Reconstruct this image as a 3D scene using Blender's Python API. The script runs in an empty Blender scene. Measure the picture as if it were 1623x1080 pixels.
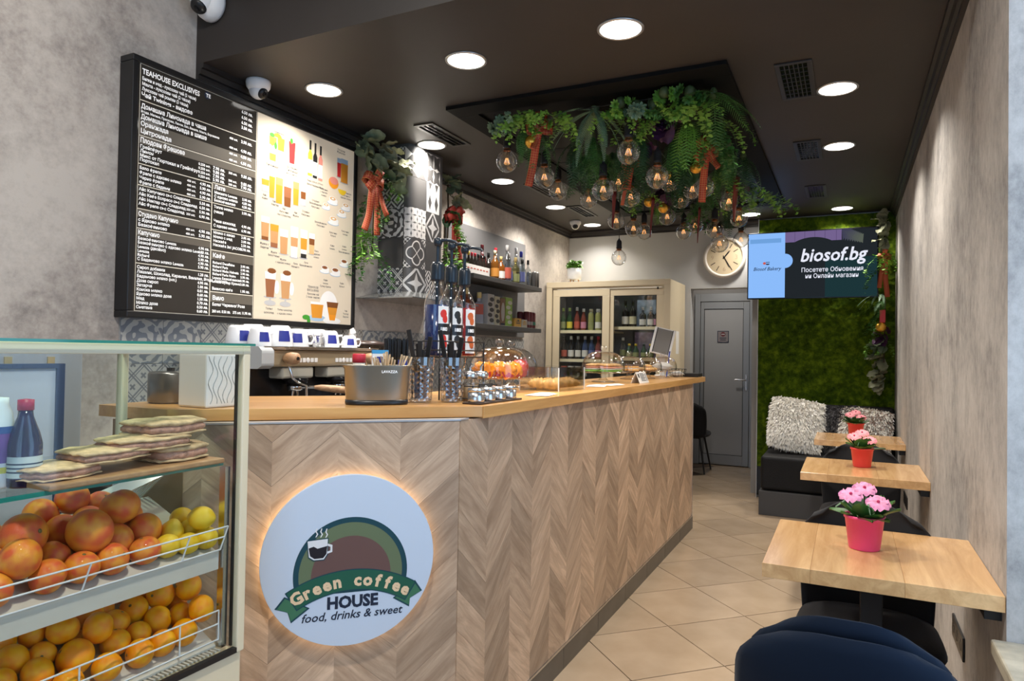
import bpy, bmesh, math, random
from mathutils import Vector, Matrix, noise
random.seed(7)
S = bpy.context.scene
COL = S.collection
PI = math.pi
R = math.radians

# ------------------------------------------------------------ camera
def setup_camera():
    y, p, r = R(26.193), R(0.989), R(0.9346)
    fwd = Vector((-math.sin(y)*math.cos(p), math.cos(y)*math.cos(p), math.sin(p)))
    right = Vector((math.cos(y), math.sin(y), 0))
    up = right.cross(fwd)
    r2 = right*math.cos(r) + up*math.sin(r)
    u2 = -right*math.sin(r) + up*math.cos(r)
    cd = bpy.data.cameras.new('camera'); co = bpy.data.objects.new('camera', cd); COL.objects.link(co)
    m = Matrix((r2, u2, -fwd)).transposed().to_4x4(); m.translation = (0, 0, 1.35)
    co.matrix_world = m
    cd.sensor_width = 36; cd.lens = 36*1084.587/1623; cd.clip_start = 0.02
    S.camera = co
setup_camera()

# ------------------------------------------------------------ world, exposure
W = bpy.data.worlds.new('world'); S.world = W; W.use_nodes = True
bg = W.node_tree.nodes['Background']; bg.inputs[0].default_value = (0.44, 0.66, 1.0, 1); bg.inputs[1].default_value = 3.3
vs = S.view_settings
vs.view_transform = 'Standard'; vs.look = 'None'; vs.gamma = 1; vs.use_curve_mapping = False; vs.exposure = 0.0
LAMP_W = 13.0          # one ceiling downlight

# ------------------------------------------------------------ mesh helper
class MB:
    def __init__(s): s.v = []; s.f = []; s.sm = []; s.mi = []; s.uv = []
    def add(s, vs_, fs, smooth=False, mi=0, M=None, uv=None):
        o = len(s.v)
        for p in vs_:
            p = Vector(p)
            s.v.append(tuple(M @ p) if M is not None else tuple(p))
        for k, f in enumerate(fs):
            s.f.append([o+i for i in f]); s.sm.append(smooth); s.mi.append(mi)
            s.uv.append(uv[k] if uv else None)
        return s
    def box(s, x0, x1, y0, y1, z0, z1, mi=0, M=None):
        v = [(x, y, z) for z in (z0, z1) for y in (y0, y1) for x in (x0, x1)]
        return s.add(v, [(0,2,3,1),(4,5,7,6),(0,1,5,4),(2,6,7,3),(0,4,6,2),(1,3,7,5)], False, mi, M)
    def lathe(s, prof, n=24, c=(0,0,0), mi=0, M=None, smooth=True, cap=True, a0=0):
        vs_ = []; fs = []; m = len(prof)
        for r, z in prof:
            for k in range(n):
                a = a0+2*PI*k/n
                vs_.append((c[0]+r*math.cos(a), c[1]+r*math.sin(a), c[2]+z))
        for j in range(m-1):
            for k in range(n):
                k2 = (k+1) % n
                fs.append((j*n+k, j*n+k2, (j+1)*n+k2, (j+1)*n+k))
        s.add(vs_, fs, smooth, mi, M)
        if cap:
            if prof[0][0] > 1e-5: s.add(vs_[:n], [tuple(range(n-1, -1, -1))], False, mi, M)
            if prof[-1][0] > 1e-5: s.add(vs_[-n:], [tuple(range(n))], False, mi, M)
        return s
    def cyl(s, p0, p1, r0, r1=None, n=12, mi=0, caps=True, smooth=True):
        return s.tube([p0, p1], [r0, r0 if r1 is None else r1], n, mi, caps, smooth)
    def tube(s, pts, r, n=8, mi=0, caps=True, smooth=True, closed=False):
        P = [Vector(p) for p in pts]; m = len(P)
        rr = r if isinstance(r, (list, tuple)) else [r]*m
        vs_ = []; fs = []; ref = None
        for i in range(m):
            if closed: t = P[(i+1) % m]-P[i-1]
            else: t = P[min(i+1, m-1)]-P[max(i-1, 0)]
            t = t.normalized() if t.length > 1e-9 else Vector((0,0,1))
            if ref is None: ref = Vector((0,0,1)) if abs(t.z) < .9 else Vector((1,0,0))
            a = t.cross(ref)
            if a.length < 1e-4: a = t.orthogonal()
            a.normalize(); b = t.cross(a).normalized()
            for k in range(n):
                q = 2*PI*k/n
                vs_.append(tuple(P[i]+(a*math.cos(q)+b*math.sin(q))*rr[i]))
        for i in range(m if closed else m-1):
            j = (i+1) % m
            for k in range(n):
                k2 = (k+1) % n
                fs.append((i*n+k, i*n+k2, j*n+k2, j*n+k))
        s.add(vs_, fs, smooth, mi)
        if caps and not closed:
            s.add(vs_[:n], [tuple(range(n-1, -1, -1))], False, mi); s.add(vs_[-n:], [tuple(range(n))], False, mi)
        return s
    def prism(s, poly, z0, z1, mi=0, M=None, smooth=False):
        n = len(poly)
        v = [(x, y, z0) for x, y in poly]+[(x, y, z1) for x, y in poly]
        s.add(v, [tuple(range(n-1, -1, -1)), tuple(range(n, 2*n))], False, mi, M)
        return s.add(v, [(i, (i+1) % n, n+(i+1) % n, n+i) for i in range(n)], smooth, mi, M)
    def ell(s, c, rx, ry, rz, nu=16, nv=10, mi=0, M=None, fn=None):
        vs_ = []; fs = []
        for j in range(nv+1):
            th = PI*j/nv
            for k in range(nu):
                ph = 2*PI*k/nu
                d = Vector((math.sin(th)*math.cos(ph), math.sin(th)*math.sin(ph), math.cos(th)))
                q = fn(d) if fn else 1
                vs_.append((c[0]+d.x*rx*q, c[1]+d.y*ry*q, c[2]+d.z*rz*q))
        for j in range(nv):
            for k in range(nu):
                k2 = (k+1) % nu
                fs.append((j*nu+k, (j+1)*nu+k, (j+1)*nu+k2, j*nu+k2))
        return s.add(vs_, fs, True, mi, M)
    def grid(s, fn, nu, nv, mi=0, smooth=True, M=None, uvs=True):
        vs_ = [fn(i/nu, j/nv) for j in range(nv+1) for i in range(nu+1)]
        fs = []; uv = []
        for j in range(nv):
            for i in range(nu):
                a = j*(nu+1)+i
                fs.append((a, a+1, a+nu+2, a+nu+1))
                uv.append([(i/nu, j/nv), ((i+1)/nu, j/nv), ((i+1)/nu, (j+1)/nv), (i/nu, (j+1)/nv)])
        return s.add(vs_, fs, smooth, mi, M, uv)
    def slab(s, fn, nu, nv, th, mi=0):
        """closed shell: fn(u,v) surface, thickened by th along its normal"""
        A = [[Vector(fn(i/nu, j/nv)) for i in range(nu+1)] for j in range(nv+1)]
        B = []
        for j in range(nv+1):
            row = []
            for i in range(nu+1):
                du = A[j][min(i+1, nu)]-A[j][max(i-1, 0)]; dv = A[min(j+1, nv)][i]-A[max(j-1, 0)][i]
                nn = du.cross(dv)
                nn = nn.normalized() if nn.length > 1e-12 else Vector((0,0,1))
                e = 1.0
                t = th(i/nu, j/nv) if callable(th) else th
                row.append(A[j][i]+nn*t)
            B.append(row)
        vs_ = [p for r in A for p in r]+[p for r in B for p in r]
        o = (nu+1)*(nv+1); w = nu+1; fs = []
        for j in range(nv):
            for i in range(nu):
                a = j*w+i
                fs.append((a, a+w, a+w+1, a+1)); fs.append((o+a, o+a+1, o+a+w+1, o+a+w))
        for i in range(nu):
            fs.append((i, i+1, o+i+1, o+i)); a = nv*w+i; fs.append((a+1, a, o+a, o+a+1))
        for j in range(nv):
            a = j*w; fs.append((a+w, a, o+a, o+a+w)); a = j*w+nu; fs.append((a, a+w, o+a+w, o+a))
        return s.add(vs_, fs, True, mi)
    def mesh(s, name, mats):
        me = bpy.data.meshes.new(name); me.from_pydata(s.v, [], s.f)
        for m in (mats if isinstance(mats, (list, tuple)) else [mats]): me.materials.append(m)
        me.polygons.foreach_set('use_smooth', s.sm); me.polygons.foreach_set('material_index', s.mi)
        if any(u is not None for u in s.uv):
            L = me.uv_layers.new(name='UVMap'); flat = []
            for f, u in zip(s.f, s.uv):
                for k in range(len(f)): flat += list(u[k]) if u else [0, 0]
            L.data.foreach_set('uv', flat)
        me.update(); return me
    def build(s, name, mats, parent=None, bevel=0, seg=2, loc=None, rot=None):
        o = bpy.data.objects.new(name, s.mesh(name, mats)); COL.objects.link(o)
        if parent: o.parent = parent
        if loc: o.location = loc
        if rot: o.rotation_euler = rot
        if bevel:
            b = o.modifiers.new('bevel', 'BEVEL'); b.width = bevel; b.segments = seg; b.limit_method = 'ANGLE'; b.angle_limit = R(35)
        return o

def tag(o, label, cat, group=None):
    o['label'] = label; o['category'] = cat
    if group: o['group'] = group
    return o
def thing(name, label, cat, loc=(0,0,0), rz=0, group=None):
    o = bpy.data.objects.new(name, None); COL.objects.link(o); o.empty_display_size = .05
    o.location = loc; o.rotation_euler = (0, 0, rz); return tag(o, label, cat, group)
def struct(name, mb, m, parent=None, bevel=0):
    o = mb.build(name, m, parent, bevel); o['kind'] = 'structure'; return o
def dup(root, loc, rz=None, label=None, group=None, scale=None):
    r = root.copy(); COL.objects.link(r); r.location = loc
    if rz is not None: r.rotation_euler = (0, 0, rz)
    if label: r['label'] = label
    if group: r['group'] = group
    if scale: r.scale = scale if isinstance(scale, (tuple, list)) else (scale,)*3
    for ch in list(root.children):
        c = ch.copy(); COL.objects.link(c); c.parent = r
        for g in list(ch.children):
            d = g.copy(); COL.objects.link(d); d.parent = c
    return r
def inst(me, name, parent, M):
    o = bpy.data.objects.new(name, me); COL.objects.link(o); o.parent = parent; o.matrix_basis = M; return o

# ------------------------------------------------------------ materials
def nt(m): return m.node_tree.nodes, m.node_tree.links
def mat(name, col, rough=.5, metal=0, emit=None, es=0, spec=.5, trans=0, ior=1.45, sheen=0, bump=0, bscale=60, var=0, vscale=4, coat=0):
    m = bpy.data.materials.new(name); m.use_nodes = True; n, l = nt(m); b = n['Principled BSDF']
    b.inputs['Base Color'].default_value = (*col, 1); b.inputs['Roughness'].default_value = rough; b.inputs['Metallic'].default_value = metal
    b.inputs['Specular IOR Level'].default_value = spec; b.inputs['IOR'].default_value = ior
    if trans: b.inputs['Transmission Weight'].default_value = trans
    if sheen: b.inputs['Sheen Weight'].default_value = sheen; b.inputs['Sheen Roughness'].default_value = .4
    if coat: b.inputs['Coat Weight'].default_value = coat; b.inputs['Coat Roughness'].default_value = .08
    if emit: b.inputs['Emission Color'].default_value = (*emit, 1); b.inputs['Emission Strength'].default_value = es
    if bump or var:
        tc = n.new('ShaderNodeTexCoord')
    if var:
        t = n.new('ShaderNodeTexNoise'); t.inputs['Scale'].default_value = vscale; t.inputs['Detail'].default_value = 4
        l.new(tc.outputs['Object'], t.inputs['Vector'])
        r = n.new('ShaderNodeValToRGB'); r.color_ramp.elements[0].position = .3; r.color_ramp.elements[1].position = .7
        r.color_ramp.elements[0].color = (*[c*(1-var) for c in col], 1); r.color_ramp.elements[1].color = (*[min(1, c*(1+var)) for c in col], 1)
        l.new(t.outputs['Fac'], r.inputs[0]); l.new(r.outputs[0], b.inputs['Base Color'])
    if bump:
        t2 = n.new('ShaderNodeTexNoise'); t2.inputs['Scale'].default_value = bscale; t2.inputs['Detail'].default_value = 3
        l.new(tc.outputs['Object'], t2.inputs['Vector'])
        bp = n.new('ShaderNodeBump'); bp.inputs['Strength'].default_value = bump; bp.inputs['Distance'].default_value = .01
        l.new(t2.outputs['Fac'], bp.inputs['Height']); l.new(bp.outputs[0], b.inputs['Normal'])
    return m
def emis(name, col, st):
    m = bpy.data.materials.new(name); m.use_nodes = True; n, l = nt(m); n.clear()
    e = n.new('ShaderNodeEmission'); e.inputs[0].default_value = (*col, 1); e.inputs[1].default_value = st
    o = n.new('ShaderNodeOutputMaterial'); l.new(e.outputs[0], o.inputs[0]); return m
def glass(name, tint=(1,1,1), base=.05, edge=.75, rough=0.02, power=4):
    """thin clear pane: transparent plus a view-angle reflection"""
    m = bpy.data.materials.new(name); m.use_nodes = True; n, l = nt(m); n.clear()
    t = n.new('ShaderNodeBsdfTransparent'); t.inputs[0].default_value = (*tint, 1)
    g = n.new('ShaderNodeBsdfGlossy'); g.inputs['Roughness'].default_value = rough
    w = n.new('ShaderNodeLayerWeight'); w.inputs[0].default_value = .5
    p = n.new('ShaderNodeMath'); p.operation = 'POWER'; l.new(w.outputs['Facing'], p.inputs[0]); p.inputs[1].default_value = power
    q = n.new('ShaderNodeMath'); q.operation = 'MULTIPLY_ADD'; l.new(p.outputs[0], q.inputs[0]); q.inputs[1].default_value = edge; q.inputs[2].default_value = base
    x = n.new('ShaderNodeMixShader'); l.new(q.outputs[0], x.inputs[0]); l.new(t.outputs[0], x.inputs[1]); l.new(g.outputs[0], x.inputs[2])
    o = n.new('ShaderNodeOutputMaterial'); l.new(x.outputs[0], o.inputs[0]); return m
def ramp(n, l, fac, stops):
    r = n.new('ShaderNodeValToRGB'); cr = r.color_ramp
    while len(cr.elements) < len(stops): cr.elements.new(.5)
    for e, (p, c) in zip(cr.elements, stops): e.position = p; e.color = (*c, 1)
    l.new(fac, r.inputs[0]); return r.outputs[0]
def plaster(name, scale, stops, detail=8, rough=.75, bump=.25, scale2=(8, 8, 8)):
    m = bpy.data.materials.new(name); m.use_nodes = True; n, l = nt(m); b = n['Principled BSDF']
    tc = n.new('ShaderNodeTexCoord'); mp = n.new('ShaderNodeMapping'); mp.inputs['Scale'].default_value = scale
    l.new(tc.outputs['Object'], mp.inputs[0])
    t = n.new('ShaderNodeTexNoise'); t.inputs['Scale'].default_value = 1; t.inputs['Detail'].default_value = detail; t.inputs['Roughness'].default_value = .62; t.inputs['Distortion'].default_value = .35
    l.new(mp.outputs[0], t.inputs['Vector'])
    mp2 = n.new('ShaderNodeMapping'); mp2.inputs['Scale'].default_value = scale2; l.new(tc.outputs['Object'], mp2.inputs[0])
    t2 = n.new('ShaderNodeTexNoise'); t2.inputs['Scale'].default_value = 1; t2.inputs['Detail'].default_value = 8; t2.inputs['Roughness'].default_value = .75
    l.new(mp2.outputs[0], t2.inputs['Vector'])
    mx = n.new('ShaderNodeMath'); mx.operation = 'MULTIPLY_ADD'; l.new(t2.outputs['Fac'], mx.inputs[0]); mx.inputs[1].default_value = .45
    sc = n.new('ShaderNodeMath'); sc.operation = 'MULTIPLY'; l.new(t.outputs['Fac'], sc.inputs[0]); sc.inputs[1].default_value = .62; l.new(sc.outputs[0], mx.inputs[2])
    l.new(ramp(n, l, mx.outputs[0], stops), b.inputs['Base Color'])
    b.inputs['Roughness'].default_value = rough
    bp = n.new('ShaderNodeBump'); bp.inputs['Strength'].default_value = bump; bp.inputs['Distance'].default_value = .004
    l.new(mx.outputs[0], bp.inputs['Height']); l.new(bp.outputs[0], b.inputs['Normal'])
    return m
def wood(name, dark, light, rough=.4, scale=(2.2, 26, 26), rnd=.35, coat=0, sat=1):
    """grain runs along the object's local X; every object gets its own cut and tint"""
    m = bpy.data.materials.new(name); m.use_nodes = True; n, l = nt(m); b = n['Principled BSDF']
    tc = n.new('ShaderNodeTexCoord'); oi = n.new('ShaderNodeObjectInfo')
    mp = n.new('ShaderNodeMapping'); mp.inputs['Scale'].default_value = scale; l.new(tc.outputs['Object'], mp.inputs[0])
    of = n.new('ShaderNodeVectorMath'); of.operation = 'SCALE'; of.inputs[0].default_value = (37, 91, 53); l.new(oi.outputs['Random'], of.inputs['Scale'])
    ad = n.new('ShaderNodeVectorMath'); l.new(mp.outputs[0], ad.inputs[0]); l.new(of.outputs[0], ad.inputs[1])
    t = n.new('ShaderNodeTexNoise'); t.inputs['Scale'].default_value = 1; t.inputs['Detail'].default_value = 6; t.inputs['Roughness'].default_value = .65; t.inputs['Distortion'].default_value = .6
    l.new(ad.outputs[0], t.inputs['Vector'])
    c = ramp(n, l, t.outputs['Fac'], [(.28, dark), (.5, tuple((a+b_)/2 for a, b_ in zip(dark, light))), (.68, light)])
    hs = n.new('ShaderNodeHueSaturation'); l.new(c, hs.inputs['Color']); hs.inputs['Saturation'].default_value = sat
    mr = n.new('ShaderNodeMapRange'); l.new(oi.outputs['Random'], mr.inputs[0]); mr.inputs[3].default_value = 1-rnd; mr.inputs[4].default_value = 1+rnd*.75
    l.new(mr.outputs[0], hs.inputs['Value']); l.new(hs.outputs[0], b.inputs['Base Color'])
    b.inputs['Roughness'].default_value = rough
    if coat: b.inputs['Coat Weight'].default_value = coat; b.inputs['Coat Roughness'].default_value = .12
    bp = n.new('ShaderNodeBump'); bp.inputs['Strength'].default_value = .12; bp.inputs['Distance'].default_value = .003
    l.new(t.outputs['Fac'], bp.inputs['Height']); l.new(bp.outputs[0], b.inputs['Normal'])
    return m

# node arithmetic: write a pattern as an expression
class X:
    def __init__(s, m, o): s.m = m; s.o = o
    def op(s, k, b=None, c=None):
        n, l = nt(s.m); q = n.new('ShaderNodeMath'); q.operation = k
        for i, v in enumerate((s, b, c)):
            if v is None: continue
            if isinstance(v, X): l.new(v.o, q.inputs[i])
            else: q.inputs[i].default_value = v
        return X(s.m, q.outputs[0])
    def __add__(s, b): return s.op('ADD', b)
    def __radd__(s, b): return s.op('ADD', b)
    def __sub__(s, b): return s.op('SUBTRACT', b)
    def __rsub__(s, b): return (s*-1)+b
    def __mul__(s, b): return s.op('MULTIPLY', b)
    def __rmul__(s, b): return s.op('MULTIPLY', b)
    def abs(s): return s.op('ABSOLUTE')
    def fr(s): return s.op('FRACT')
    def lt(s, b): return s.op('LESS_THAN', b)
    def gt(s, b): return s.op('GREATER_THAN', b)
    def mx(s, b): return s.op('MAXIMUM', b)
    def mn(s, b): return s.op('MINIMUM', b)
    def sq(s): return s*s
    def sin(s): return s.op('SINE')
    def sqrt(s): return s.op('SQRT')
def xor(a, b): return (a-b).abs()
def uvmat(name, fn, ca, cb, rough=.35, dirt=.06):
    """two-colour print: fn(u, v) -> 0..1 chooses between ca and cb"""
    m = bpy.data.materials.new(name); m.use_nodes = True; n, l = nt(m); b = n['Principled BSDF']
    uv = n.new('ShaderNodeUVMap'); sp = n.new('ShaderNodeSeparateXYZ'); l.new(uv.outputs[0], sp.inputs[0])
    k = fn(X(m, sp.outputs[0]), X(m, sp.outputs[1]))
    mx = n.new('ShaderNodeMixRGB'); l.new(k.o, mx.inputs[0]); mx.inputs[1].default_value = (*ca, 1); mx.inputs[2].default_value = (*cb, 1)
    l.new(mx.outputs[0], b.inputs['Base Color']); b.inputs['Roughness'].default_value = rough
    return m
# ------------------------------------------------------------ shared materials
M = {}
M['concrete'] = plaster('grey_concrete_plaster', (1.9, 1.9, 1.9), [(.39, (.225, .203, .188)), (.47, (.335, .302, .275)), (.54, (.42, .383, .348)), (.64, (.50, .46, .418))], scale2=(19, 19, 19))
M['streak'] = plaster('streaked_grey_plaster', (3.4, 3.4, 2.5), [(.40, (.22, .208, .20)), (.49, (.335, .318, .30)), (.56, (.42, .395, .37)), (.66, (.51, .485, .455))], scale2=(30, 30, 20), bump=.18)
M['white_wall'] = mat('white_wall_paint', (.46, .465, .465), .7, bump=.05, bscale=120)
M['grey_wall'] = mat('grey_wall_paint', (.30, .29, .28), .7)
M['ceil'] = mat('black_ceiling_paint', (.034, .028, .025), .55, var=.15, vscale=1.5)
M['crown'] = mat('black_moulding', (.022, .019, .018), .4)
M['grout'] = mat('brown_grout', (.07, .045, .03), .8)
def floor_tile():
    m = mat('beige_floor_tile', (.52, .40, .27), .22, coat=.15); n, l = nt(m); b = n['Principled BSDF']
    tc = n.new('ShaderNodeTexCoord'); oi = n.new('ShaderNodeObjectInfo')
    t = n.new('ShaderNodeTexNoise'); t.inputs['Scale'].default_value = 5; t.inputs['Detail'].default_value = 6; l.new(tc.outputs['Object'], t.inputs['Vector'])
    c = ramp(n, l, t.outputs['Fac'], [(.3, (.37, .275, .182)), (.7, (.45, .345, .24))])
    hs = n.new('ShaderNodeHueSaturation'); l.new(c, hs.inputs['Color'])
    mr = n.new('ShaderNodeMapRange'); l.new(oi.outputs['Random'], mr.inputs[0]); mr.inputs[3].default_value = .93; mr.inputs[4].default_value = 1.07
    l.new(mr.outputs[0], hs.inputs['Value']); l.new(hs.outputs[0], b.inputs['Base Color']); return m
M['floor_tile'] = floor_tile()
M['chevron'] = wood('chevron_oak', (.35, .228, .145), (.645, .465, .32), .45, (5, 34, 34), .3)
M['worktop'] = wood('honey_oak_worktop', (.52, .25, .07), (.74, .42, .15), .32, (1.6, 22, 22), .08, coat=.25)
M['table'] = wood('oiled_oak_table', (.52, .29, .12), (.76, .48, .23), .22, (2.2, 20, 20), .1, coat=.35)
M['stick'] = wood('birch_stick', (.5, .35, .2), (.7, .55, .36), .6)
M['handle_wood'] = wood('turned_wood', (.3, .16, .08), (.5, .31, .17), .45, (20, 60, 60), .1)
M['board_wood'] = wood('serving_board', (.42, .22, .1), (.6, .36, .17), .5)
M['darktile'] = mat('dark_grey_skirting_tile', (.085, .075, .062), .3, var=.15, vscale=8)
M['black'] = mat('satin_black', (.012, .012, .013), .35)
M['blackmatte'] = mat('matte_black', (.014, .014, .015), .65)
M['gloss_black'] = mat('black_gloss_panel', (.006, .006, .007), .1, spec=.25)
M['shelf_grey'] = mat('anthracite_board', (.075, .074, .075), .5)
M['shelf_panel'] = mat('grey_back_panel', (.15, .15, .155), .55)
M['steel'] = mat('brushed_steel', (.62, .62, .62), .25, 1)
M['chrome'] = mat('chrome', (.8, .8, .8), .08, 1)
M['alu'] = mat('grey_aluminium_door', (.30, .31, .32), .35, .3)
M['doorpanel'] = mat('grey_door_panel', (.34, .34, .34), .5)
M['cream'] = mat('cream_enamel', (.70, .60, .42), .4)
M['cream_lt'] = mat('light_cream_frame', (.76, .67, .47), .4)
M['white'] = mat('white_plastic', (.78, .78, .78), .4)
M['porcelain'] = mat('white_porcelain', (.82, .83, .85), .18)
M['navy'] = mat('navy_print', (.02, .03, .25), .4)
M['glass'] = glass('clear_glass', (.97, .99, .98), .04, .55)
M['case_glass'] = glass('case_glass', (.96, .98, .97), .018, .4)
M['bulb_glass'] = glass('bulb_glass', (.96, .95, .93), .09, .85, .03, power=1.8)
M['dome_glass'] = glass('dome_glass', (.96, .96, .96), .08, .85, .03, power=2.0)
M['green_edge'] = mat('green_glass_edge', (.02, .22, .17), .1, spec=.8)
M['crystal'] = mat('cut_crystal', (.97, .98, 1), .02, trans=1, ior=1.5)
M['wire'] = mat('white_coated_wire', (.75, .75, .74), .4)
M['paper'] = mat('white_paper', (.8, .79, .76), .7)
M['red'] = mat('red_paint', (.55, .03, .03), .4)
M['gold'] = mat('gold_bauble', (.85, .45, .06), .25, .7)
M['goldfoil'] = mat('gold_strip', (.55, .42, .16), .4, .6)
M['leaf_dk'] = mat('dark_green_leaf', (.02, .075, .022), .5, var=.4, vscale=12)
M['leaf_md'] = mat('mid_green_leaf', (.05, .16, .03), .5, var=.4, vscale=12)
M['leaf_lt'] = mat('bright_green_leaf', (.14, .32, .04), .5, var=.35, vscale=14)
M['leaf_silver'] = mat('silver_green_leaf', (.13, .22, .13), .55, var=.3, vscale=12)
M['leaf_grey'] = mat('grey_green_magnolia_leaf', (.13, .17, .10), .5, var=.45, vscale=18)
M['leaf_olive'] = mat('olive_grey_leaf', (.20, .21, .13), .5, var=.4, vscale=18)
M['leaf_purple'] = mat('purple_leaf', (.07, .02, .07), .5, var=.4, vscale=12)
M['stem'] = mat('green_stem', (.06, .09, .03), .6)
M['emit_lamp'] = emis('lamp_diffuser_light', (1, .96, .9), 6)
M['filament'] = emis('glowing_filament', (1, .45, .14), 2.2)
M['navyink'] = mat('dark_ink', (.01, .02, .045), .5)
LETTER = mat('white_lettering', (.88, .88, .88), .5, emit=(1, 1, 1), es=.18)

def tart(u, v):
    a = (u*3.0).fr().lt(.12); b = (v).fr().lt(.12); c = (u*3.0+.5).fr().lt(.05)
    return a.mx(b).mx(c*.6)
M['tartan'] = uvmat('tartan_ribbon', tart, (.34, .018, .010), (.55, .25, .07), .6)
M['ribbon_dk'] = mat('dark_red_ribbon', (.13, .01, .01), .5)

DK, LT = (.07, .068, .068), (.62, .61, .60)
def cell(u, k): return ((u*k).fr()-.5)
def p_diamond(u, v):
    d = cell(u, 2).abs()+cell(v, 2).abs(); return (d*3).fr().gt(.5)
def p_medal(u, v):
    a = u-.5; b = v-.5; r = (a.sq()+b.sq()).sqrt()
    t = (a*b*60).sin()*.8+(r*34).sin()+((a.abs()-b.abs())*22).sin()*.7
    return t.gt(.15).mx(r.gt(.44)*r.lt(.47))
def p_lattice(u, v):
    d1 = ((u+v)*2).fr(); d2 = ((u-v)*2+4).fr()
    g = d1.lt(.1).mx(d2.lt(.1)).mx(d1.gt(.18)*d1.lt(.24)).mx(d2.gt(.18)*d2.lt(.24))
    x = (d1-.6).abs().lt(.06)*(d2-.6).abs().lt(.22); y = (d2-.6).abs().lt(.06)*(d1-.6).abs().lt(.22)
    return g.mx(x).mx(y)
def p_tri(u, v):
    p = (u*2).fr(); q = (v*2).fr()
    return xor(p.gt(q), (p+q).gt(1))
def p_petal(u, v, k=2.0):
    p = (u*k).fr(); q = (v*k).fr()
    c = lambda x, y: ((p-x).sq()+(q-y).sq()).lt(.98)
    return (c(0, 0)*c(1, 1)).mx(c(0, 1)*c(1, 0))
def p_petal4(u, v): return p_petal(u, v, 4.0)
def p_quatre(u, v):
    a = (u-.5).abs(); b = (v-.5).abs()
    d = ((a-.2).sq()+b.sq()).sqrt().mn((a.sq()+(b-.2).sq()).sqrt())
    ring = (d-.2).abs().lt(.022); pet = (a-b).abs().lt(.02)*(a+b).lt(.34)
    corner = (a+b).gt(.72)*(((a*40).sin()*(b*40).sin()).gt(0))
    return ring.mx(pet).mx(corner)
def p_star(u, v):
    a = (u-.5).abs(); b = (v-.5).abs()
    s = (a+b*2.6).lt(.36).mx((b+a*2.6).lt(.36)).mx((a.mx(b)*1.0+(a-b).abs()*-.6).lt(.07)*(a.mx(b)).lt(.2))
    o = (a+b); ring = o.gt(.46)*o.lt(.58)
    return s.mx(ring)
def p_argyle(u, v):
    d = cell(u, 2).abs()*1.5+cell(v, 1.5).abs(); return d.gt(.42)
M['t_diamond'] = uvmat('diamond_tile_print', p_diamond, DK, LT)
M['t_medal'] = uvmat('scroll_tile_print', p_medal, DK, LT)
M['t_plain'] = mat('plain_charcoal_tile', (.07, .068, .068), .35)
M['t_lattice'] = uvmat('lattice_tile_print', p_lattice, (.075, .08, .09), LT)
M['t_tri'] = uvmat('triangle_tile_print', p_tri, LT, DK)
M['t_petal'] = uvmat('petal_tile_print', p_petal, LT, DK)
M['t_petal4'] = uvmat('small_petal_tile_print', p_petal4, (.13, .13, .13), LT)
M['t_quatre'] = uvmat('quatrefoil_tile_print', p_quatre, DK, LT)
M['t_star'] = uvmat('star_tile_print', p_star, DK, (.5, .5, .5))
M['t_argyle'] = uvmat('argyle_tile_print', p_argyle, DK, LT)
BG = (.42, .42, .40)
M['s_medal'] = uvmat('blue_grey_scroll_tile', p_medal, (.17, .19, .22), BG)
M['s_quatre'] = uvmat('taupe_quatrefoil_tile', p_quatre, BG, (.13, .12, .11))
M['s_lattice'] = uvmat('grey_lattice_tile', p_lattice, BG, (.16, .17, .19))
M['s_star'] = uvmat('grey_star_tile', p_star, BG, (.2, .19, .18))

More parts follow.
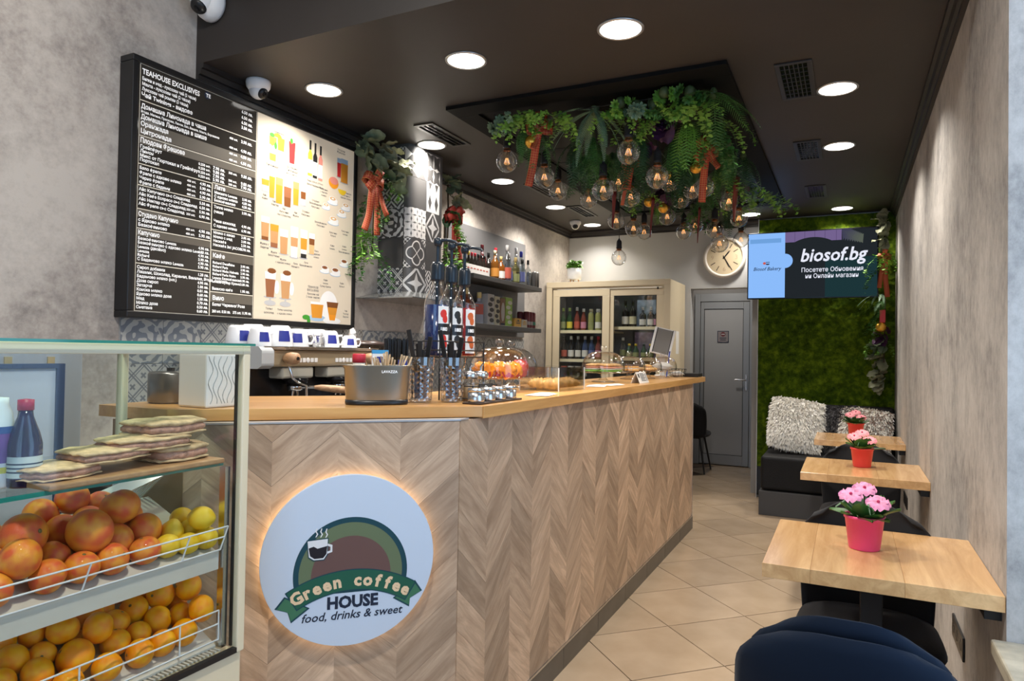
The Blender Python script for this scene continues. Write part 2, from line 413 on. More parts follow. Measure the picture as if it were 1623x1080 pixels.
# ------------------------------------------------------------ lettering and flat prints
_TC = {}
def text_geo(body, size=1, off=0, shear=0, align='LEFT', sp=1):
    k = (body, off, shear, align, sp)
    if k not in _TC:
        cu = bpy.data.curves.new('txt', 'FONT'); cu.body = body; cu.size = 1; cu.offset = off; cu.shear = shear; cu.align_x = align
        cu.space_character = sp; cu.resolution_u = 2; cu.fill_mode = 'FRONT'
        o = bpy.data.objects.new('txt', cu); COL.objects.link(o)
        dg = bpy.context.evaluated_depsgraph_get(); me = bpy.data.meshes.new_from_object(o.evaluated_get(dg))
        _TC[k] = ([tuple(v.co) for v in me.vertices], [tuple(p.vertices) for p in me.polygons])
        bpy.data.objects.remove(o); bpy.data.curves.remove(cu); bpy.data.meshes.remove(me)
    v, f = _TC[k]
    return [(x*size, y*size, 0) for x, y, _ in v], f
class Print:
    """flat printing on a face: origin O, right U, up V, normal N (all in the parent's frame)"""
    def __init__(s, parent, O, U, V): 
        s.p = parent; U = Vector(U).normalized(); V = Vector(V).normalized(); N = U.cross(V)
        s.M = Matrix(((U.x, V.x, N.x, O[0]), (U.y, V.y, N.y, O[1]), (U.z, V.z, N.z, O[2]), (0, 0, 0, 1))); s.d = {}
    cur = None; cnt = 0
    def open(s, name): Print.cnt += 1; s.cur = (name, Print.cnt)
    def close(s): s.cur = None
    def put(s, name, m, v, f):
        k = s.cur or (name, 0)
        if k not in s.d: s.d[k] = (MB(), [])
        mb, ms = s.d[k]
        if m not in ms: ms.append(m)
        mb.add(v, f, mi=ms.index(m), M=s.M)
    def poly(s, pts, m, name='print', h=.0006):
        a = sum(pts[i][0]*pts[(i+1) % len(pts)][1]-pts[(i+1) % len(pts)][0]*pts[i][1] for i in range(len(pts)))
        if a < 0: pts = pts[::-1]
        s.put(name, m, [(x, y, h) for x, y in pts], [tuple(range(len(pts)))])
    def rect(s, x0, x1, y0, y1, m, name='print', h=.0006, solo=False):
        if solo: s.open(name)
        s.poly([(x0, y0), (x1, y0), (x1, y1), (x0, y1)], m, name, h)
        if solo: s.close()
    def ell(s, cx, cy, rx, ry, m, name='print', h=.0006, n=20, a0=0, a1=2*PI):
        full = abs(a1-a0-2*PI) < 1e-6
        s.poly([(cx+rx*math.cos(a0+(a1-a0)*i/n), cy+ry*math.sin(a0+(a1-a0)*i/n)) for i in range(n if full else n+1)], m, name, h)
    def text(s, x, y, body, size, m, name='lettering', h=.0008, off=.012, shear=0, align='LEFT', width=None, sp=1):
        v, f = text_geo(body, size, off, shear, align, sp)
        if width:
            w = max(p[0] for p in v)-min(p[0] for p in v); k = width/w; v = [(a*k, b, c) for a, b, c in v]
        s.put(name, m, [(x+a, y+b, h) for a, b, c in v], f)
    def arc_text(s, cx, cy, r, body, size, m, a_mid, da, name='lettering', h=.001, off=.03):
        n = len(body)
        for i, ch in enumerate(body):
            if ch == ' ': continue
            a = a_mid-(i-(n-1)/2)*da; v, f = text_geo(ch, size, off, 0, 'CENTER'); t = a-PI/2
            s.put(name, m, [(cx+r*math.cos(a)+p[0]*math.cos(t)-p[1]*math.sin(t), cy+r*math.sin(a)+p[0]*math.sin(t)+p[1]*math.cos(t), h) for p in v], f)
    def done(s):
        out = []
        for k, (mb, ms) in s.d.items():
            o = mb.build(k[0], ms, s.p); out.append(o)
            if k[1] == 0 and len(mb.f) > 1: o['kind'] = 'stuff'
        return out
def flatmat(name, col): return mat(name, col, .45)

# ------------------------------------------------------------ the room
XL, XR, YB, ZC = -2.76, .372, 7.0, 2.68
YF = -1.5
fl = struct('floor', MB().box(XL-.15, XR+.5, YF, 8.95, -.1, -.004), M['grout'])
def clip(poly, axis, val, keep_less):
    out = []
    for i in range(len(poly)):
        a, b = poly[i], poly[(i+1) % len(poly)]
        ia = (a[axis] <= val) == keep_less or abs(a[axis]-val) < 1e-9; ib = (b[axis] <= val) == keep_less or abs(b[axis]-val) < 1e-9
        if ia: out.append(a)
        if ia != ib:
            t = (val-a[axis])/(b[axis]-a[axis]); out.append((a[0]+(b[0]-a[0])*t, a[1]+(b[1]-a[1])*t))
    return out
def floor_tiles():
    h = .3215; g = .0035
    full = None
    def tile_mesh(poly): return MB().prism(poly, -.006, 0).mesh('tile', M['floor_tile'])
    i0 = int((-3-.8)/h)-2
    for i in range(-8, 6):
        for j in range(-6, 22):
            if (i+j) % 2: continue
            cx = -.796+i*h; cy = 3.106-.64+(j)*h
            e = h-g
            poly = [(e, 0), (0, e), (-e, 0), (0, -e)]
            if cx < -1.6 and cy > 1.0: continue          # behind the counter, never seen
            if cx > XR+.35 or cx < -2.1 or cy < .3 or cy > 9.1: continue
            P = [(cx+a, cy+b) for a, b in poly]
            Q = clip(clip(P, 0, XR, True), 1, 8.72, True)
            if cy < 2.0: Q = P
            if len(Q) < 3: continue
            if Q == P:
                if full is None: full = tile_mesh(poly)
                me = full
            else: me = tile_mesh([(a-cx, b-cy) for a, b in Q])
            inst(me, 'tile', fl, Matrix.Translation((cx, cy, 0)))
floor_tiles()
wl = struct('wall_left', MB().box(XL-.15, XL, YF, YB+.1, 0, 3.3), M['concrete'])
wr = MB().box(XR, XR+.5, 2.17, YB+.1, 0, 3.3).box(XR, XR+.5, YF, 2.17, 0, .585)
struct('wall_right', wr, M['streak'])
struct('wall_right', MB().box(XR+.42, XR+.5, YF, .8, .585, 3.3), M['streak'])
# back wall with the opening to the corridor
NX0, NX1, NZ = -1.436, -.79, 2.022
wb = MB().box(XL, NX0, YB, YB+.14, 0, 3.3).box(NX0, NX1, YB, YB+.14, NZ, 3.3).box(NX1, XR, YB, YB+.14, 0, 3.3)
struct('wall_back', wb, M['white_wall'])
wc = MB().box(-2.1, -2.0, YB+.14, 8.9, 0, 2.5).box(-.86, -.76, YB+.14, 8.9, 0, 2.5).box(-2.0, -.86, 8.76, 8.9, 2.12, 2.5).box(-2.0, -1.735, 8.76, 8.9, 0, 2.12).box(-.99, -.86, 8.76, 8.9, 0, 2.12).box(-2.1, -.76, YB+.14, 8.9, 2.5, 2.6)
wc.box(-2.1, -.76, 8.9, 8.98, 0, 2.6)  # added behind the door to close the light leak round its leaf
struct('wall_corridor', wc, M['grey_wall'])
# shopfront behind the camera: piers, lintel and glazing bars
wf = MB().box(XL, -1.1, YF-.12, YF, 0, 3.3).box(XL, XR+.5, YF-.12, YF, 2.75, 3.3).box(.62, XR+.5, YF-.12, YF, 0, 3.3)
struct('wall_front', wf, M['concrete'])
mf = MB().box(-.32, -.26, YF-.1, YF-.03, 0, 2.75).box(-1.1, .62, YF-.1, YF-.03, 0, .1).box(-1.1, .62, YF-.1, YF-.03, 2.66, 2.75)
wfo = struct('window_1', mf, M['black'])
MB().box(-1.1, .62, YF-.07, YF-.06, .1, 2.66).build('pane', M['glass'], wfo)
# side window beside the photographer
w2 = struct('window_2', MB().box(XR+.43, XR+.49, .8, .85, .62, 2.9).box(XR+.43, XR+.49, 2.12, 2.17, .62, 2.9).box(XR+.43, XR+.49, .8, 2.17, .585, .62).box(XR+.43, XR+.49, .8, 2.17, 2.9, 3.3), M['alu'])
MB().box(XR+.455, XR+.463, .85, 2.12, .62, 2.9).build('pane', M['glass'], w2)
# ceilings
ce = struct('ceiling', MB().box(XL, XR, 2.2, YB, ZC, ZC+.2), M['ceil'])
struct('ceiling', MB().box(XL-.15, XR+.5, YF-.12, 2.2, 3.3, 3.45).box(XL, XR, 2.2, 2.3, ZC+.2, 3.3), M['ceil'])
# mouldings
def crown_line(name, pts):
    """stepped moulding of 7 cm under the ceiling; pts along the wall, normal to the left of travel"""
    mb = MB()
    prof = [(0, 0), (.018, 0), (.018, .018), (.03, .022), (.036, .045), (.05, .048), (.05, .07), (0, .07)]
    (x0, y0), (x1, y1) = pts; d = Vector((x1-x0, y1-y0)).normalized(); nrm = Vector((-d.y, d.x))
    k = len(prof); v = []
    for (x, y) in pts:
        for a, b in prof: v.append((x+nrm.x*a, y+nrm.y*a, ZC-.07+b))
    mb.add(v, [(i, (i+1) % k, k+(i+1) % k, k+i) for i in range(k)]+[tuple(range(k)), tuple(range(2*k-1, k-1, -1))])
    return struct(name, mb, M['crown'])
crown_line('trim_1', [(XL, 7.0), (XL, 2.2)])
crown_line('trim_2', [(NX1-.0, YB), (XL, YB)])
crown_line('trim_3', [(XR, 2.2), (XR, 6.93)])
bb = struct('baseboard_right', MB().box(XR-.012, XR, 2.17, 6.2, 0, .07), M['floor_tile'], bevel=.003)
# window ledge
lg = MB().box(XR-.035, XR+.42, .2, 2.168, .585, .625)
o = struct('trim_4', lg, mat('beige_stone_ledge', (.42, .38, .29), .4, var=.2, vscale=20), bevel=.006)
# ------------------------------------------------------------ building with world coordinates under a thing's base
def wp(mb, name, m, parent, bevel=0, seg=2):
    """part whose mesh is written in world coordinates, under an unrotated Empty"""
    o = mb.build(name, m, parent, bevel, seg); o.location = tuple(-c for c in parent.location); return o
def frame_mat(O, U, V):
    U = Vector(U).normalized(); V = Vector(V).normalized(); N = U.cross(V)
    return Matrix(((U.x, V.x, N.x, O[0]), (U.y, V.y, N.y, O[1]), (U.z, V.z, N.z, O[2]), (0, 0, 0, 1)))
Q = .70710678

# ------------------------------------------------------------ service counter
CT = thing('service_counter', 'long service counter clad in chevron oak with a dark tiled skirting', 'counter', (-1.3, 3.0, 0))
body = [(-1.092, 1.854), (-1.092, 5.42), (-1.5, 5.42), (-1.5, 2.12), (-1.95, 1.62), (-1.95, 1.30), (-1.646, 1.30)]
wp(MB().prism(body, 0, 1.134), 'body', mat('counter_core', (.34, .23, .15), .7), CT)
def chevron(O, U, s0, s1, z0, z1, s_ref, even_peak):
    """planks on the face through O along U; columns 0.1835 wide"""
    w, pitch, rise, gap, th = .1835, .126, .157, .0004, .0075
    F0 = frame_mat(O, U, (0, 0, 1)); ang = math.atan2(rise, w); cache = {}
    k = math.floor((s0-s_ref)/w)
    while s_ref+k*w < s1-1e-6:
        a, b = s_ref+k*w, s_ref+(k+1)*w
        down = (k % 2 == 0) == even_peak
        za = .986 if down else .986-rise
        zb = .986-rise if down else .986
        for n in range(-12, 14):
            p = [(a, za+n*pitch+gap), (b, zb+n*pitch+gap), (b, zb+(n+1)*pitch-gap), (a, za+(n+1)*pitch-gap)]
            q = clip(clip(p, 1, z0, False), 1, z1, True)
            if len(q) >= 3: q = clip(clip(q, 0, s0, False), 0, s1, True)
            if len(q) < 3: continue
            ar = abs(sum(q[i][0]*q[(i+1) % len(q)][1]-q[(i+1) % len(q)][0]*q[i][1] for i in range(len(q))))/2
            if ar < 2e-4: continue
            th_ = -ang if down else ang; c, s = math.cos(-th_), math.sin(-th_)
            cx, cz = (a+b)/2, (za+zb)/2+(n+.5)*pitch
            loc = [((x-cx)*c-(z-cz)*s, (x-cx)*s+(z-cz)*c) for x, z in q]
            key = down if q == p else None
            if key is None or key not in cache:
                me = MB().prism(loc, 0, th).mesh('plank', M['chevron'])
                if key is not None: cache[key] = me
            else: me = cache[key]
            inst(me, 'plank', CT, Matrix.Translation(tuple(-v for v in CT.location)) @ F0 @ Matrix.Translation((cx, cz, 0)) @ Matrix.Rotation(th_, 4, 'Z'))
        k += 1
chevron((-1.092, 0, 0), (0, 1, 0), 1.852, 5.42, .105, 1.133, 1.852, True)
chevron((-1.0915, 1.8535, 0), (Q, Q, 0), -.78, 0, .105, 1.133, 0, True)
# dark skirting tiles along the floor, pale strip above
sk = MB().box(0, .447, 0, .010, 0, .095)
skm = sk.mesh('skirting_tile', M['darktile'])
for k in range(8):
    inst(skm, 'skirting_tile', CT, Matrix.Translation(tuple(-v for v in CT.location)) @ Matrix.Translation((-1.082, 1.85+k*.45, 0)) @ Matrix.Rotation(PI/2, 4, 'Z'))
wp(MB().box(-1.092, -1.08, 1.852, 5.42, .096, .104), 'skirting_strip', M['steel'], CT)
wp(MB().prism([(-1.082, 1.85), (-1.096, 1.864), (-1.64, 1.32), (-1.626, 1.306)], .096, .104).prism([(-1.082, 1.85), (-1.092, 1.86), (-1.64, 1.312), (-1.63, 1.302)], 0, .096, 0), 'kick_plate', M['darktile'], CT)
wp(MB().prism([(-1.083, 1.848), (-1.083, 1.9), (-1.64, 1.343), (-1.64, 1.291)], 1.1342, 1.1392), 'edge_strip', mat('pale_aluminium_strip', (.55, .56, .58), .35, .6), CT)
wp(MB().box(-1.086, -1.081, 5.418, 5.424, 0, 1.13), 'corner_strip', M['steel'], CT)

# worktop: two oak slabs mitred at the corner
WT = thing('worktop', 'thick honey oak worktop running the length of the counter', 'worktop', (-1.3, 3.5, 1.134))
def slab_part(poly, ang, z0, z1, name, m, parent, bevel=.004):
    c, s = math.cos(-ang), math.sin(-ang)
    o = MB().prism([(x*c-y*s, x*s+y*c) for x, y in poly], z0, z1).build(name, m, parent, bevel)
    o.location = tuple(-v for v in parent.location); o.rotation_euler = (0, 0, ang); return o
slab_part([(-1.06, 1.955), (-1.06, 5.79), (-1.08, 5.81), (-1.60, 5.81), (-1.62, 5.79), (-1.62, 2.19)], PI/2, 1.1345, 1.173, 'slab', M['worktop'], WT)
slab_part([(-1.0608, 1.9535), (-1.6205, 2.1885), (-2.02, 1.79), (-2.02, 1.30), (-1.714, 1.30)], PI/4, 1.1395, 1.173, 'slab', M['worktop'], WT)

# ------------------------------------------------------------ round backlit shop sign
SC = Vector((-1.0915, 1.8535, 0))+Vector((Q, Q, 0))*-.331+Vector((Q, -Q, 0))*.0085
SG = thing('round_shop_sign', 'round backlit white sign with green banner and coffee cup on the counter', 'sign', (SC.x, SC.y, .74), PI/4)
# local frame: X along the panel, -Y out of it, Z up
Mx = Matrix.Rotation(PI/2, 4, 'X')      # local XY drawing -> XZ, +Z -> -Y
d = MB(); d.lathe([(.0, .022), (.246, .022), (.247, .024), (.247, .034), (.246, .036), (0, .036)], 72, M=Mx, cap=False, smooth=False)
d.build('disc', mat('white_sign_acrylic', (.58, .66, .77), .3), SG)
led = MB(); led.tube([(.228*math.cos(2*PI*k/48), -.011, .228*math.sin(2*PI*k/48)) for k in range(48)], .004, 6, closed=True)
led.build('led_strip', emis('warm_led', (1, .70, .40), 12), SG)
bk = MB(); bk.lathe([(.0, 0.0), (.12, 0), (.12, .022), (0, .022)], 32, M=Mx, cap=False); bk.build('spacer', M['white'], SG)
def sign_art():
    P = Print(SG, (0, -.0362, 0), (1, 0, 0), (0, 0, 1))
    k = .000547
    def Z(x, y): return ((x-531)*k, -(y-546)*k-.1*(x-531)*k)
    teal = flatmat('dark_teal_ink', (.008, .055, .075)); olive = flatmat('olive_ink', (.13, .17, .09)); brown = flatmat('brown_ink', (.14, .075, .065))
    green = flatmat('green_ink', (.012, .10, .06)); lgreen = flatmat('light_green_ink', (.05, .17, .09)); peach = flatmat('peach_ink', (.80, .58, .36))
    cx, cy = Z(541, 615)
    P.ell(cx, cy, .162, .162, teal, 'printed_ring', .0003, 56, R(-20), R(200))
    P.ell(cx, cy, .147, .147, olive, 'printed_ring', .0005, 56, R(-20), R(200))
    P.ell(cx, cy-.005, .113, .113, brown, 'printed_ring', .0007, 48, R(-20), R(200))
    # banner
    bx, by, rb = Z(548, 1242)[0], -.379, .305
    def arc(r0, r1, a0, a1, m, h, n=28):
        A = [a0+(a1-a0)*i/n for i in range(n+1)]
        for i in range(n):
            P.poly([(bx+r0*math.cos(A[i]), by+r0*math.sin(A[i])), (bx+r1*math.cos(A[i]), by+r1*math.sin(A[i])), (bx+r1*math.cos(A[i+1]), by+r1*math.sin(A[i+1])), (bx+r0*math.cos(A[i+1]), by+r0*math.sin(A[i+1]))], m, 'printed_banner', h)
    for pts in ([(158, 806), (205, 742), (332, 800), (240, 877), (222, 822)], [(922, 704), (882, 648), (762, 746), (852, 792), (856, 746)]):
        c_ = (sum(p[0] for p in pts)/5, sum(p[1] for p in pts)/5)
        P.poly([Z(*p) for p in pts], teal, 'printed_tail', .0007); P.poly([Z(c_[0]+(p[0]-c_[0])*.86, c_[1]+(p[1]-c_[1])*.86) for p in pts], lgreen, 'printed_tail', .0009)
    arc(rb-.0145, rb+.0475, R(90-32), R(90+32), teal, .0011)
    arc(rb-.0115, rb+.0445, R(90-31.4), R(90+31.4), green, .0013)
    P.arc_text(bx, by, rb, 'Green coffee', .048, peach, R(90), R(5.25), h=.0016, off=.045)
    P.text(Z(550, 755)[0], -.136, 'HOUSE', .047, M['navyink'], off=.045, align='CENTER', width=.145)
    P.text(Z(550, 845)[0], -.168, 'food, drinks & sweet', .034, M['navyink'], off=.012, shear=.25, align='CENTER', width=.287)
    # the steaming cup
    wht = flatmat('white_ink', (.75, .75, .75)); gry = flatmat('grey_ink', (.3, .3, .32)); cof = flatmat('coffee_ink', (.012, .01, .014))
    u = lambda pts: [Z(*p) for p in pts]
    P.poly(u([(308, 450), (420, 432), (418, 520), (400, 550), (345, 556), (318, 540)]), teal, 'printed_cup', .0018)
    P.poly(u([(314, 454), (416, 437), (413, 518), (397, 545), (347, 551), (322, 536)]), wht, 'printed_cup', .002)
    P.poly(u([(320, 490), (345, 480), (365, 490), (414, 474), (410, 517), (394, 538), (350, 544), (328, 530)]), cof, 'printed_cup', .0022)
    P.poly(u([(416, 462), (440, 468), (440, 505), (414, 515), (415, 503), (430, 498), (430, 478), (416, 474)]), wht, 'printed_cup', .002)
    for x in (352, 376, 402):
        P.poly(u([(x, 432), (x+8, 415), (x, 402), (x+6, 384), (x+11, 384), (x+7, 402), (x+15, 414), (x+7, 430)]), wht, 'printed_cup', .002)
    P.done()
sign_art()

# ------------------------------------------------------------ glass display case with fruit and flatbreads
DX0, DX1, DY0, DY1 = -1.87, -1.37, .08, 1.275
DC = thing('display_case', 'cream refrigerated display case with glass sides and wire fruit baskets', 'display case', ((DX0+DX1)/2, .7, 0))
wp(MB().box(DX0, DX1-.01, DY0, DY1, .06, .585), 'cabinet', M['cream_lt'], DC, .006)
wp(MB().box(DX0+.03, DX1-.05, DY0+.03, DY1-.03, 0, .06), 'plinth', M['black'], DC)
for x in (DX0, DX1-.024):
    for y in (DY0, DY1-.022):
        wp(MB().box(x, x+.024, y, y+.022, .585, 1.335), 'post', M['cream_lt'], DC, .003)
wp(MB().box(DX0, DX1, DY0, DY0+.024, 1.333, 1.355).box(DX0, DX1, DY1-.024, DY1, 1.333, 1.355).box(DX0, DX0+.024, DY0+.024, DY1-.024, 1.333, 1.355).box(DX1-.024, DX1, DY0+.024, DY1-.024, 1.333, 1.355), 'top_frame', M['cream_lt'], DC, .002)
wp(MB().box(DX0-.009, DX1+.009, DY0-.009, DY1+.005, 1.3552, 1.3608), 'top_glass', glass('tinted_top_glass', (.80, .93, .89), .05, .5), DC)
wp(MB().box(DX0-.01, DX1+.01, DY0-.01, DY0-.009, 1.355, 1.361).box(DX0-.01, DX1+.01, DY1+.005, DY1+.006, 1.355, 1.361).box(DX0-.01, DX0-.009, DY0-.009, DY1+.005, 1.355, 1.361).box(DX1+.009, DX1+.01, DY0-.009, DY1+.005, 1.355, 1.361), 'glass_edge', M['green_edge'], DC)
wp(MB().box(DX1-.012, DX1-.006, DY0+.022, DY1-.022, .595, 1.333), 'pane', M['case_glass'], DC)
for y in (DY0+.008, DY1-.014):
    wp(MB().box(DX0+.024, DX1-.024, y, y+.006, .595, 1.333), 'pane', M['case_glass'], DC)
wp(MB().box(DX0+.006, DX0+.012, DY0+.022, DY1-.022, .595, 1.333), 'pane', M['case_glass'], DC)
g = MB().box(DX1-.016, DX1-.002, DY0+.02, DY1-.02, .585, .598).box(DX1-.026, DX1-.018, DY1-.026, DY1-.02, .6, 1.333)
wp(g, 'gasket', M['black'], DC)
wp(MB().box(DX0+.03, DX1-.035, DY0+.03, DY1-.05, 1.056, 1.064), 'shelf', M['case_glass'], DC)
wp(MB().box(DX1-.0352, DX1-.032, DY0+.03, DY1-.05, 1.0555, 1.0645), 'shelf_edge', M['green_edge'], DC)
M['case_metal'] = mat('white_case_metal', (.62, .575, .49), .35)
for zf, zb in ((.838, .948), (.606, .751)):
    A = MB(); xa, xb = DX1-.045, DX0+.19
    A.add([(xa, DY0+.03, zf), (xa, DY1-.05, zf), (xb, DY1-.05, zb), (xb, DY0+.03, zb), (xa, DY0+.03, zf-.006), (xa, DY1-.05, zf-.006), (xb, DY1-.05, zb-.006), (xb, DY0+.03, zb-.006)],
          [(0,1,2,3), (7,6,5,4), (0,4,5,1), (1,5,6,2), (2,6,7,3), (3,7,4,0)])
    if zf > .7: A.box(xa-.002, xa+.004, DY0+.03, DY1-.05, zf-.042, zf+.004)
    wp(A, 'tray', M['case_metal'], DC)
for z0_, z1_, lean in ((.845, .903, .012), (.622, .694, .0)):
    b = MB(); x = DX1-.036; ya, ye = DY0+.04, DY1-.05
    for z in (z0_, (z0_+z1_)/2+.003, z1_):
        xx = x+lean*(z-z0_)/(z1_-z0_)*1.2; b.cyl((xx, ya, z), (xx, ye+(.01 if lean else 0)*(z-z0_)/(z1_-z0_), z), .0021, n=6)
    for y in [ye-.11-i*.235 for i in range(5)]+[ye]:
        if y > ya: b.cyl((x, y, z0_), (x+lean*1.2, y+(.01 if lean else 0), z1_), .0021, n=6)
    wp(b, 'wire_basket', M['wire'], DC)
for i in range(40):
    y = DY1-.06-i*.011
    wp(MB().box(DX1-.05, DX1-.022, y, y+.005, .5985, .602), 'grille_slat', M['case_metal'], DC)
for z in (.83, 1.05):
    wp(MB().box(DX1-.05, DX1-.03, DY1-.045, DY1-.03, .6, 1.05) if z < 1 else MB().box(DX0+.03, DX0+.05, DY1-.045, DY1-.03, .6, 1.05), 'shelf_rail', M['steel'], DC)

GRAPEFRUITS = [(-1.516, 0.827, 0.958, 0.0446), (-1.445, 0.783, 0.932, 0.0394), (-1.475, 0.938, 0.946, 0.0480), (-1.586, 0.862, 0.947, 0.0380), (-1.625, 0.921, 0.965, 0.0393), (-1.556, 0.930, 0.936, 0.0396), (-1.521, 1.037, 0.974, 0.0434), (-1.566, 1.086, 0.937, 0.0359), (-1.498, 1.084, 0.913, 0.0405), (-1.491, 1.009, 0.908, 0.0383), (-1.497, 0.876, 0.905, 0.0332), (-1.622, 0.988, 0.992, 0.0367), (-1.613, 1.050, 0.967, 0.0337), (-1.441, 0.901, 0.884, 0.0349), (-1.441, 0.968, 0.884, 0.0346), (-1.441, 1.045, 0.883, 0.0340), (-1.442, 0.834, 0.884, 0.0352), (-1.584, 0.791, 0.947, 0.0369), (-1.577, 0.999, 0.942, 0.0366), (-1.511, 0.766, 0.913, 0.0351), (-1.442, 0.734, 0.884, 0.0342)]
LEMONS = [(-1.482, 1.144, 0.894, 0.0285), (-1.444, 1.105, 0.878, 0.0276), (-1.527, 1.207, 0.912, 0.0273), (-1.436, 1.155, 0.873, 0.0255), (-1.482, 1.196, 0.892, 0.0260), (-1.435, 1.206, 0.875, 0.0283), (-1.436, 1.192, 0.927, 0.0285)]
ORANGES = [(-1.491, 1.204, 0.745, 0.0332), (-1.439, 1.200, 0.701, 0.0327), (-1.532, 1.156, 0.733, 0.0341), (-1.499, 1.125, 0.687, 0.0330), (-1.539, 1.206, 0.704, 0.0286), (-1.493, 1.184, 0.681, 0.0302), (-1.548, 1.097, 0.713, 0.0326), (-1.488, 1.068, 0.676, 0.0285), (-1.531, 1.040, 0.703, 0.0316), (-1.582, 1.039, 0.727, 0.0274), (-1.554, 0.986, 0.731, 0.0361), (-1.580, 0.929, 0.729, 0.0311), (-1.521, 0.914, 0.734, 0.0323), (-1.489, 0.971, 0.724, 0.0336), (-1.564, 0.875, 0.729, 0.0281), (-1.583, 0.824, 0.729, 0.0294), (-1.532, 0.820, 0.703, 0.0316), (-1.524, 0.874, 0.694, 0.0273), (-1.480, 0.917, 0.682, 0.0380), (-1.481, 0.841, 0.677, 0.0325), (-1.486, 1.010, 0.678, 0.0318), (-1.443, 1.097, 0.653, 0.0306), (-1.439, 1.037, 0.653, 0.0318), (-1.497, 0.781, 0.681, 0.0280), (-1.445, 1.157, 0.656, 0.0322), (-1.440, 0.961, 0.652, 0.0304), (-1.596, 1.087, 0.748, 0.0295), (-1.529, 0.949, 0.694, 0.0246), (-1.589, 1.139, 0.730, 0.0279), (-1.438, 0.877, 0.651, 0.0310), (-1.438, 0.805, 0.652, 0.0315), (-1.447, 0.745, 0.656, 0.0310)]
def fruit_mat(name, a, b, sc=1.5):
    m = mat(name, a, .33, coat=.1); n, l = nt(m); bs = n['Principled BSDF']
    tc = n.new('ShaderNodeTexCoord'); oi = n.new('ShaderNodeObjectInfo')
    ad = n.new('ShaderNodeVectorMath'); ad.operation = 'MULTIPLY_ADD'; l.new(tc.outputs['Object'], ad.inputs[0]); ad.inputs[1].default_value = (1, 1, 1)
    of = n.new('ShaderNodeVectorMath'); of.operation = 'SCALE'; of.inputs[0].default_value = (9, 17, 23); l.new(oi.outputs['Random'], of.inputs['Scale']); l.new(of.outputs[0], ad.inputs[2])
    t = n.new('ShaderNodeTexNoise'); t.inputs['Scale'].default_value = sc; t.inputs['Detail'].default_value = 1; l.new(ad.outputs[0], t.inputs['Vector'])
    c = ramp(n, l, t.outputs['Fac'], [(.35, a), (.65, b)]); l.new(c, bs.inputs['Base Color'])
    t2 = n.new('ShaderNodeTexNoise'); t2.inputs['Scale'].default_value = 45; l.new(tc.outputs['Object'], t2.inputs['Vector'])
    bp = n.new('ShaderNodeBump'); bp.inputs['Strength'].default_value = .25; bp.inputs['Distance'].default_value = .02; l.new(t2.outputs['Fac'], bp.inputs['Height']); l.new(bp.outputs[0], bs.inputs['Normal'])
    return m
def fruits(name, spots, m, label, where, cuts, cat, group, squash=.93, tip=0):
    def shape(dv):
        q = 1-.06*max(0, abs(dv.z)-.9)*10
        if tip and abs(dv.z) > .88: q += tip*(abs(dv.z)-.88)/.12
        return q
    me = MB().ell((0, 0, 0), 1, 1, squash, 24, 16, fn=shape).mesh(name, m)
    sc = MB().lathe([(.0, .0), (.09, .0), (.11, .02), (.05, .035), (0, .03)], 8, (0, 0, squash*.925)).mesh('stem_scar', mat(name+'_stem', (.18, .14, .04), .7))
    rows = {}
    for q in spots: rows.setdefault('front' if q[0] > cuts[0] else 'middle' if q[0] > cuts[1] else 'back', []).append(q)
    ords = ['first', 'second', 'third', 'fourth', 'fifth', 'sixth', 'seventh', 'eighth', 'ninth', 'tenth', 'eleventh', 'twelfth', 'thirteenth', 'fourteenth', 'fifteenth']
    names = {}
    for rw, L in rows.items():
        for k, q in enumerate(sorted(L, key=lambda q: -q[1])): names[q] = '%s in the %s row of the %s, %s from the right' % (label, rw, where, ords[k])
    for i, (x, y, z, r) in enumerate(spots):
        o = bpy.data.objects.new(name, me); COL.objects.link(o); o.location = (x, y, z); o.scale = (r, r, r)
        o.rotation_euler = (R(random.uniform(-100, 100)), R(random.uniform(-100, 100)), R(random.uniform(0, 360)))
        tag(o, names[(x, y, z, r)], cat, group)
        c = bpy.data.objects.new('stem_scar', sc); COL.objects.link(c); c.parent = o
fruits('grapefruit', GRAPEFRUITS, fruit_mat('grapefruit_skin', (.72, .11, .03), (.86, .33, .03)), 'blushing grapefruit', 'upper basket', (-1.475, -1.535), 'grapefruit', 'grapefruits in the upper basket')
fruits('lemon', LEMONS, fruit_mat('lemon_skin', (.80, .50, .01), (.82, .58, .04)), 'yellow lemon', 'upper basket', (-1.46, -1.49), 'lemon', 'lemons in the upper basket', 1.12, .18)
fruits('orange', ORANGES, fruit_mat('orange_skin', (.90, .27, .0), (.95, .43, .0)), 'orange', 'lower basket', (-1.465, -1.53), 'orange', 'oranges in the lower basket')

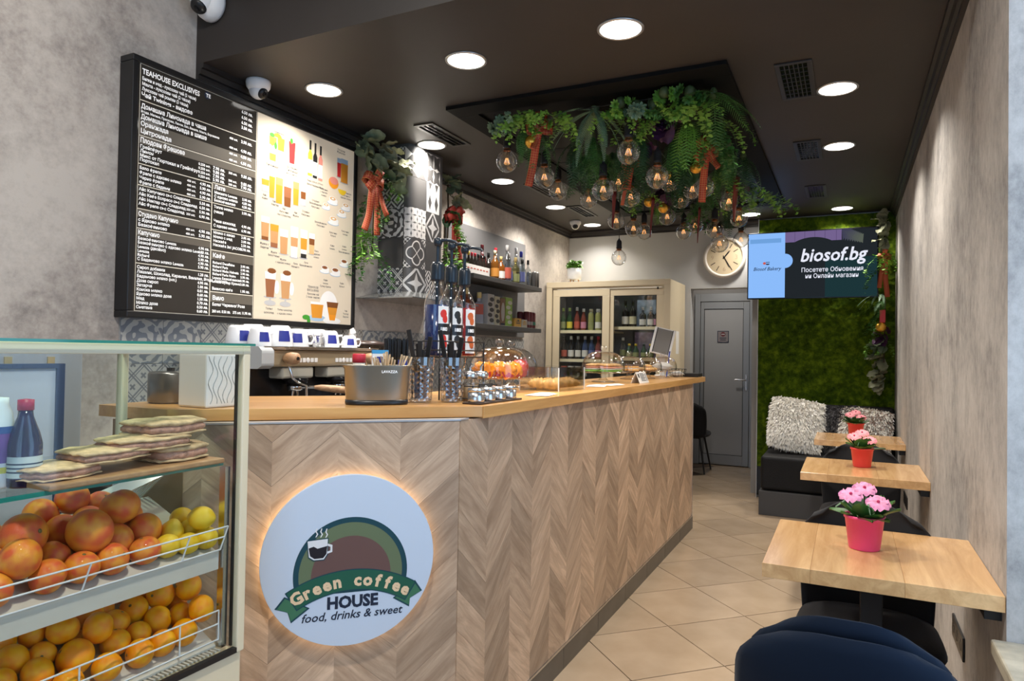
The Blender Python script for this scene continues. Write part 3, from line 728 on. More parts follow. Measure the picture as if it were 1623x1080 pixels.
# things on the glass shelf
SB = thing('serving_board', 'long reddish wooden board under the flatbreads in the display case', 'board', (-1.47, 1.0, 1.0645))
MB().box(-.085, .085, -.2, .215, 0, .012).build('plank', M['board_wood'], SB, .003)
crumb = mat('baked_flatbread', (.60, .43, .24), .8, bump=.5, bscale=50, var=.45, vscale=30)
fill = mat('ham_and_cheese_filling', (.50, .27, .19), .6, bump=.5, bscale=80, var=.35, vscale=60)
def flatbread(loc, rz, sx, sy, th, label):
    t = thing('flatbread', label, 'sandwich', loc, rz, 'flatbreads on the glass shelf')
    def blob(u, v, z):
        a = 2*PI*u; ex = 5.0
        c, s = math.cos(a), math.sin(a); rr = (abs(c)**ex+abs(s)**ex)**(-1/ex)
        w = 1+.05*math.sin(3*a+loc[1]*30)
        return (sx*c*rr*v*w, sy*s*rr*v*w, z)
    for nm, z0, z1, k, m in (('filling', th*.12, th*.72, .97, fill), ('bottom_bread', 0, th*.2, 1, crumb), ('top_bread', th*.66, th, 1, crumb)):
        mb = MB(); n = 28
        for zz in ((z0, z1),):
            prof = [(.0, z0), (.9*k, z0), (k, z0+(z1-z0)*.35), (k, z0+(z1-z0)*.7), (.9*k, z1), (0, z1+.004)]
            vs_ = []; fs = []
            for rr, z in prof:
                for i in range(n):
                    p = blob(i/n, rr, z); vs_.append((p[0], p[1], z+.0014*math.sin(i*1.9+p[0]*60)*(rr > .1)))
            for j in range(len(prof)-1):
                for i in range(n):
                    i2 = (i+1) % n; fs.append((j*n+i, j*n+i2, (j+1)*n+i2, (j+1)*n+i))
            mb.add(vs_, fs, True)
        mb.build(nm, m, t)
flatbread((-1.475, .865, 1.0775), .2, .06, .075, .026, 'thin flatbread lying nearest to the small dark bottle')
flatbread((-1.475, .965, 1.1), .1, .062, .085, .026, 'flatbread resting on the thin one at the left of the pile')
flatbread((-1.48, 1.14, 1.078), 0, .062, .075, .036, 'thick flatbread at the bottom of the right-hand pile')
flatbread((-1.475, 1.06, 1.114), -.05, .062, .095, .028, 'wide flatbread overlapping the middle of the pile')
flatbread((-1.485, 1.125, 1.141), .05, .064, .088, .034, 'flatbread on top of the right-hand pile')
BT = thing('juice_bottle', 'small dark purple bottle with red cap on the glass shelf', 'bottle', (-1.49, .81, 1.0645))
MB().lathe([(0, 0), (.028, 0), (.0305, .004), (.0305, .085), (.026, .105), (.014, .14), (.0125, .155), (0, .155)], 24).build('glass_body', mat('dark_violet_glass', (.02, .01, .05), .1, coat=.5), BT)
MB().lathe([(0, .153), (.0145, .153), (.0145, .174), (0, .176)], 20).build('cap', mat('crimson_cap', (.45, .02, .06), .4), BT)
lb = MB().lathe([(.031, .02), (.031, .062)], 24, cap=False).build('paper_label', mat('pale_label', (.55, .62, .60), .6), BT)
for z in (.03, .038, .046): MB().lathe([(.0312, z), (.0312, z+.003)], 24, cap=False).build('label_line', M['navyink'], lb)
BT2 = thing('yoghurt_bottle', 'white drink bottle with purple label at the left edge of the shelf', 'bottle', (-1.525, .775, 1.0645))
MB().lathe([(0, 0), (.028, 0), (.031, .005), (.031, .12), (.026, .15), (.02, .165), (.02, .178), (0, .18)], 24).build('bottle_body', M['white'], BT2)
lb = MB().lathe([(.0315, .05), (.0315, .118)], 24, cap=False).build('paper_label', mat('purple_label', (.16, .05, .26), .5), BT2)
MB().lathe([(.0317, .108), (.0317, .122)], 24, cap=False).build('label_band', mat('blue_label', (.02, .07, .25), .5), lb)
MB().lathe([(.0317, .03), (.0317, .042)], 24, cap=False).build('label_band', mat('yellow_label', (.7, .6, .02), .5), BT2)
TR = thing('clear_punnet', 'clear ribbed plastic punnet tipped up behind the fruit', 'container', (-1.655, 1.135, .955))
pb = MB(); T = Matrix.Rotation(R(-38), 4, 'Y') @ Matrix.Rotation(R(14), 4, 'X')
for k in range(14):
    pb.box(-.055, .055, -.09+k*.0135, -.083+k*.0135, 0, .003, M=T)
pb.box(-.06, -.055, -.095, .095, 0, .03, M=T).box(.055, .06, -.095, .095, 0, .03, M=T).box(-.06, .06, -.095, -.09, 0, .03, M=T).box(-.06, .06, .09, .095, 0, .03, M=T)
pb.build('tray', mat('clear_plastic', (.55, .62, .62), .15, spec=.7), TR)
# ------------------------------------------------------------ ceiling downlights
LG = 'round ceiling downlights'
def downlight(x, y, label, k=1.0):
    t = thing('ceiling_downlight', label, 'ceiling light', (x, y, ZC), 0, LG)
    MB().lathe([(.088, 0), (.096, 0), (.096, -.004), (.09, -.008), (.084, -.006), (.084, 0)], 36, cap=False).build('ring', mat('silver_ring', (.5, .5, .5), .3, .8) if 'silver_ring' not in bpy.data.materials else bpy.data.materials['silver_ring'], t)
    MB().lathe([(0, -.0045), (.084, -.0045), (.085, -.002), (0, -.002)], 36, cap=False).build('diffuser', M['emit_lamp'], t)
    ld = bpy.data.lights.new('downlight', 'AREA'); ld.shape = 'DISK'; ld.size = .16; ld.energy = LAMP_W*k; ld.color = (1, .93, .84); ld.spread = R(128)
    lo = bpy.data.objects.new('lamp', ld); COL.objects.link(lo); lo.parent = t; lo.location = (0, 0, -.012)
LD = [(-2.42, 2.69, 'downlight above the menu board, left end of its row'), (-1.575, 2.68, 'downlight in the front row between two others'), (-.845, 2.675, 'large nearest downlight at the top of the ceiling'),
      (-2.42, 3.70, 'downlight beside the tiled extractor column'), (-2.42, 4.71, 'downlight over the bottle shelves near the extractor'), (-2.40, 5.73, 'downlight beyond the bottle shelves, before the ceiling camera'), (-2.38, 6.67, 'downlight beside the far ceiling camera', .5),
      (-.058, 3.71, 'downlight next to the largest square ceiling grille'), (-.062, 4.73, 'downlight next to the second square ceiling grille'), (-.06, 6.72, 'downlight just above the television'), (-.83, 6.70, 'downlight half hidden by ceiling plants above the clock', .75)]
for a in LD: downlight(*a)
# added lamps in the front bay, out of view, brighten the case and counter
for x, y, k in ((-1.9, .9, 1.7), (-.45, .5, 4.2)):
    t = thing('ceiling_downlight', 'added unseen downlight of the front bay on the %s side' % ('left' if x < -1 else 'right'), 'ceiling light', (x, y, 3.3), 0, LG)
    MB().lathe([(.084, -.006), (.096, -.006), (.096, 0), (.084, 0)], 30, cap=False).build('ring', M['steel'], t)
    MB().lathe([(0, -.0045), (.084, -.0045)], 30, cap=False).build('diffuser', M['emit_lamp'], t)
    ld = bpy.data.lights.new('downlight', 'AREA'); ld.shape = 'DISK'; ld.size = .16; ld.energy = LAMP_W*k; ld.color = (1, .93, .84)
    lo = bpy.data.objects.new('lamp', ld); COL.objects.link(lo); lo.parent = t; lo.location = (0, 0, -.012)

# grilles
def grille(x0, x1, y0, y1, label, nx, ny, group):
    cx, cy = (x0+x1)/2, (y0+y1)/2; a, b = (x1-x0)/2, (y1-y0)/2
    t = thing('ceiling_grille', label, 'air vent', (cx, cy, ZC), 0, group)
    w = .022
    MB().box(-a, a, -b, -b+w, -.008, 0).box(-a, a, b-w, b, -.008, 0).box(-a, -a+w, -b+w, b-w, -.008, 0).box(a-w, a, -b+w, b-w, -.008, 0).build('frame', M['crown'], t, .002)
    MB().box(-a+w, a-w, -b+w, b-w, -.0015, 0).build('backing', M['gloss_black'], t)
    for i in range(1, nx):
        x = -a+w+(2*a-2*w)*i/nx; MB().box(x-.002, x+.002, -b+w, b-w, -.007, -.002).build('slat', M['crown'], t)
    for j in range(1, ny):
        y = -b+w+(2*b-2*w)*j/ny; MB().box(-a+w, a-w, y-.002, y+.002, -.006, -.003).build('slat', M['crown'], t)
grille(-.315, -.155, 3.29, 3.765, 'black square ceiling grille nearest to the camera', 6, 8, 'square ceiling grilles')
grille(-.318, -.162, 4.535, 4.97, 'black square ceiling grille between two downlights', 6, 8, 'square ceiling grilles')
grille(-.316, -.166, 5.745, 6.17, 'small far ceiling grille above the television', 6, 8, 'square ceiling grilles')
grille(-2.31, -2.175, 3.33, 3.78, 'long black slot diffuser beside the extractor downlight', 3, 2, 'slot diffusers')
grille(-2.31, -2.175, 4.85, 5.35, 'long black slot diffuser over the bottle shelves', 3, 2, 'slot diffusers')
grille(-2.31, -2.175, 5.75, 6.25, 'far black slot diffuser before the back wall', 3, 2, 'slot diffusers')
t = thing('fascia_grille', 'black slotted air grille on the ceiling step at the top edge', 'air vent', (-1.95, 2.2, 3.0))
for k in range(5): MB().box(-.3, .3, -.012, 0, k*.03-.06, k*.03-.045).build('slat', M['crown'], t)
MB().box(-.33, .33, -.004, 0, -.09, .09).build('frame', M['gloss_black'], t)

# security cameras
def dome_cam(loc, label, rx, rz, s=1):
    t = thing('security_camera', label, 'security camera', loc, rz, 'white security cameras'); t.rotation_euler = (rx, 0, rz); t.scale = (s, s, s)
    MB().lathe([(0, 0), (.055, 0), (.057, -.01), (.054, -.03), (.04, -.05), (0, -.05)], 28).build('housing', M['white'], t)
    b = MB().ell((0, 0, -.045), .042, .042, .042, 24, 14).build('ball', M['white'], t)
    T = Matrix.Translation((0, 0, -.045)) @ Matrix.Rotation(R(58), 4, 'X')
    MB().lathe([(0, -.044), (.022, -.044), (.027, -.034), (.027, -.03), (0, -.03)], 20, M=T).build('lens_ring', M['black'], b)
    MB().lathe([(0, -.0465), (.008, -.0455), (.011, -.044), (0, -.044)], 14, M=T).build('lens', M['gloss_black'], b)
dome_cam((-2.645, 2.47, ZC), 'white turret camera on the ceiling just above the menu board', 0, R(-85), 1.05)
dome_cam((-2.47, 6.42, ZC), 'small white dome camera in the far ceiling corner', 0, R(-159), 1.0)
dome_cam((-2.64, 2.195, 2.925), 'white twin-lens camera on the ceiling step at the top left', R(-90), 0, 1.35)

# ------------------------------------------------------------ menu board
MY0, MY1, MZ0, MZ1 = 1.83, 3.285, 1.47, 2.572
MBD = thing('menu_board', 'large illuminated menu board, price list left and drink pictures right', 'menu board', (XL, (MY0+MY1)/2, MZ0))
fw = .028
fr = MB().box(XL, XL+.085, MY0, MY1, MZ0, MZ0+fw).box(XL, XL+.085, MY0, MY1, MZ1-fw, MZ1).box(XL, XL+.085, MY0, MY0+fw, MZ0+fw, MZ1-fw).box(XL, XL+.085, MY1-fw, MY1, MZ0+fw, MZ1-fw)
wp(fr, 'frame', mat('black_board_frame', (.01, .01, .011), .4), MBD, .004)
XP = XL+.076
wp(MB().box(XL+.01, XP, MY0+fw, 2.507, MZ0+fw, MZ1-fw), 'price_panel', mat('charcoal_print_panel', (.035, .031, .027), .07, spec=.5), MBD)
wp(MB().box(XL+.01, XP, 2.507, MY1-fw, MZ0+fw, MZ1-fw), 'picture_panel', mat('cream_print_panel', (.54, .47, .37), .3, emit=(.74, .64, .5), es=.24), MBD)
def menu_art():
    P = Print(MBD, (XP-XL, -MBD.location.y, -MZ0), (0, 1, 0), (0, 0, 1))
    Wt = LETTER; rule = flatmat('cream_rule', (.70, .66, .56)); band = flatmat('taupe_band', (.12, .105, .085))
    y0, y1, yd = 1.868, 2.503, 2.243
    for z in (2.39, 2.24): P.rect(y0, y1, z-.002, z+.002, rule, 'rule', .0007, True)
    for z in (2.12, 2.03, 1.93, 1.848, 1.70): P.rect(y0, yd, z-.002, z+.002, rule, 'rule', .0007, True)
    for z in (2.125, 2.03, 1.905, 1.808, 1.612): P.rect(yd, y1, z-.002, z+.002, rule, 'rule', .0007, True)
    P.rect(yd-.0025, yd+.0025, 1.50, 2.12, rule, 'rule', .0007, True)
    for a, b_, z, w in ((y0, y0+.0025, 1.5, 2.54), (y1-.0025, y1, 1.5, 2.54)): P.rect(a, b_, z, w, rule, 'rule', .0007, True)
    for z in (2.5435, 1.4985): P.rect(y0, y1, z-.0015, z+.0015, rule, 'rule', .0007, True)
    for a, b_, z0, z1 in ((y0, y1, 2.205, 2.238), (y0, yd, 1.895, 1.927), (y0, yd, 1.815, 1.846), (yd, y1, 2.095, 2.122), (yd, y1, 1.765, 1.806), (yd, y1, 1.565, 1.610), (y0, y1, 2.245, 2.30)): P.rect(a, b_, z0, z1, band, 'heading_band', .0003, True)
    def T(y, z, s, body, w=None): P.text(y, z, body, s*1.08, Wt, off=.03, width=w, h=.001)
    T(1.878, 2.503, .030, 'TEAHOUSE EXCLUSIVES', .285)
    T(1.878, 2.477, .018, 'Билки и мед - луксозен чай (2 чаши)', .265); T(1.878, 2.455, .018, 'Мента - луксозен чай (2 чаши)', .235); T(1.878, 2.433, .018, 'Луксозен чай ронлен (2 чаши)', .225); T(1.876, 2.406, .024, 'Чай Twinings - видове', .25)
    P.ell(2.205, 2.522, .017, .017, M['navyink'], 'emblem', .0009); T(2.196, 2.513, .022, 'TE')
    T(1.876, 2.357, .026, 'Домашна Лимонада в чаша', .325); T(1.876, 2.338, .013, 'Ягода, Малина, Праскова, Лимон, Бяз, Ванила, Мента, Боровинка', .40)
    T(1.876, 2.312, .026, 'Домашна Лимонада в шише', .33); T(1.876, 2.283, .025, 'Оранжада', .13); T(1.876, 2.252, .025, 'Цитронада', .145)
    T(1.876, 2.212, .027, 'Плодови Фрешове', .215)
    for i, s in enumerate(('Грейпфрут', 'Лимон', 'Микс от Портокал и Грейпфрут', 'Портокал')):
        z = 2.188-i*.0185; T(1.876, z, .018, s); T(2.165, z, .015, '0.250 мл.'); T(2.245, z, .019, ('7.90', '9.80', '7.90', '5.90')[i]+' лв.')
        if i != 1: T(2.335, z, .014, '500 мл.'); T(2.41, z, .019, ('9.80', '', '9.80', '7.90')[i]+' лв.')
    for i, z in enumerate((2.505, 2.478, 2.452, 2.428)): T(2.405, z, .019, ('6.50', '6.50', '6.50', '3.50')[i]+' лв.')
    for i, z in enumerate((2.357, 2.312, 2.283, 2.252)): T(2.405, z, .019, ('3.90', '4.90', '4.50', '4.50')[i]+' лв.'); T(2.335, z, .014, '400 мл.')
    def block(items, z, dz, x, xp, s=.018, ml=None):
        for i, (a, p) in enumerate(items):
            T(x, z-i*dz, s, a)
            if p: T(xp, z-i*dz, s, p+' лв.')
            if ml and p and i < len(ml) and ml[i]: T(xp-.068, z-i*dz, .013, ml[i])
    block([('Бяло фрапе', '4.90'), ('Фрапе с ядково мляко', '5.90'), ('Черно фрапе', '4.90'), ('Фрапе с бадеми', '5.90')], 2.098, .0205, 1.876, 2.175, .017, ['400 мл.']*4)
    block([('Айс Капучино със Сладолед', '5.50'), ('Айс Кафе Еспресо със Сладолед', '6.50'), ('Айс Нектар със Сладолед', '5.90'), ('Айс Фрапе със Сладолед', '6.90')], 2.008, .0205, 1.876, 2.175, .0165, ['', '', '350 мл.', '350 мл.'])
    T(1.876, 1.90, .025, 'Студено Капучино', .19)
    block([('с Ядково мляко', '4.90'), ('Безкофеиново', '5.90')], 1.878, .0205, 1.876, 2.175, .018, ['400 мл.', '400 мл.'])
    T(1.876, 1.822, .025, 'Капучино', .10)
    block([('Безкофеиново Lavazza', '4.90'), ('Безкофеиново с ядково мляко Lavazza', '6.90'), ('Lavazza (двойно)', '4.90'), ('Lavazza', '3.90'), ('Richard', '4.90'), ('С Бадемово мляко Lavazza', '5.90')], 1.80, .0175, 1.876, 2.175, .0165)
    block([('Сироп добавки', '1.20'), ('Лешник, Шоколад, Карамел, Ванилия, Ягода, Амарето', ''), ('Бадемово мляко (мл.)', '4.90'), ('Доза сироп', '1.00'), ('Захарче', '0.01'), ('Конска мляко', '0.60'), ('Ядково мляко доза', '1.50'), ('Мед', '0.70'), ('Мляко доза', '0.50'), ('Сметана', '0.60')], 1.678, .0187, 1.876, 2.175, .0165)
    T(2.255, 2.098, .025, 'Лате')
    block([('Макиато Lavazza', '3.90'), ('С ядково мляко', '4.80'), ('Безкофеиново', '4.50')], 2.076, .0185, 2.255, 2.42, .0165)
    block([('Топло мляко', '3.90'), ('(чаша)', ''), ('', ''), ('Чаша шоколад', '4.90'), ('С ядково мляко', '6.90')], 2.008, .022, 2.255, 2.42, .0165)
    block([('Мляко с какао', '3.00'), ('Мляко с мед', '3.00'), ('Нескафе', '2.50'), ('Нескафе 3в1 JACOBS', '1.90')], 1.887, .0195, 2.255, 2.42, .0165)
    T(2.255, 1.775, .026, 'Кафе')
    block([('Richard Decaffeine', '3.90'), ('Richard Paris', '3.90'), ('Richard Moka Helvetia', '3.90'), ('Richard Perle Noire', '3.90'), ('Lavazza Безкофеиново', '3.90'), ('Lavazza Супер Крема', '3.00')], 1.745, .0178, 2.255, 2.42, .0155)
    block([('Виенско кафе', '1.90')], 1.622, .02, 2.255, 2.42, .0165)
    T(2.258, 1.575, .026, 'Вино'); T(2.258, 1.547, .018, 'Бяло/ Червено/ Розе'); T(2.258, 1.515, .017, '200 мл. 8.50 лв.   375 мл. 11.90 лв.', .235)
    # ---- picture side
    C = {k: flatmat('ink_'+k, v) for k, v in dict(amber=(.65, .27, .03), tan=(.50, .27, .12), brown=(.20, .07, .02), white=(.82, .82, .82), red=(.60, .03, .03), lime=(.42, .55, .05), yellow=(.80, .55, .03), green=(.05, .28, .03), black=(.02, .02, .02), blue=(.35, .50, .68), pink=(.70, .25, .2), grey=(.45, .45, .46), crema=(.66, .42, .2), orange=(.80, .30, .02), choc=(.28, .11, .05)).items()}
    def glass_(y, z, w, h, layers, nm='drink_picture', top=1.0, bot=.8, keep=False):
        P.open(nm); P.ell(y, z-h/2, w*.62, h*.05, C['grey'], nm, .0004, 14)
        zz = z-h/2
        for f, c in layers:
            z2 = zz+h*f; k0 = bot+(top-bot)*(zz-z+h/2)/h; k1 = bot+(top-bot)*(z2-z+h/2)/h
            P.poly([(y-w/2*k0, zz), (y+w/2*k0, zz), (y+w/2*k1, z2), (y-w/2*k1, z2)], C[c], nm, .0009); zz = z2
        if not keep: P.close()
    def cup(y, z, s, c='crema'):
        P.open('cup_picture'); P.ell(y, z-s*.55, s*1.3, s*.35, C['blue'], 'cup_picture', .0004, 18); P.ell(y, z-s*.5, s*1.2, s*.3, C['white'], 'cup_picture', .0007, 18)
        P.poly([(y-s*.85, z+s*.2), (y-s*.6, z-s*.55), (y+s*.6, z-s*.55), (y+s*.85, z+s*.2)], C['white'], 'cup_picture', .001); P.ell(y+s*.95, z-s*.1, s*.25, s*.28, C['white'], 'cup_picture', .0009, 12)
        P.ell(y, z+s*.2, s*.85, s*.36, C['white'], 'cup_picture', .0012, 18); P.ell(y, z+s*.2, s*.72, s*.28, C[c], 'cup_picture', .0014, 18); P.ell(y, z+s*.2, s*.3, s*.12, C['white'] if c == 'crema' else C['brown'], 'cup_picture', .0016, 10); P.close()
    glass_(2.612, 2.385, .05, .125, [(.3, 'lime'), (.35, 'white'), (.35, 'lime')], keep=True); P.ell(2.605, 2.42, .016, .022, C['yellow'], 'drink_picture', .0011, 12); P.ell(2.63, 2.405, .01, .02, C['green'], 'drink_picture', .0013, 10); P.ell(2.605, 2.455, .018, .012, C['green'], 'drink_picture', .0013, 8); P.close()
    glass_(2.668, 2.41, .05, .09, [(.25, 'blue'), (.75, 'amber')], keep=True); P.ell(2.643, 2.452, .03, .022, C['orange'], 'drink_picture', .0011, 12, 0, PI); P.close()
    glass_(2.748, 2.40, .045, .115, [(.6, 'red'), (.4, 'red')], top=1.05, keep=True); P.ell(2.742, 2.462, .01, .016, C['green'], 'drink_picture', .0013, 8); P.rect(2.752, 2.754, 2.45, 2.50, C['grey'], 'drink_picture', .0011); P.close()
    for y, c, z in ((2.885, 'lime', 2.395), (2.925, 'black', 2.39), (2.968, 'pink', 2.385)):
        P.open('bottle_picture'); P.poly([(y-.017, z-.085), (y+.017, z-.085), (y+.017, z+.035), (y+.007, z+.055), (y+.007, z+.085), (y-.007, z+.085), (y-.007, z+.055), (y-.017, z+.035)], C[c], 'bottle_picture', .0009)
        P.rect(y-.0075, y+.0075, z+.06, z+.112, C['black'], 'bottle_picture', .0011); P.rect(y-.0165, y+.0165, z-.07, z+.005, C['white'], 'bottle_picture', .0011); P.close()
    glass_(3.125, 2.415, .035, .11, [(.75, 'red'), (.25, 'blue')]); glass_(3.172, 2.405, .062, .14, [(.8, 'amber'), (.2, 'blue')], top=1.0, bot=.95)
    P.open('fruit_picture'); P.ell(3.08, 2.315, .042, .034, C['orange'], 'fruit_picture', .0012, 18); P.ell(3.083, 2.327, .036, .022, C['pink'], 'fruit_picture', .0014, 16); P.close(); P.ell(3.155, 2.29, .036, .03, C['yellow'], 'fruit_picture', .0012, 14, PI, 2*PI)
    for y, z, w, h, L in ((2.567, 2.185, .05, .06, [(.5, 'grey'), (.5, 'amber')]), (2.612, 2.195, .04, .13, [(.85, 'amber'), (.15, 'white')]), (2.662, 2.19, .052, .16, [(.6, 'amber'), (.25, 'tan'), (.15, 'white')]), (2.722, 2.175, .056, .14, [(.35, 'brown'), (.4, 'choc'), (.25, 'white')]), (2.783, 2.188, .045, .125, [(.7, 'amber'), (.3, 'tan')]), (2.838, 2.185, .04, .1, [(.35, 'grey'), (.4, 'brown'), (.25, 'white')])): glass_(y, z, w, h, L)
    for y, z, w, h, L in ((2.572, 1.965, .055, .12, [(.15, 'brown'), (.6, 'tan'), (.25, 'white')]), (2.635, 1.935, .058, .12, [(.2, 'choc'), (.5, 'tan'), (.3, 'amber')]), (2.703, 1.915, .058, .13, [(.7, 'tan'), (.3, 'white')]), (2.778, 1.925, .056, .165, [(.35, 'white'), (.3, 'tan'), (.35, 'white')]), (2.85, 1.925, .052, .155, [(.15, 'black'), (.15, 'white'), (.4, 'amber'), (.3, 'white')]), (2.912, 1.935, .045, .115, [(.45, 'crema'), (.3, 'brown'), (.25, 'white')])): glass_(y, z, w, h, L)
    for y, z, s in ((3.075, 2.215, .035), (3.19, 2.20, .033), (3.02, 2.17, .027), (3.155, 2.155, .033), (3.085, 2.10, .037)): cup(y, z, s)
    for y, z, s in ((3.02, 1.81, .032), (3.11, 1.805, .036), (3.185, 1.865, .033)): cup(y, z, s, 'choc')
    for y in (2.615, 2.722):
        glass_(y, 1.68, .072, .13, [(.72, 'choc' if y < 2.7 else 'tan'), (.28, 'white')], top=1.05, bot=.7, keep=True); P.rect(y-.006, y+.006, 1.585, 1.615, C['grey'], 'drink_picture', .0009); P.ell(y, 1.585, .04, .014, C['grey'], 'drink_picture', .001, 14); P.ell(y+.045, 1.67, .016, .035, C['white'], 'drink_picture', .0006, 12)
        P.ell(y+.008, 1.752, .03, .014, C['brown'], 'drink_picture', .0013, 9); P.close()
    P.ell(3.06, 1.60, .075, .085, C['white'], 'teapot_picture', .0004, 24); P.ell(2.965, 1.525, .07, .018, C['blue'], 'saucer_picture', .0005, 18); P.ell(3.09, 1.515, .075, .02, C['white'], 'plate_picture', .0006, 18)
    glass_(2.965, 1.57, .105, .09, [(.85, 'amber'), (.15, 'white')], 'tea_picture', 1.0, .75); glass_(3.092, 1.57, .1, .105, [(.3, 'orange'), (.4, 'amber'), (.3, 'brown')], 'tea_picture', 1.0, .45)
    P.open('leaf_picture'); P.ell(2.88, 1.525, .03, .014, C['green'], 'tea_picture', .0008, 10); P.ell(2.90, 1.505, .013, .022, C['green'], 'tea_picture', .0009, 10); P.close()
    K = M['navyink']
    for y, z, s, b in ((2.65, 2.475, .015, 'Оранжада'), (2.61, 2.292, .017, 'Лимонада'), (2.75, 2.315, .017, 'Домашна'), (2.75, 2.297, .017, 'Лимонада'), (2.75, 2.28, .012, '400 мл./500 мл.'), (2.93, 2.278, .014, 'Вино 200мл./375мл.'), (2.93, 2.258, .014, 'Бяло/Червено/Розе'), (3.14, 2.515, .016, 'Плодови'), (3.14, 2.50, .016, 'Фрешове'), (3.0, 2.255, .014, 'Капучино'), (3.0, 2.238, .014, 'с ядково'), (3.0, 2.22, .014, 'мляко'), (3.19, 2.275, .014, 'Безкофеиново'), (3.19, 2.258, .014, 'Капучино с'), (3.19, 2.242, .014, 'ядково мляко'), (2.565, 2.13, .015, 'Айс'), (2.565, 2.113, .015, 'Кафе'), (2.63, 2.11, .015, 'Айс'), (2.635, 2.093, .015, 'Нектар'), (2.70, 2.085, .014, 'Айс'), (2.70, 2.068, .014, 'Капучино'), (2.70, 2.05, .014, 'със Сладолед'), (2.785, 2.08, .014, 'Айс'), (2.785, 2.063, .014, 'Фрапе'), (2.86, 2.10, .014, 'Студено'), (2.86, 2.082, .014, 'Капучино'), (2.935, 2.175, .014, 'Студено'), (2.935, 2.158, .014, 'Безкофеиново'), (2.935, 2.14, .014, 'Капучино'), (2.98, 2.06, .014, 'Безкофеиново'), (2.98, 2.043, .014, 'Капучино'), (3.085, 2.02, .014, 'Капучино'), (3.085, 2.003, .014, 'Richard'), (3.19, 2.045, .014, 'Капучино'), (3.19, 2.028, .014, 'Lavazza'), (2.57, 1.88, .015, 'Фрапе с'), (2.57, 1.862, .015, 'бадеми'), (2.635, 1.845, .014, 'Фрапе'), (2.635, 1.828, .014, 'Бяло/Черно'), (2.70, 1.815, .014, 'Фрапе'), (2.70, 1.798, .014, 'с ядково мляко'), (2.79, 1.805, .014, 'Лате'), (2.79, 1.788, .014, 'Макиато'), (2.87, 1.82, .014, 'Лате'), (2.87, 1.803, .014, 'Безкофеиново'), (2.95, 1.895, .014, 'Лате'), (2.95, 1.878, .014, 'с ядково'), (2.95, 1.86, .014, 'мляко'), (3.08, 1.945, .014, 'Кафе'), (3.08, 1.928, .014, 'Lavazza'), (3.185, 1.955, .014, 'Кафе'), (3.185, 1.938, .014, 'Lavazza'), (3.185, 1.92, .014, 'Безкофеиново'), (3.03, 1.74, .014, 'Кафе'), (3.03, 1.722, .014, 'Lavazza'), (3.03, 1.704, .014, 'Супер Крема'), (3.17, 1.735, .014, 'Кафе'), (3.17, 1.717, .014, 'Richard'), (2.61, 1.55, .016, 'Топъл'), (2.61, 1.53, .016, 'шоколад'), (2.72, 1.55, .014, 'Топъл шоколад'), (2.72, 1.53, .014, 'с ядково мляко'), (2.93, 1.69, .017, 'TEAHOUSE'), (2.93, 1.672, .017, 'EXCLUSIVES'), (2.93, 1.652, .014, 'Луксозен чай'), (2.93, 1.635, .014, '2 чаши - видове'), (3.21, 1.575, .014, 'Чай'), (3.21, 1.558, .014, 'Twinings'), (3.21, 1.54, .014, 'Видове')): P.text(y, z, b, s, K, off=.004, align='CENTER', h=.0008)
    P.done()
menu_art()
# ------------------------------------------------------------ patterned tiles on the left wall
def quad_tile(m, w, h, th=.006):
    mb = MB(); v = [(0, 0, th), (w, 0, th), (w, h, th), (0, h, th), (0, 0, 0), (w, 0, 0), (w, h, 0), (0, h, 0)]
    uv = [(0, 0), (1, 0), (1, 1), (0, 1)]
    mb.add(v, [(0, 1, 2, 3)], uv=[uv]); mb.add(v, [(4, 5, 1, 0), (5, 6, 2, 1), (6, 7, 3, 2), (7, 4, 0, 3)], uv=[[(.5, .02)]*4]*4)
    return mb.mesh('tile', m)
sp = [quad_tile(M[k], .198, .198) for k in ('s_medal', 's_quatre', 's_lattice', 's_star')]
for c in range(20):
    for r_ in range(2):
        y = 1.86+c*.2; z = 1.475-.2*(r_+1)
        if y > 5.7: continue
        inst(sp[(c*3+r_*2+(c*c) % 5) % 4], 'tile', wl, frame_mat((XL, y, z), (0, 1, 0), (0, 0, 1)))
struct('wall_backsplash', MB().box(XL, XL+.003, 1.855, 5.85, 1.07, 1.477), mat('pale_tile_grout', (.3, .29, .28), .8))

# ------------------------------------------------------------ tiled extractor column with glass hood
HD = thing('extractor_hood', 'extractor column covered in black and white patterned tiles above a glass canopy', 'extractor hood', (-2.62, 3.8, 1.668))
HX, HY0, HY1, hr = -2.5, 3.605, 3.975, .06
def hood_path(s):
    """s: distance along the tiled faces, 0 at the wall on the near face"""
    a = (-2.76, HY0); l1 = (HX-hr)-a[0]; la = hr*PI/2
    if s <= l1: return (a[0]+s, HY0)
    if s <= l1+la:
        t = (s-l1)/hr; return (HX-hr+hr*math.sin(t), HY0+hr-hr*math.cos(t))
    return (HX, HY0+hr+(s-l1-la))
core = [hood_path(s*.02) for s in range(1, 27)]
core = [(x-.008 if y > HY0+.01 else x, y+.008) for x, y in core if y < HY1-.02]+[(HX-.008, HY1), (-2.755, HY1)]
wp(MB().prism(core, 1.68, 2.68), 'column', M['shelf_grey'], HD)
rows = [2.467, 2.272, 2.077, 1.882, 1.687]
cols = [(.003, .198, ['s_petal0', 't_diamond', 't_medal', 't_plain', 't_lattice']), (.202, .40, ['t_tri', 't_plain', 't_petal4', 't_quatre', 't_star']), (.404, .56, ['t_petal', 't_argyle', 't_star', 't_plain', 't_diamond'])]
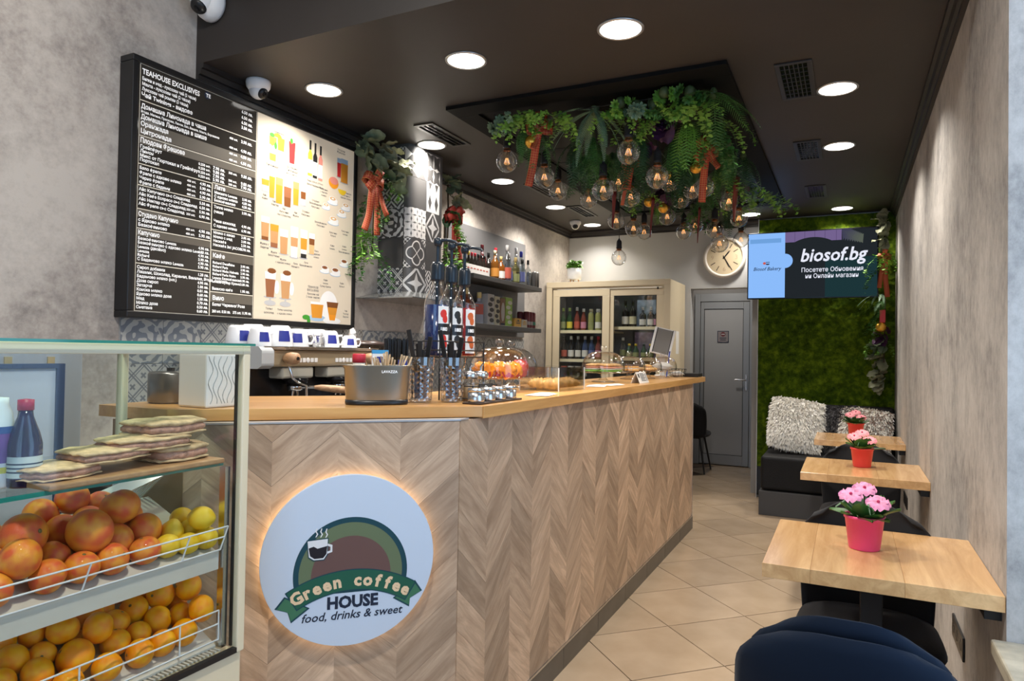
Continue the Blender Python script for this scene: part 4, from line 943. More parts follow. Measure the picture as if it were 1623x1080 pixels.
for s0, s1, ms in cols:
    for z, k in zip(rows, ms):
        if k == 's_petal0': k = 't_quatre'
        n = 10; h = .193
        mb = MB()
        f = lambda u, v, o: (*hood_path(s0+(s1-s0)*u), z+h*v)
        mb.grid(lambda u, v: f(u, v, 0), n, 1)
        e = []
        for v_ in (0, 1):
            e.append([f(i/n, v_, 0) for i in range(n+1)])
        cx, cy = -2.7, 3.8
        for row, zz in ((e[0], z), (e[1], z+h)):
            q = [(x+(cx-x)*.03, y+(cy-y)*.03, zz) for x, y, _ in row]
            mb.add(row+q, [(i, i+1, n+2+i, n+1+i) for i in range(n)], uv=[[(.5, .02)]*4]*n)
        wp(mb, 'tile', M[k], HD)
can = MB(); top = [(-2.755, HY0-.01), (HX+.01, HY0-.01), (HX+.01, HY1+.01), (-2.755, HY1+.01)]; bot = [(-2.755, 3.385), (-2.33, 3.385), (-2.33, 4.2), (-2.755, 4.2)]
can.add([(x, y, 1.725) for x, y in top]+[(x, y, 1.674) for x, y in bot]+[(x, y, 1.668) for x, y in bot], [(i, (i+1) % 4, 4+(i+1) % 4, 4+i) for i in range(4)]+[(4+i, 4+(i+1) % 4, 8+(i+1) % 4, 8+i) for i in range(4)]+[(11, 10, 9, 8), (0, 1, 2, 3)])
wp(can, 'canopy', mat('smoked_glass_canopy', (.26, .27, .27), .12, .6), HD)

# ------------------------------------------------------------ back counter along the left wall
BC = thing('back_counter', 'dark work counter against the left wall behind the bar', 'counter', (-2.45, 3.9, 0))
wp(MB().box(XL+.002, -2.12, 1.5, 5.85, .08, .87), 'carcass', M['shelf_grey'], BC)
wp(MB().box(XL+.002, -2.09, 1.48, 5.87, .87, .905), 'counter_top', mat('speckled_stone_top', (.22, .21, .20), .3, var=.4, vscale=60), BC, .004)
wp(MB().box(XL+.05, -2.17, 1.52, 5.83, 0, .08), 'plinth', M['black'], BC)
for k in range(7): wp(MB().box(-2.119, -2.102, 1.52+k*.617, 1.52+k*.617+.6, .1, .85), 'door', M['shelf_panel'], BC, .003)

# ------------------------------------------------------------ espresso machine
EM = thing('espresso_machine', 'beige two-group espresso machine with wooden knobs behind the counter', 'espresso machine', (-2.45, 2.5, .905))
beige = mat('champagne_enamel', (.40, .33, .22), .3, .35)
EY0, EY1, EX = 2.13, 2.93, -2.25
wp(MB().box(-2.68, -2.34, EY0+.02, EY1-.02, .99, 1.27), 'rear_body', mat('dark_machine_steel', (.03, .03, .032), .25, .6), EM, .01)
wp(MB().box(-2.68, EX, EY0+.06, EY1-.01, 1.268, 1.345), 'front_panel', beige, EM, .012)
wp(MB().box(-2.69, EX+.02, EY0+.02, EY1+.01, 1.346, 1.353).box(EX+.012, EX+.02, EY0+.02, EY1+.01, 1.353, 1.36), 'cup_tray', M['chrome'], EM, .002)
side = MB().prism([(-2.70, 1.345), (-2.235, 1.358), (-2.215, 1.34), (-2.215, 1.275), (-2.24, 1.262), (-2.70, 1.262)], 0, .07, M=frame_mat((0, EY0+.06, 0), (1, 0, 0), (0, 0, 1)))
wp(side, 'side_cover', mat('pale_grey_cover', (.42, .44, .45), .3), EM, .01)
wp(MB().box(-2.68, -2.2, EY0+.02, EY1-.02, .905, .985), 'drip_tray', M['steel'], EM, .005)
for k in range(18): wp(MB().box(-2.36, -2.21, EY0+.06+k*.042, EY0+.075+k*.042, .985, .99), 'grate_bar', M['chrome'], EM)
for i, y in enumerate((2.385, 2.68)):
    gm = MB(); gm.box(-2.36, -2.26, y-.1, y+.1, 1.215, 1.268); wp(gm, 'group_cover', mat('pale_group_cover', (.38, .37, .32), .35) if i == 0 else bpy.data.materials['pale_group_cover'], EM, .01)
    gh = MB(); gh.lathe([(0, 0), (.05, 0), (.058, .006), (.058, .026), (.045, .03), (0, .03)], 28, (-2.28, y, 1.188)); wp(gh, 'group_head', M['gloss_black'], EM)
    pf = MB(); pf.lathe([(0, 0), (.033, 0), (.036, .012), (.036, .03), (0, .03)], 24, (-2.28, y, 1.158)); pf.cyl((-2.25, y+.01, 1.174), (-2.18, y+.035, 1.174), .008, n=10); pf.cyl((-2.28, y-.012, 1.158), (-2.28, y-.018, 1.125), .007, .005); pf.cyl((-2.28, y+.012, 1.158), (-2.28, y+.018, 1.125), .007, .005)
    p_ = wp(pf, 'portafilter', M['chrome'], EM)
    hm = MB().tube([(-2.19, y+.03, 1.175), (-2.165, y+.045, 1.174), (-2.12, y+.085, 1.168), (-2.08, y+.12, 1.162), (-2.075, y+.124, 1.161)], [.008, .014, .017, .0155, .006], 12)
    hm.build('wooden_handle', M['handle_wood'], p_)
for y in (EY0+.155, EY1-.09, EY1-.03):
    k_ = MB().tube([(EX+.002, y, 1.307), (EX+.02, y, 1.307), (EX+.045, y, 1.307), (EX+.072, y, 1.307), (EX+.078, y, 1.307)], [.014, .024, .028, .025, .01], 18)
    kk = wp(k_, 'steam_knob', M['handle_wood'], EM); MB().cyl((EX+.0785, y, 1.307), (EX+.082, y, 1.307), .008).build('knob_cap', M['black'], kk)
for y0 in (2.37, 2.62):
    for k in range(5):
        wp(MB().box(EX+.001, EX+.004, y0+k*.026, y0+k*.026+.02, 1.288, 1.308) if k != 2 else MB().lathe([(0, 0), (.012, 0), (.012, .004), (0, .004)], 16, M=frame_mat((EX, y0+k*.026+.01, 1.298), (0, 1, 0), (0, 0, 1))), 'button', M['white'], EM, .002)
wp(MB().tube([(-2.23, EY0+.165, 1.27), (-2.21, EY0+.165, 1.22), (-2.20, EY0+.19, 1.20), (-2.185, EY0+.225, 1.185), (-2.18, EY0+.23, 1.0)], .006, 10), 'steam_wand', M['chrome'], EM)
wp(MB().tube([(-2.225, EY1-.06, 1.27), (-2.20, EY1-.06, 1.2), (-2.19, EY1-.07, 1.02)], .006, 10), 'steam_wand', M['chrome'], EM)

# cups and glasses on the machine
def cup_proto(name, r, h, m, handle=True, print_=True, flip=True):
    t = bpy.data.objects.new(name, None)
    COL.objects.link(t)
    prof = [(0, 0), (r*.62, 0), (r*.78, h*.12), (r*.95, h*.6), (r, h), (r*.94, h), (r*.88, h*.6), (r*.7, h*.15), (0, h*.1)]
    if flip: prof = [(a, h-b) for a, b in prof][::-1]
    b = MB().lathe(prof, 22, cap=False).build('bowl', m, t)
    if handle:
        sg = -1 if flip else 1; zc = h*.5
        MB().tube([(0, r*.85, zc+h*.22), (0, r*1.25, zc+h*.25), (0, r*1.42, zc), (0, r*1.2, zc-h*.25), (0, r*.8, zc-h*.24)], r*.1, 8).build('handle', m, t)
    if print_:
        n = 5; k = MB(); rr = r*1.004
        def prn(u, v):
            a = R(-26)+R(52)*u; zz = h*(.28+.48*v); q = (1-zz/h) if flip else zz/h
            ra = r*(.78+.17*min(1, max(0, (q-.12)/.48)) if q < .6 else .95+.05*(q-.6)/.4)+.0012
            return (ra*math.cos(a), ra*math.sin(a), zz)
        k.grid(prn, n, 3).build('printed_patch', M['navy'], t)
    return t
cp = cup_proto('coffee_cup', .042, .062, M['porcelain'])
CG = 'upturned cups on the espresso machine'
spots = [(-2.33, 2.215, 'white cup with blue print at the left end of the front row', .2, 1.1), (-2.32, 2.325, 'big white cup with blue print third along the machine top', .1, 1.25), (-2.43, 2.19, 'white cup behind the left end of the front row', .3, 1.2), (-2.44, 2.28, 'white cup in the back row behind the big front cup', .1, 1.3), (-2.44, 2.375, 'back-row white cup with teal-edged print beside the glasses', -.2, 1.2), (-2.31, 2.425, 'white cup with blue print standing left of the glasses', -.3, 1.1), (-2.42, 2.60, 'white cup with blue print behind the glass cups', .1, 1.15), (-2.33, 2.665, 'front white cup with blue print right of the glasses', 0, 1.1), (-2.44, 2.70, 'tall white cup at the right of the back row', -.3, 1.2), (-2.30, 2.785, 'small white espresso cup at the right end of the machine', -.2, .85)]
for i, (x, y, lb, rz, sc) in enumerate(spots):
    o = cp if i == 0 else dup(cp, (x, y, 1.3535), rz)
    o.location = (x, y, 1.3535); o.rotation_euler = (0, 0, rz-.5); o.scale = (sc*1.15, sc*1.15, sc*1.3); tag(o, lb, 'cup', CG)
gp = cup_proto('glass_cup', .036, .075, M['dome_glass'], True, False)
for i, (x, y, lb) in enumerate([(-2.32, 2.49, 'clear glass cup upturned at the left of the three'), (-2.31, 2.56, 'clear glass cup upturned in the middle of the three'), (-2.36, 2.53, 'clear glass cup upturned behind the other two glasses')]):
    o = gp if i == 0 else dup(gp, (x, y, 1.3535)); o.location = (x, y, 1.3535); tag(o, lb, 'glass', 'glasses on the espresso machine')
fo = thing('foil_vase', 'crumpled silver foil vase at the right end of the machine top', 'vase', (-2.33, 2.845, 1.3535))
mb = MB(); mb.ell((0, 0, .055), .024, .024, .055, 14, 14, fn=lambda d: 1+.22*noise.noise(d*5)); mb.build('vase_body', mat('crumpled_foil', (.75, .75, .76), .12, 1, bump=1, bscale=120), fo)
# grinder beside the machine
GR = thing('coffee_grinder', 'coffee grinder with smoky bean hopper and brown lid', 'grinder', (-2.42, 3.075, .905))
MB().box(-.09, .09, -.08, .08, 0, .3).build('body', M['shelf_grey'], GR, .01)
MB().lathe([(.05, .3), (.085, .36), (.105, .40), (.105, .475), (.1, .475), (.08, .36), (.045, .3)], 28, cap=False).build('hopper', glass('smoky_hopper', (.72, .66, .6), .1, .6), GR)
MB().lathe([(0, .31), (.045, .31), (.078, .36), (.095, .40), (.09, .425), (0, .43)], 24).build('beans', mat('coffee_beans', (.07, .03, .015), .4, bump=1, bscale=90), GR)
MB().lathe([(0, .472), (.112, .472), (.112, .482), (.06, .497), (0, .498)], 28).build('lid', mat('brown_lid', (.06, .04, .035), .3), GR)
# low things seen between machine and counter
for i, (y, cl, lb) in enumerate([(2.20, (.75, .7, .66), 'patterned paper cups stacked under the steam wand'), (2.05, (.2, .2, .2), 'stack of grey lids left of the espresso machine')]):
    t = thing('paper_cup_stack', lb, 'cups', (-2.2, y, .991 if i == 0 else .905))
    for k in range(3 if i == 0 else 4): MB().lathe([(0, 0), (.03, 0), (.04, .08), (.042, .08), (.042, .086), (0, .086)], 20, (0, 0, k*.02)).build('cup', mat('printed_cup_%d' % i, cl, .5, var=.3, vscale=40) if k == 0 else bpy.data.materials['printed_cup_%d' % i], t)
JG = thing('milk_jug', 'small blue-white milk jug in front of the machine', 'jug', (-2.14, 2.86, .905))
MB().lathe([(0, 0), (.04, 0), (.045, .05), (.034, .16), (.038, .23), (.034, .23), (.03, .16), (.04, .05), (0, .01)], 20).build('jug_body', mat('blue_white_glaze', (.3, .42, .6), .2), JG)
MB().tube([(.035, 0, .2), (.075, 0, .19), (.08, 0, .12), (.042, 0, .07)], .006, 8).build('handle', M['porcelain'], JG)

# things left of the machine, seen through the display case
PB = thing('patterned_box', 'white box with grey line pattern standing on the left end of the worktop', 'box', (-1.72, 1.45, 1.1735))
MB().box(-.06, .06, -.066, .066, 0, .16).build('carton', M['white'], PB, .006)
pt = MB()
for k in range(7):
    pts = [(.0608, -.052+.017*k+.008*math.sin(j*.9+k), .012+j*.0115) for j in range(13)]
    pt.tube(pts, .0012, 5)
pt.build('line_print', mat('grey_line_print', (.4, .44, .46), .6), PB)['kind'] = 'stuff'
ST = thing('steel_pan', 'dark steel container at the left end of the worktop', 'container', (-1.925, 1.47, 1.1735))
MB().lathe([(0, 0), (.06, 0), (.065, .006), (.065, .09), (.06, .098), (0, .1)], 26).build('pan_body', mat('dark_steel', (.2, .19, .18), .3, .9), ST)
MB().cyl((0, 0, .098), (0, 0, .11), .012).build('knob', M['black'], ST)
LK = thing('storage_cabinet', 'tall grey cabinet with gold strips seen through the case', 'cabinet', (-2.55, 1.1, 0))
MB().box(-.2, .16, -.75, .38, .0, 1.33).build('carcass', mat('mist_grey_lacquer', (.33, .35, .38), .5), LK, .006)
for y in (-.33, -.12, .0, .13, .26): MB().box(.16, .166, y, y+.022, .05, 1.31).build('strip', M['goldfoil'], LK)
WB = thing('framed_panel', 'pale blue-white panel with dark blue frame leaning on the grey cabinet', 'panel', (-2.3, 1.13, .905))
MB().box(0, .012, -.52, .2, -.88, .37).build('panel', mat('pale_blue_panel', (.55, .65, .78), .4), WB)
MB().box(0, .02, .2, .225, -.88, .385).box(0, .02, -.52, .2, .37, .385).build('frame', mat('dark_blue_frame', (.03, .06, .14), .4), WB)

# ------------------------------------------------------------ bottle shelves
SH = thing('wall_shelf_unit', 'grey wall panel carrying two dark floating bottle shelves', 'shelf', (XL, 5.1, 1.5))
wp(MB().box(XL, XL+.018, 4.42, 5.83, 1.49, 2.365), 'back_panel', M['shelf_panel'], SH, .002)
for z in (1.90, 1.53): wp(MB().box(XL+.018, -2.5, 4.42, 5.68, z, z+.036), 'shelf', M['shelf_grey'], SH, .002)
_BM = {}
def bm(name, col, rough=.12, **k):
    if name not in _BM: _BM[name] = mat(name, col, rough, **k)
    return _BM[name]
def bottle(loc, label, h, r, gl, cap, lab, shape='wine', group=None, cat='bottle', lz=(.12, .4)):
    t = thing('bottle', label, cat, loc, random.uniform(0, 6), group)
    sh = {'wine': [(0, 0), (.92, 0), (1, .02), (1, .56), (.85, .64), (.36, .72), (.33, .90)], 'beer': [(0, 0), (.92, 0), (1, .02), (1, .48), (.8, .6), (.42, .78), (.4, .92)], 'square': [(0, 0), (.95, 0), (1, .02), (1, .62), (.8, .67), (.36, .71), (.34, .88)], 'jar': [(0, 0), (.95, 0), (1, .03), (1, .7), (.8, .82), (.6, .86), (.6, .9)]}[shape]
    n = 4 if shape == 'square' else 18
    MB().lathe([(a*r, b*h) for a, b in sh]+[(0, sh[-1][1]*h)], n, smooth=shape != 'square', a0=PI/4).build('bottle_body', gl, t)
    rc = sh[-1][0]*r*1.14; z0 = sh[-1][1]*h*.93
    MB().lathe([(0, z0), (rc, z0), (rc, h*.985), (rc*.9, h), (0, h)], 14).build('cap', cap, t)
    if lab: MB().lathe([(r*1.012, h*lz[0]), (r*1.012, h*lz[1])], n, cap=False, smooth=shape != 'square', a0=PI/4).build('paper_label', lab, t)
    return t
clear = glass('clear_spirit_glass', (.80, .83, .84), .12, .6, .05, 2); amber = bm('amber_spirit', (.16, .05, .008)); dark = bm('dark_bottle_glass', (.015, .012, .01)); wine = bm('red_wine_glass', (.05, .006, .008)); green = bm('green_bottle_glass', (.015, .05, .015)); honey = bm('honey_spirit', (.12, .045, .008))
redc = bm('red_cap', (.5, .02, .04), .35); goldc = bm('gold_cap', (.62, .48, .2), .35); silv = bm('silver_cap', (.6, .6, .6), .3); blkc = bm('black_cap', (.01, .01, .01), .35); bluec = bm('blue_cap', (.02, .03, .3), .35); whc = bm('white_cap', (.7, .7, .7), .4); creamc = bm('cream_cap', (.55, .5, .34), .4)
wlab = bm('white_bottle_label', (.62, .6, .58), .6); olab = bm('orange_bottle_label', (.45, .19, .03), .6); blab = bm('blue_bottle_label', (.10, .12, .3), .6); glab = bm('green_bottle_label', (.22, .24, .10), .6); rlab = bm('red_bottle_label', (.42, .09, .06), .6); pklab = bm('pink_bottle_label', (.5, .2, .3), .6)
ZS = 1.9365; SG_ = 'spirits on the upper shelf'
for i, (y, c, lb) in enumerate([(4.51, redc, 'miniature bottle with red cap left of the yellow-capped one'), (4.565, bm('yellow_cap', (.7, .5, .05), .4), 'miniature bottle with yellow cap in the white carton'), (4.615, redc, 'miniature bottle with red cap right of the yellow-capped one'), (4.665, redc, 'miniature with red cap, last of the red caps'), (4.72, blkc, 'black-capped miniature nearest to the red caps'), (4.768, blkc, 'black-capped miniature in the middle of three'), (4.815, blkc, 'black-capped miniature nearest to the tall wine bottle')]):
    bottle((-2.63, y, ZS), lb, .185, .022, dark, c, None, 'beer', 'miniatures on the upper shelf')
CB = thing('miniature_carton', 'white printed carton holding the row of miniature bottles', 'carton', (-2.63, 4.66, ZS))
for a in ((.03, .034, -.19, .19), (-.034, -.03, -.19, .19)): MB().box(*a, 0, .085).build('side', wlab, CB)
for y in (-.19, .187): MB().box(-.03, .03, y, y+.003, 0, .085).build('end', wlab, CB)
for k in range(7): MB().box(.0341, .0346, -.17+k*.05, -.14+k*.05, .05, .06).build('print', rlab, CB)
for y, h, r, gl, c, la, sh, lb, x in [(4.87, .285, .038, wine, wine, None, 'wine', 'tall dark red wine bottle beside the miniatures', -2.68), (4.945, .245, .036, honey, creamc, olab, 'wine', 'amber bottle with cream cap and orange label', -2.6), (5.0, .24, .033, dark, blkc, None, 'wine', 'slim dark bottle behind the amber bottles', -2.69), (5.035, .205, .034, amber, goldc, wlab, 'wine', 'amber bottle with white label, front row', -2.59), (5.09, .29, .036, clear, redc, wlab, 'wine', 'clear bottle with bright red cap', -2.67), (5.165, .32, .037, clear, silv, rlab, 'wine', 'tallest clear bottle with long silver neck', -2.6), (5.255, .265, .038, clear, silv, blab, 'wine', 'clear bottle with blue label and silver cap', -2.63), (5.35, .24, .037, glass('pale_gold_spirit', (.85, .8, .5), .12, .6, .05, 2), goldc, glab, 'wine', 'pale yellow bottle with gold cap', -2.61), (5.44, .305, .037, clear, bluec, blab, 'wine', 'clear bottle with blue cap and round blue label', -2.60), (5.50, .35, .036, clear, whc, wlab, 'wine', 'tall clear bottle with white cap', -2.68), (5.545, .24, .03, clear, blkc, None, 'wine', 'slim clear bottle left of the can pack', -2.58), (5.615, .26, .036, clear, blkc, None, 'wine', 'short clear bottle with black cap behind the can pack', -2.67)]:
    bottle((x, y, ZS), lb, h, r, gl, c, la, sh, SG_)
KP = thing('can_pack', 'dark shrink-wrapped pack of cans at the right end of the upper shelf', 'cans', (-2.57, 5.63, ZS))
for i in range(2):
    for j in range(2): MB().lathe([(0, 0), (.02, 0), (.024, .008), (.024, .13), (.019, .142), (0, .142)], 16, (.026-.052*i, -.026+.052*j, 0)).build('can', bm('dark_can', (.08, .075, .07), .3), KP)
ZS2 = 1.5665
bottle((-2.66, 4.60, ZS2), 'whisky bottle with tall gold cap behind the red-labelled one', .28, .036, amber, goldc, rlab, 'square', 'lower shelf', lz=(.1, .5))
bottle((-2.60, 4.69, ZS2), 'square whisky bottle with red label and gold cap', .25, .048, bm('smoky_clear', (.3, .3, .34)), goldc, rlab, 'square', 'lower shelf', lz=(.3, .62))
bottle((-2.66, 4.51, ZS2), 'whisky bottle half hidden by the syrup bottles', .26, .036, amber, blkc, rlab, 'square', 'lower shelf', lz=(.2, .55))
def gift_box(y0, y1, h, m1, m2, lb, x0=-2.66, x1=-2.56, kind='wave'):
    t = thing('gift_box', lb, 'box', ((x0+x1)/2, (y0+y1)/2, ZS2), 0, 'spirit boxes on the lower shelf'); a = (x1-x0)/2; b = (y1-y0)/2
    MB().box(-a, a, -b, b, 0, h).build('carton', m1, t, .002)
    P = Print(t, (a, 0, 0), (0, 1, 0), (0, 0, 1))
    if kind == 'wave':
        for k in range(5): P.ell(b*.25*(-1)**k, h*(.15+.17*k), b*.7, h*.07, m2, 'printed_shape_%s' % 'abcde'[k] if False else 'printed_shape', .0008, 14)
    elif kind == 'oval':
        P.ell(0, h*.5, b*.7, h*.34, m2, 'printed_shape', .0008, 20); P.rect(-b*.8, b*.8, h*.03, h*.1, M['navyink'], 'printed_band', .0008)
    else:
        P.rect(-b*.8, b*.8, h*.62, h*.66, m2, 'printed_band', .0008); P.ell(0, h*.75, b*.3, h*.1, m2, 'printed_shape', .0008, 14); P.rect(-b*.6, b*.6, h*.4, h*.5, m2, 'printed_band', .0008)
    for q in P.done(): pass
gift_box(4.76, 4.87, .245, bm('pale_grey_box', (.45, .45, .45), .5), bm('charcoal_print', (.06, .06, .065), .5), 'grey box with dark swirls next to the square whisky')
gift_box(4.88, 4.97, .235, bm('ivory_box', (.5, .48, .36), .5), bm('charcoal_print', (.06, .06, .065), .5), 'ivory and black striped box')
gift_box(4.98, 5.07, .23, bm('brown_box', (.22, .13, .08), .5), bm('silver_oval', (.5, .48, .48), .5), 'brown box with pale oval window', kind='oval')
gift_box(5.08, 5.20, .24, bm('lime_box', (.30, .50, .10), .5), bm('white_print', (.65, .68, .6), .5), 'bright green box with white wave')
gift_box(5.21, 5.39, .262, bm('pearl_box', (.48, .47, .43), .5), bm('grey_print', (.14, .14, .14), .5), 'wide pearl-grey box with certificate print', -2.72, -2.66, 'cert')
gift_box(5.215, 5.34, .075, bm('golden_box', (.45, .25, .05), .4), bm('charcoal_print', (.06, .06, .065), .5), 'low golden box in front of the pearl-grey one', -2.62, -2.54, 'cert')
gift_box(5.35, 5.46, .07, bm('grey_gold_box', (.35, .33, .28), .4), bm('golden_box', (.45, .25, .05), .4), 'low grey and gold box beside the cans', -2.62, -2.54, 'cert')
KP = thing('can_pack', 'dark red and green can pack at the right end of the lower shelf', 'cans', (-2.6, 5.57, ZS2))
for i in range(2):
    for j in range(3):
        c = MB().lathe([(0, 0), (.026, 0), (.03, .01), (.03, .135), (.024, .147), (0, .147)], 16, (-.031+.062*i, -.062+.062*j, 0)).build('can', bm('maroon_can', (.14, .03, .035), .3), KP)
        MB().lathe([(.0304, .03), (.0304, .06)], 16, (-.031+.062*i, -.062+.062*j, 0), cap=False).build('can_band', bm('green_can_band', (.05, .18, .12), .4) if j == 2 else bm('grey_can_band', (.3, .28, .28), .4), c)

# ------------------------------------------------------------ drinks fridge
FX0, FX1, FYF, FZ = -2.745, -1.49, 6.35, 2.06
FR = thing('drinks_fridge', 'large cream drinks fridge with two sliding glass doors', 'fridge', ((FX0+FX1)/2, 6.67, 0))
wp(MB().box(FX0, FX0+.05, FYF+.02, 6.99, .05, FZ).box(FX1-.05, FX1, FYF+.02, 6.99, .05, FZ).box(FX0+.05, FX1-.05, FYF+.02, 6.99, 1.99, FZ).box(FX0+.05, FX1-.05, FYF+.02, 6.99, .05, .2).box(FX0+.05, FX1-.05, 6.94, 6.99, .2, 1.99), 'cabinet', M['cream'], FR, .004)
wp(MB().box(FX0, FX1, FYF, FYF+.02, 2.005, FZ).box(FX0, FX0+.06, FYF, FYF+.02, .05, 2.005).box(FX1-.06, FX1, FYF, FYF+.02, .05, 2.005), 'front_frame', M['cream'], FR, .003)
wp(MB().box(FX0+.05, FX1-.05, 6.925, 6.939, .2, 1.99).box(FX0+.05, FX0+.06, FYF+.05, 6.93, .2, 1.99).box(FX1-.06, FX1-.05, FYF+.05, 6.93, .2, 1.99), 'liner', mat('grey_fridge_liner', (.10, .10, .10), .5), FR)
for k, (a, b_, yo) in enumerate([(FX0+.065, -2.085, .022), (-2.12, FX1-.065, .036)]):
    d_ = MB(); y = FYF+yo; fw_ = .078
    d_.box(a, b_, y, y+.012, 1.915, 1.985).box(a, b_, y, y+.012, .22, .3).box(a, a+fw_, y, y+.012, .3, 1.915).box(b_-fw_, b_, y, y+.012, .3, 1.915)
    dd = wp(d_, 'door', M['cream'], FR, .003)
    MB().box(a+fw_, b_-fw_, y+.004, y+.008, .3, 1.915).build('pane', M['glass'], dd)
    MB().box(a+fw_-.004, a+fw_, y-.002, y+.002, .3, 1.915).box(b_-fw_, b_-fw_+.004, y-.002, y+.002, .3, 1.915).box(a+fw_, b_-fw_, y-.002, y+.002, 1.911, 1.915).build('seal', M['black'], dd)
for z, a, b_ in ((1.565, FX0+.06, -2.1), (1.276, FX0+.06, -2.1), (1.60, -2.1, FX1-.06), (1.30, -2.1, FX1-.06), (.9, FX0+.06, FX1-.06)):
    wp(MB().box(a, b_, FYF+.1, 6.9, z, z+.012).box(a, b_, FYF+.09, FYF+.1, z-.012, z+.018), 'shelf', M['cream_lt'], FR)
wp(MB().box(FX0+.1, FX1-.1, FYF+.06, FYF+.075, 1.955, 1.985), 'fridge_light', emis('cool_fridge_light', (.9, .95, 1), 2.0), FR)
wp(MB().box(-1.615, -1.6, FYF-.004, FYF, 1.965, 1.985), 'lock', M['black'], FR)
wp(MB().box(FX1, FX1+.001, 6.6, 6.72, 1.36, 1.58), 'notice', M['paper'], FR)
FB = 'bottles in the drinks fridge'
z1 = 1.5775
for x, gl, c, la, lb, sh, h in [(-2.625, green, bm('lime_cap', (.35, .5, .1), .4), glab, 'green-necked lemonade bottle, first on the upper fridge shelf', 'beer', .235), (-2.555, green, bm('lime_cap', (.35, .5, .1), .4), bm('yellow_bottle_label', (.6, .5, .05), .6), 'green-necked bottle with yellow label on the upper fridge shelf', 'beer', .235), (-2.475, bm('rose_juice', (.16, .04, .03)), silv, rlab, 'rose-red juice bottle on the upper fridge shelf', 'beer', .24), (-2.405, bm('rose_juice', (.16, .04, .03)), whc, pklab, 'red juice bottle with pink label on the upper fridge shelf', 'beer', .225), (-2.325, bm('olive_juice', (.25, .25, .1)), creamc, glab, 'olive-green bottle on the upper fridge shelf', 'jar', .22), (-2.25, bm('olive_juice', (.25, .25, .1)), whc, wlab, 'pale olive bottle at the end of the upper fridge shelf', 'jar', .22)]:
    bottle((x, FYF+.17, z1), lb, h, .03, gl, c, la, sh, FB)
for x, gl, c, la, lb in [(-2.61, dark, blkc, rlab, 'dark bottle with red label, first on the lower fridge shelf'), (-2.535, dark, whc, wlab, 'dark bottle with white cap, second on the lower fridge shelf'), (-2.46, dark, silv, wlab, 'dark bottle with white label, third on the lower fridge shelf'), (-2.385, bm('blue_bottle_glass', (.03, .05, .12)), silv, wlab, 'bluish bottle, fourth on the lower fridge shelf'), (-2.315, bm('blue_bottle_glass', (.03, .05, .12)), whc, blab, 'bluish bottle with blue label on the lower fridge shelf'), (-2.245, bm('rose_juice', (.16, .04, .03)), redc, pklab, 'pink-red bottle at the end of the lower fridge shelf')]:
    bottle((x, FYF+.17, 1.289), lb, .235, .031, gl, c, la, 'beer', FB)
for x, la, lb in [(-1.975, wlab, 'wine bottle with white label behind the right fridge door'), (-1.90, creamc, 'wine bottle with cream label behind the right fridge door'), (-1.80, wlab, 'dark bottle in the middle of the right fridge shelf'), (-1.72, wlab, 'dark bottle with white label near the right fridge frame'), (-1.655, pklab, 'dark bottle with pink label at the right fridge frame')]:
    bottle((x, FYF+.19, 1.6125), lb, .27 if x < -1.85 else .2, .034, dark, blkc if x < -1.85 else silv, la, 'wine', FB)
for x, c, lb in [(-1.99, silv, 'clear water bottle at the left of the lower right shelf'), (-1.925, bm('yellow_cap', (.7, .5, .05), .4), 'bottle with yellow cap nearest to the fridge centre'), (-1.86, bm('yellow_cap', (.7, .5, .05), .4), 'bottle with yellow cap in the middle of the right door'), (-1.78, blkc, 'dark bottle between the yellow caps'), (-1.715, bm('yellow_cap', (.7, .5, .05), .4), 'bottle with yellow cap nearest to the right frame')]:
    bottle((x, FYF+.17, 1.313), lb, .14 if c != silv else .2, .03, green if c != silv else clear, c, glab, 'beer', FB)
PC = thing('picture_card', 'pale blue and pink printed card inside the right fridge door', 'card', (-1.76, FYF+.3, 1.62))
MB().box(-.13, .13, 0, .004, 0, .27).build('card', bm('pale_blue_card', (.4, .5, .62), .5, var=.4, vscale=14), PC)
PC2 = thing('picture_card', 'lilac printed card on the lower shelf of the right fridge door', 'card', (-1.77, FYF+.3, 1.32))
MB().box(-.14, .14, 0, .004, 0, .25).build('card', bm('lilac_card', (.36, .27, .42), .5, var=.5, vscale=18), PC2)
for k in range(4):
    bottle((-2.6+k*.075, FYF+.17, .913), 'dark bottle with %s cap on the bottom fridge shelf' % ['red', 'blue', 'white', 'silver'][k], .24, .03, dark, [redc, bluec, whc, silv][k], [rlab, blab, wlab, pklab][k], 'beer', 'bottom fridge shelf')
# plant on the fridge
PT = thing('potted_plant', 'small bright green plant in a white footed pot on the fridge', 'plant', (-2.505, 6.5, FZ))
MB().lathe([(0, .035), (.065, .035), (.07, .045), (.072, .15), (.066, .15), (.064, .06), (0, .06)], 26).build('pot', M['white'], PT)
for k in range(3): MB().cyl((.05*math.cos(k*2.1), .05*math.sin(k*2.1), 0), (.045*math.cos(k*2.1), .045*math.sin(k*2.1), .04), .008).build('foot', M['handle_wood'], PT)
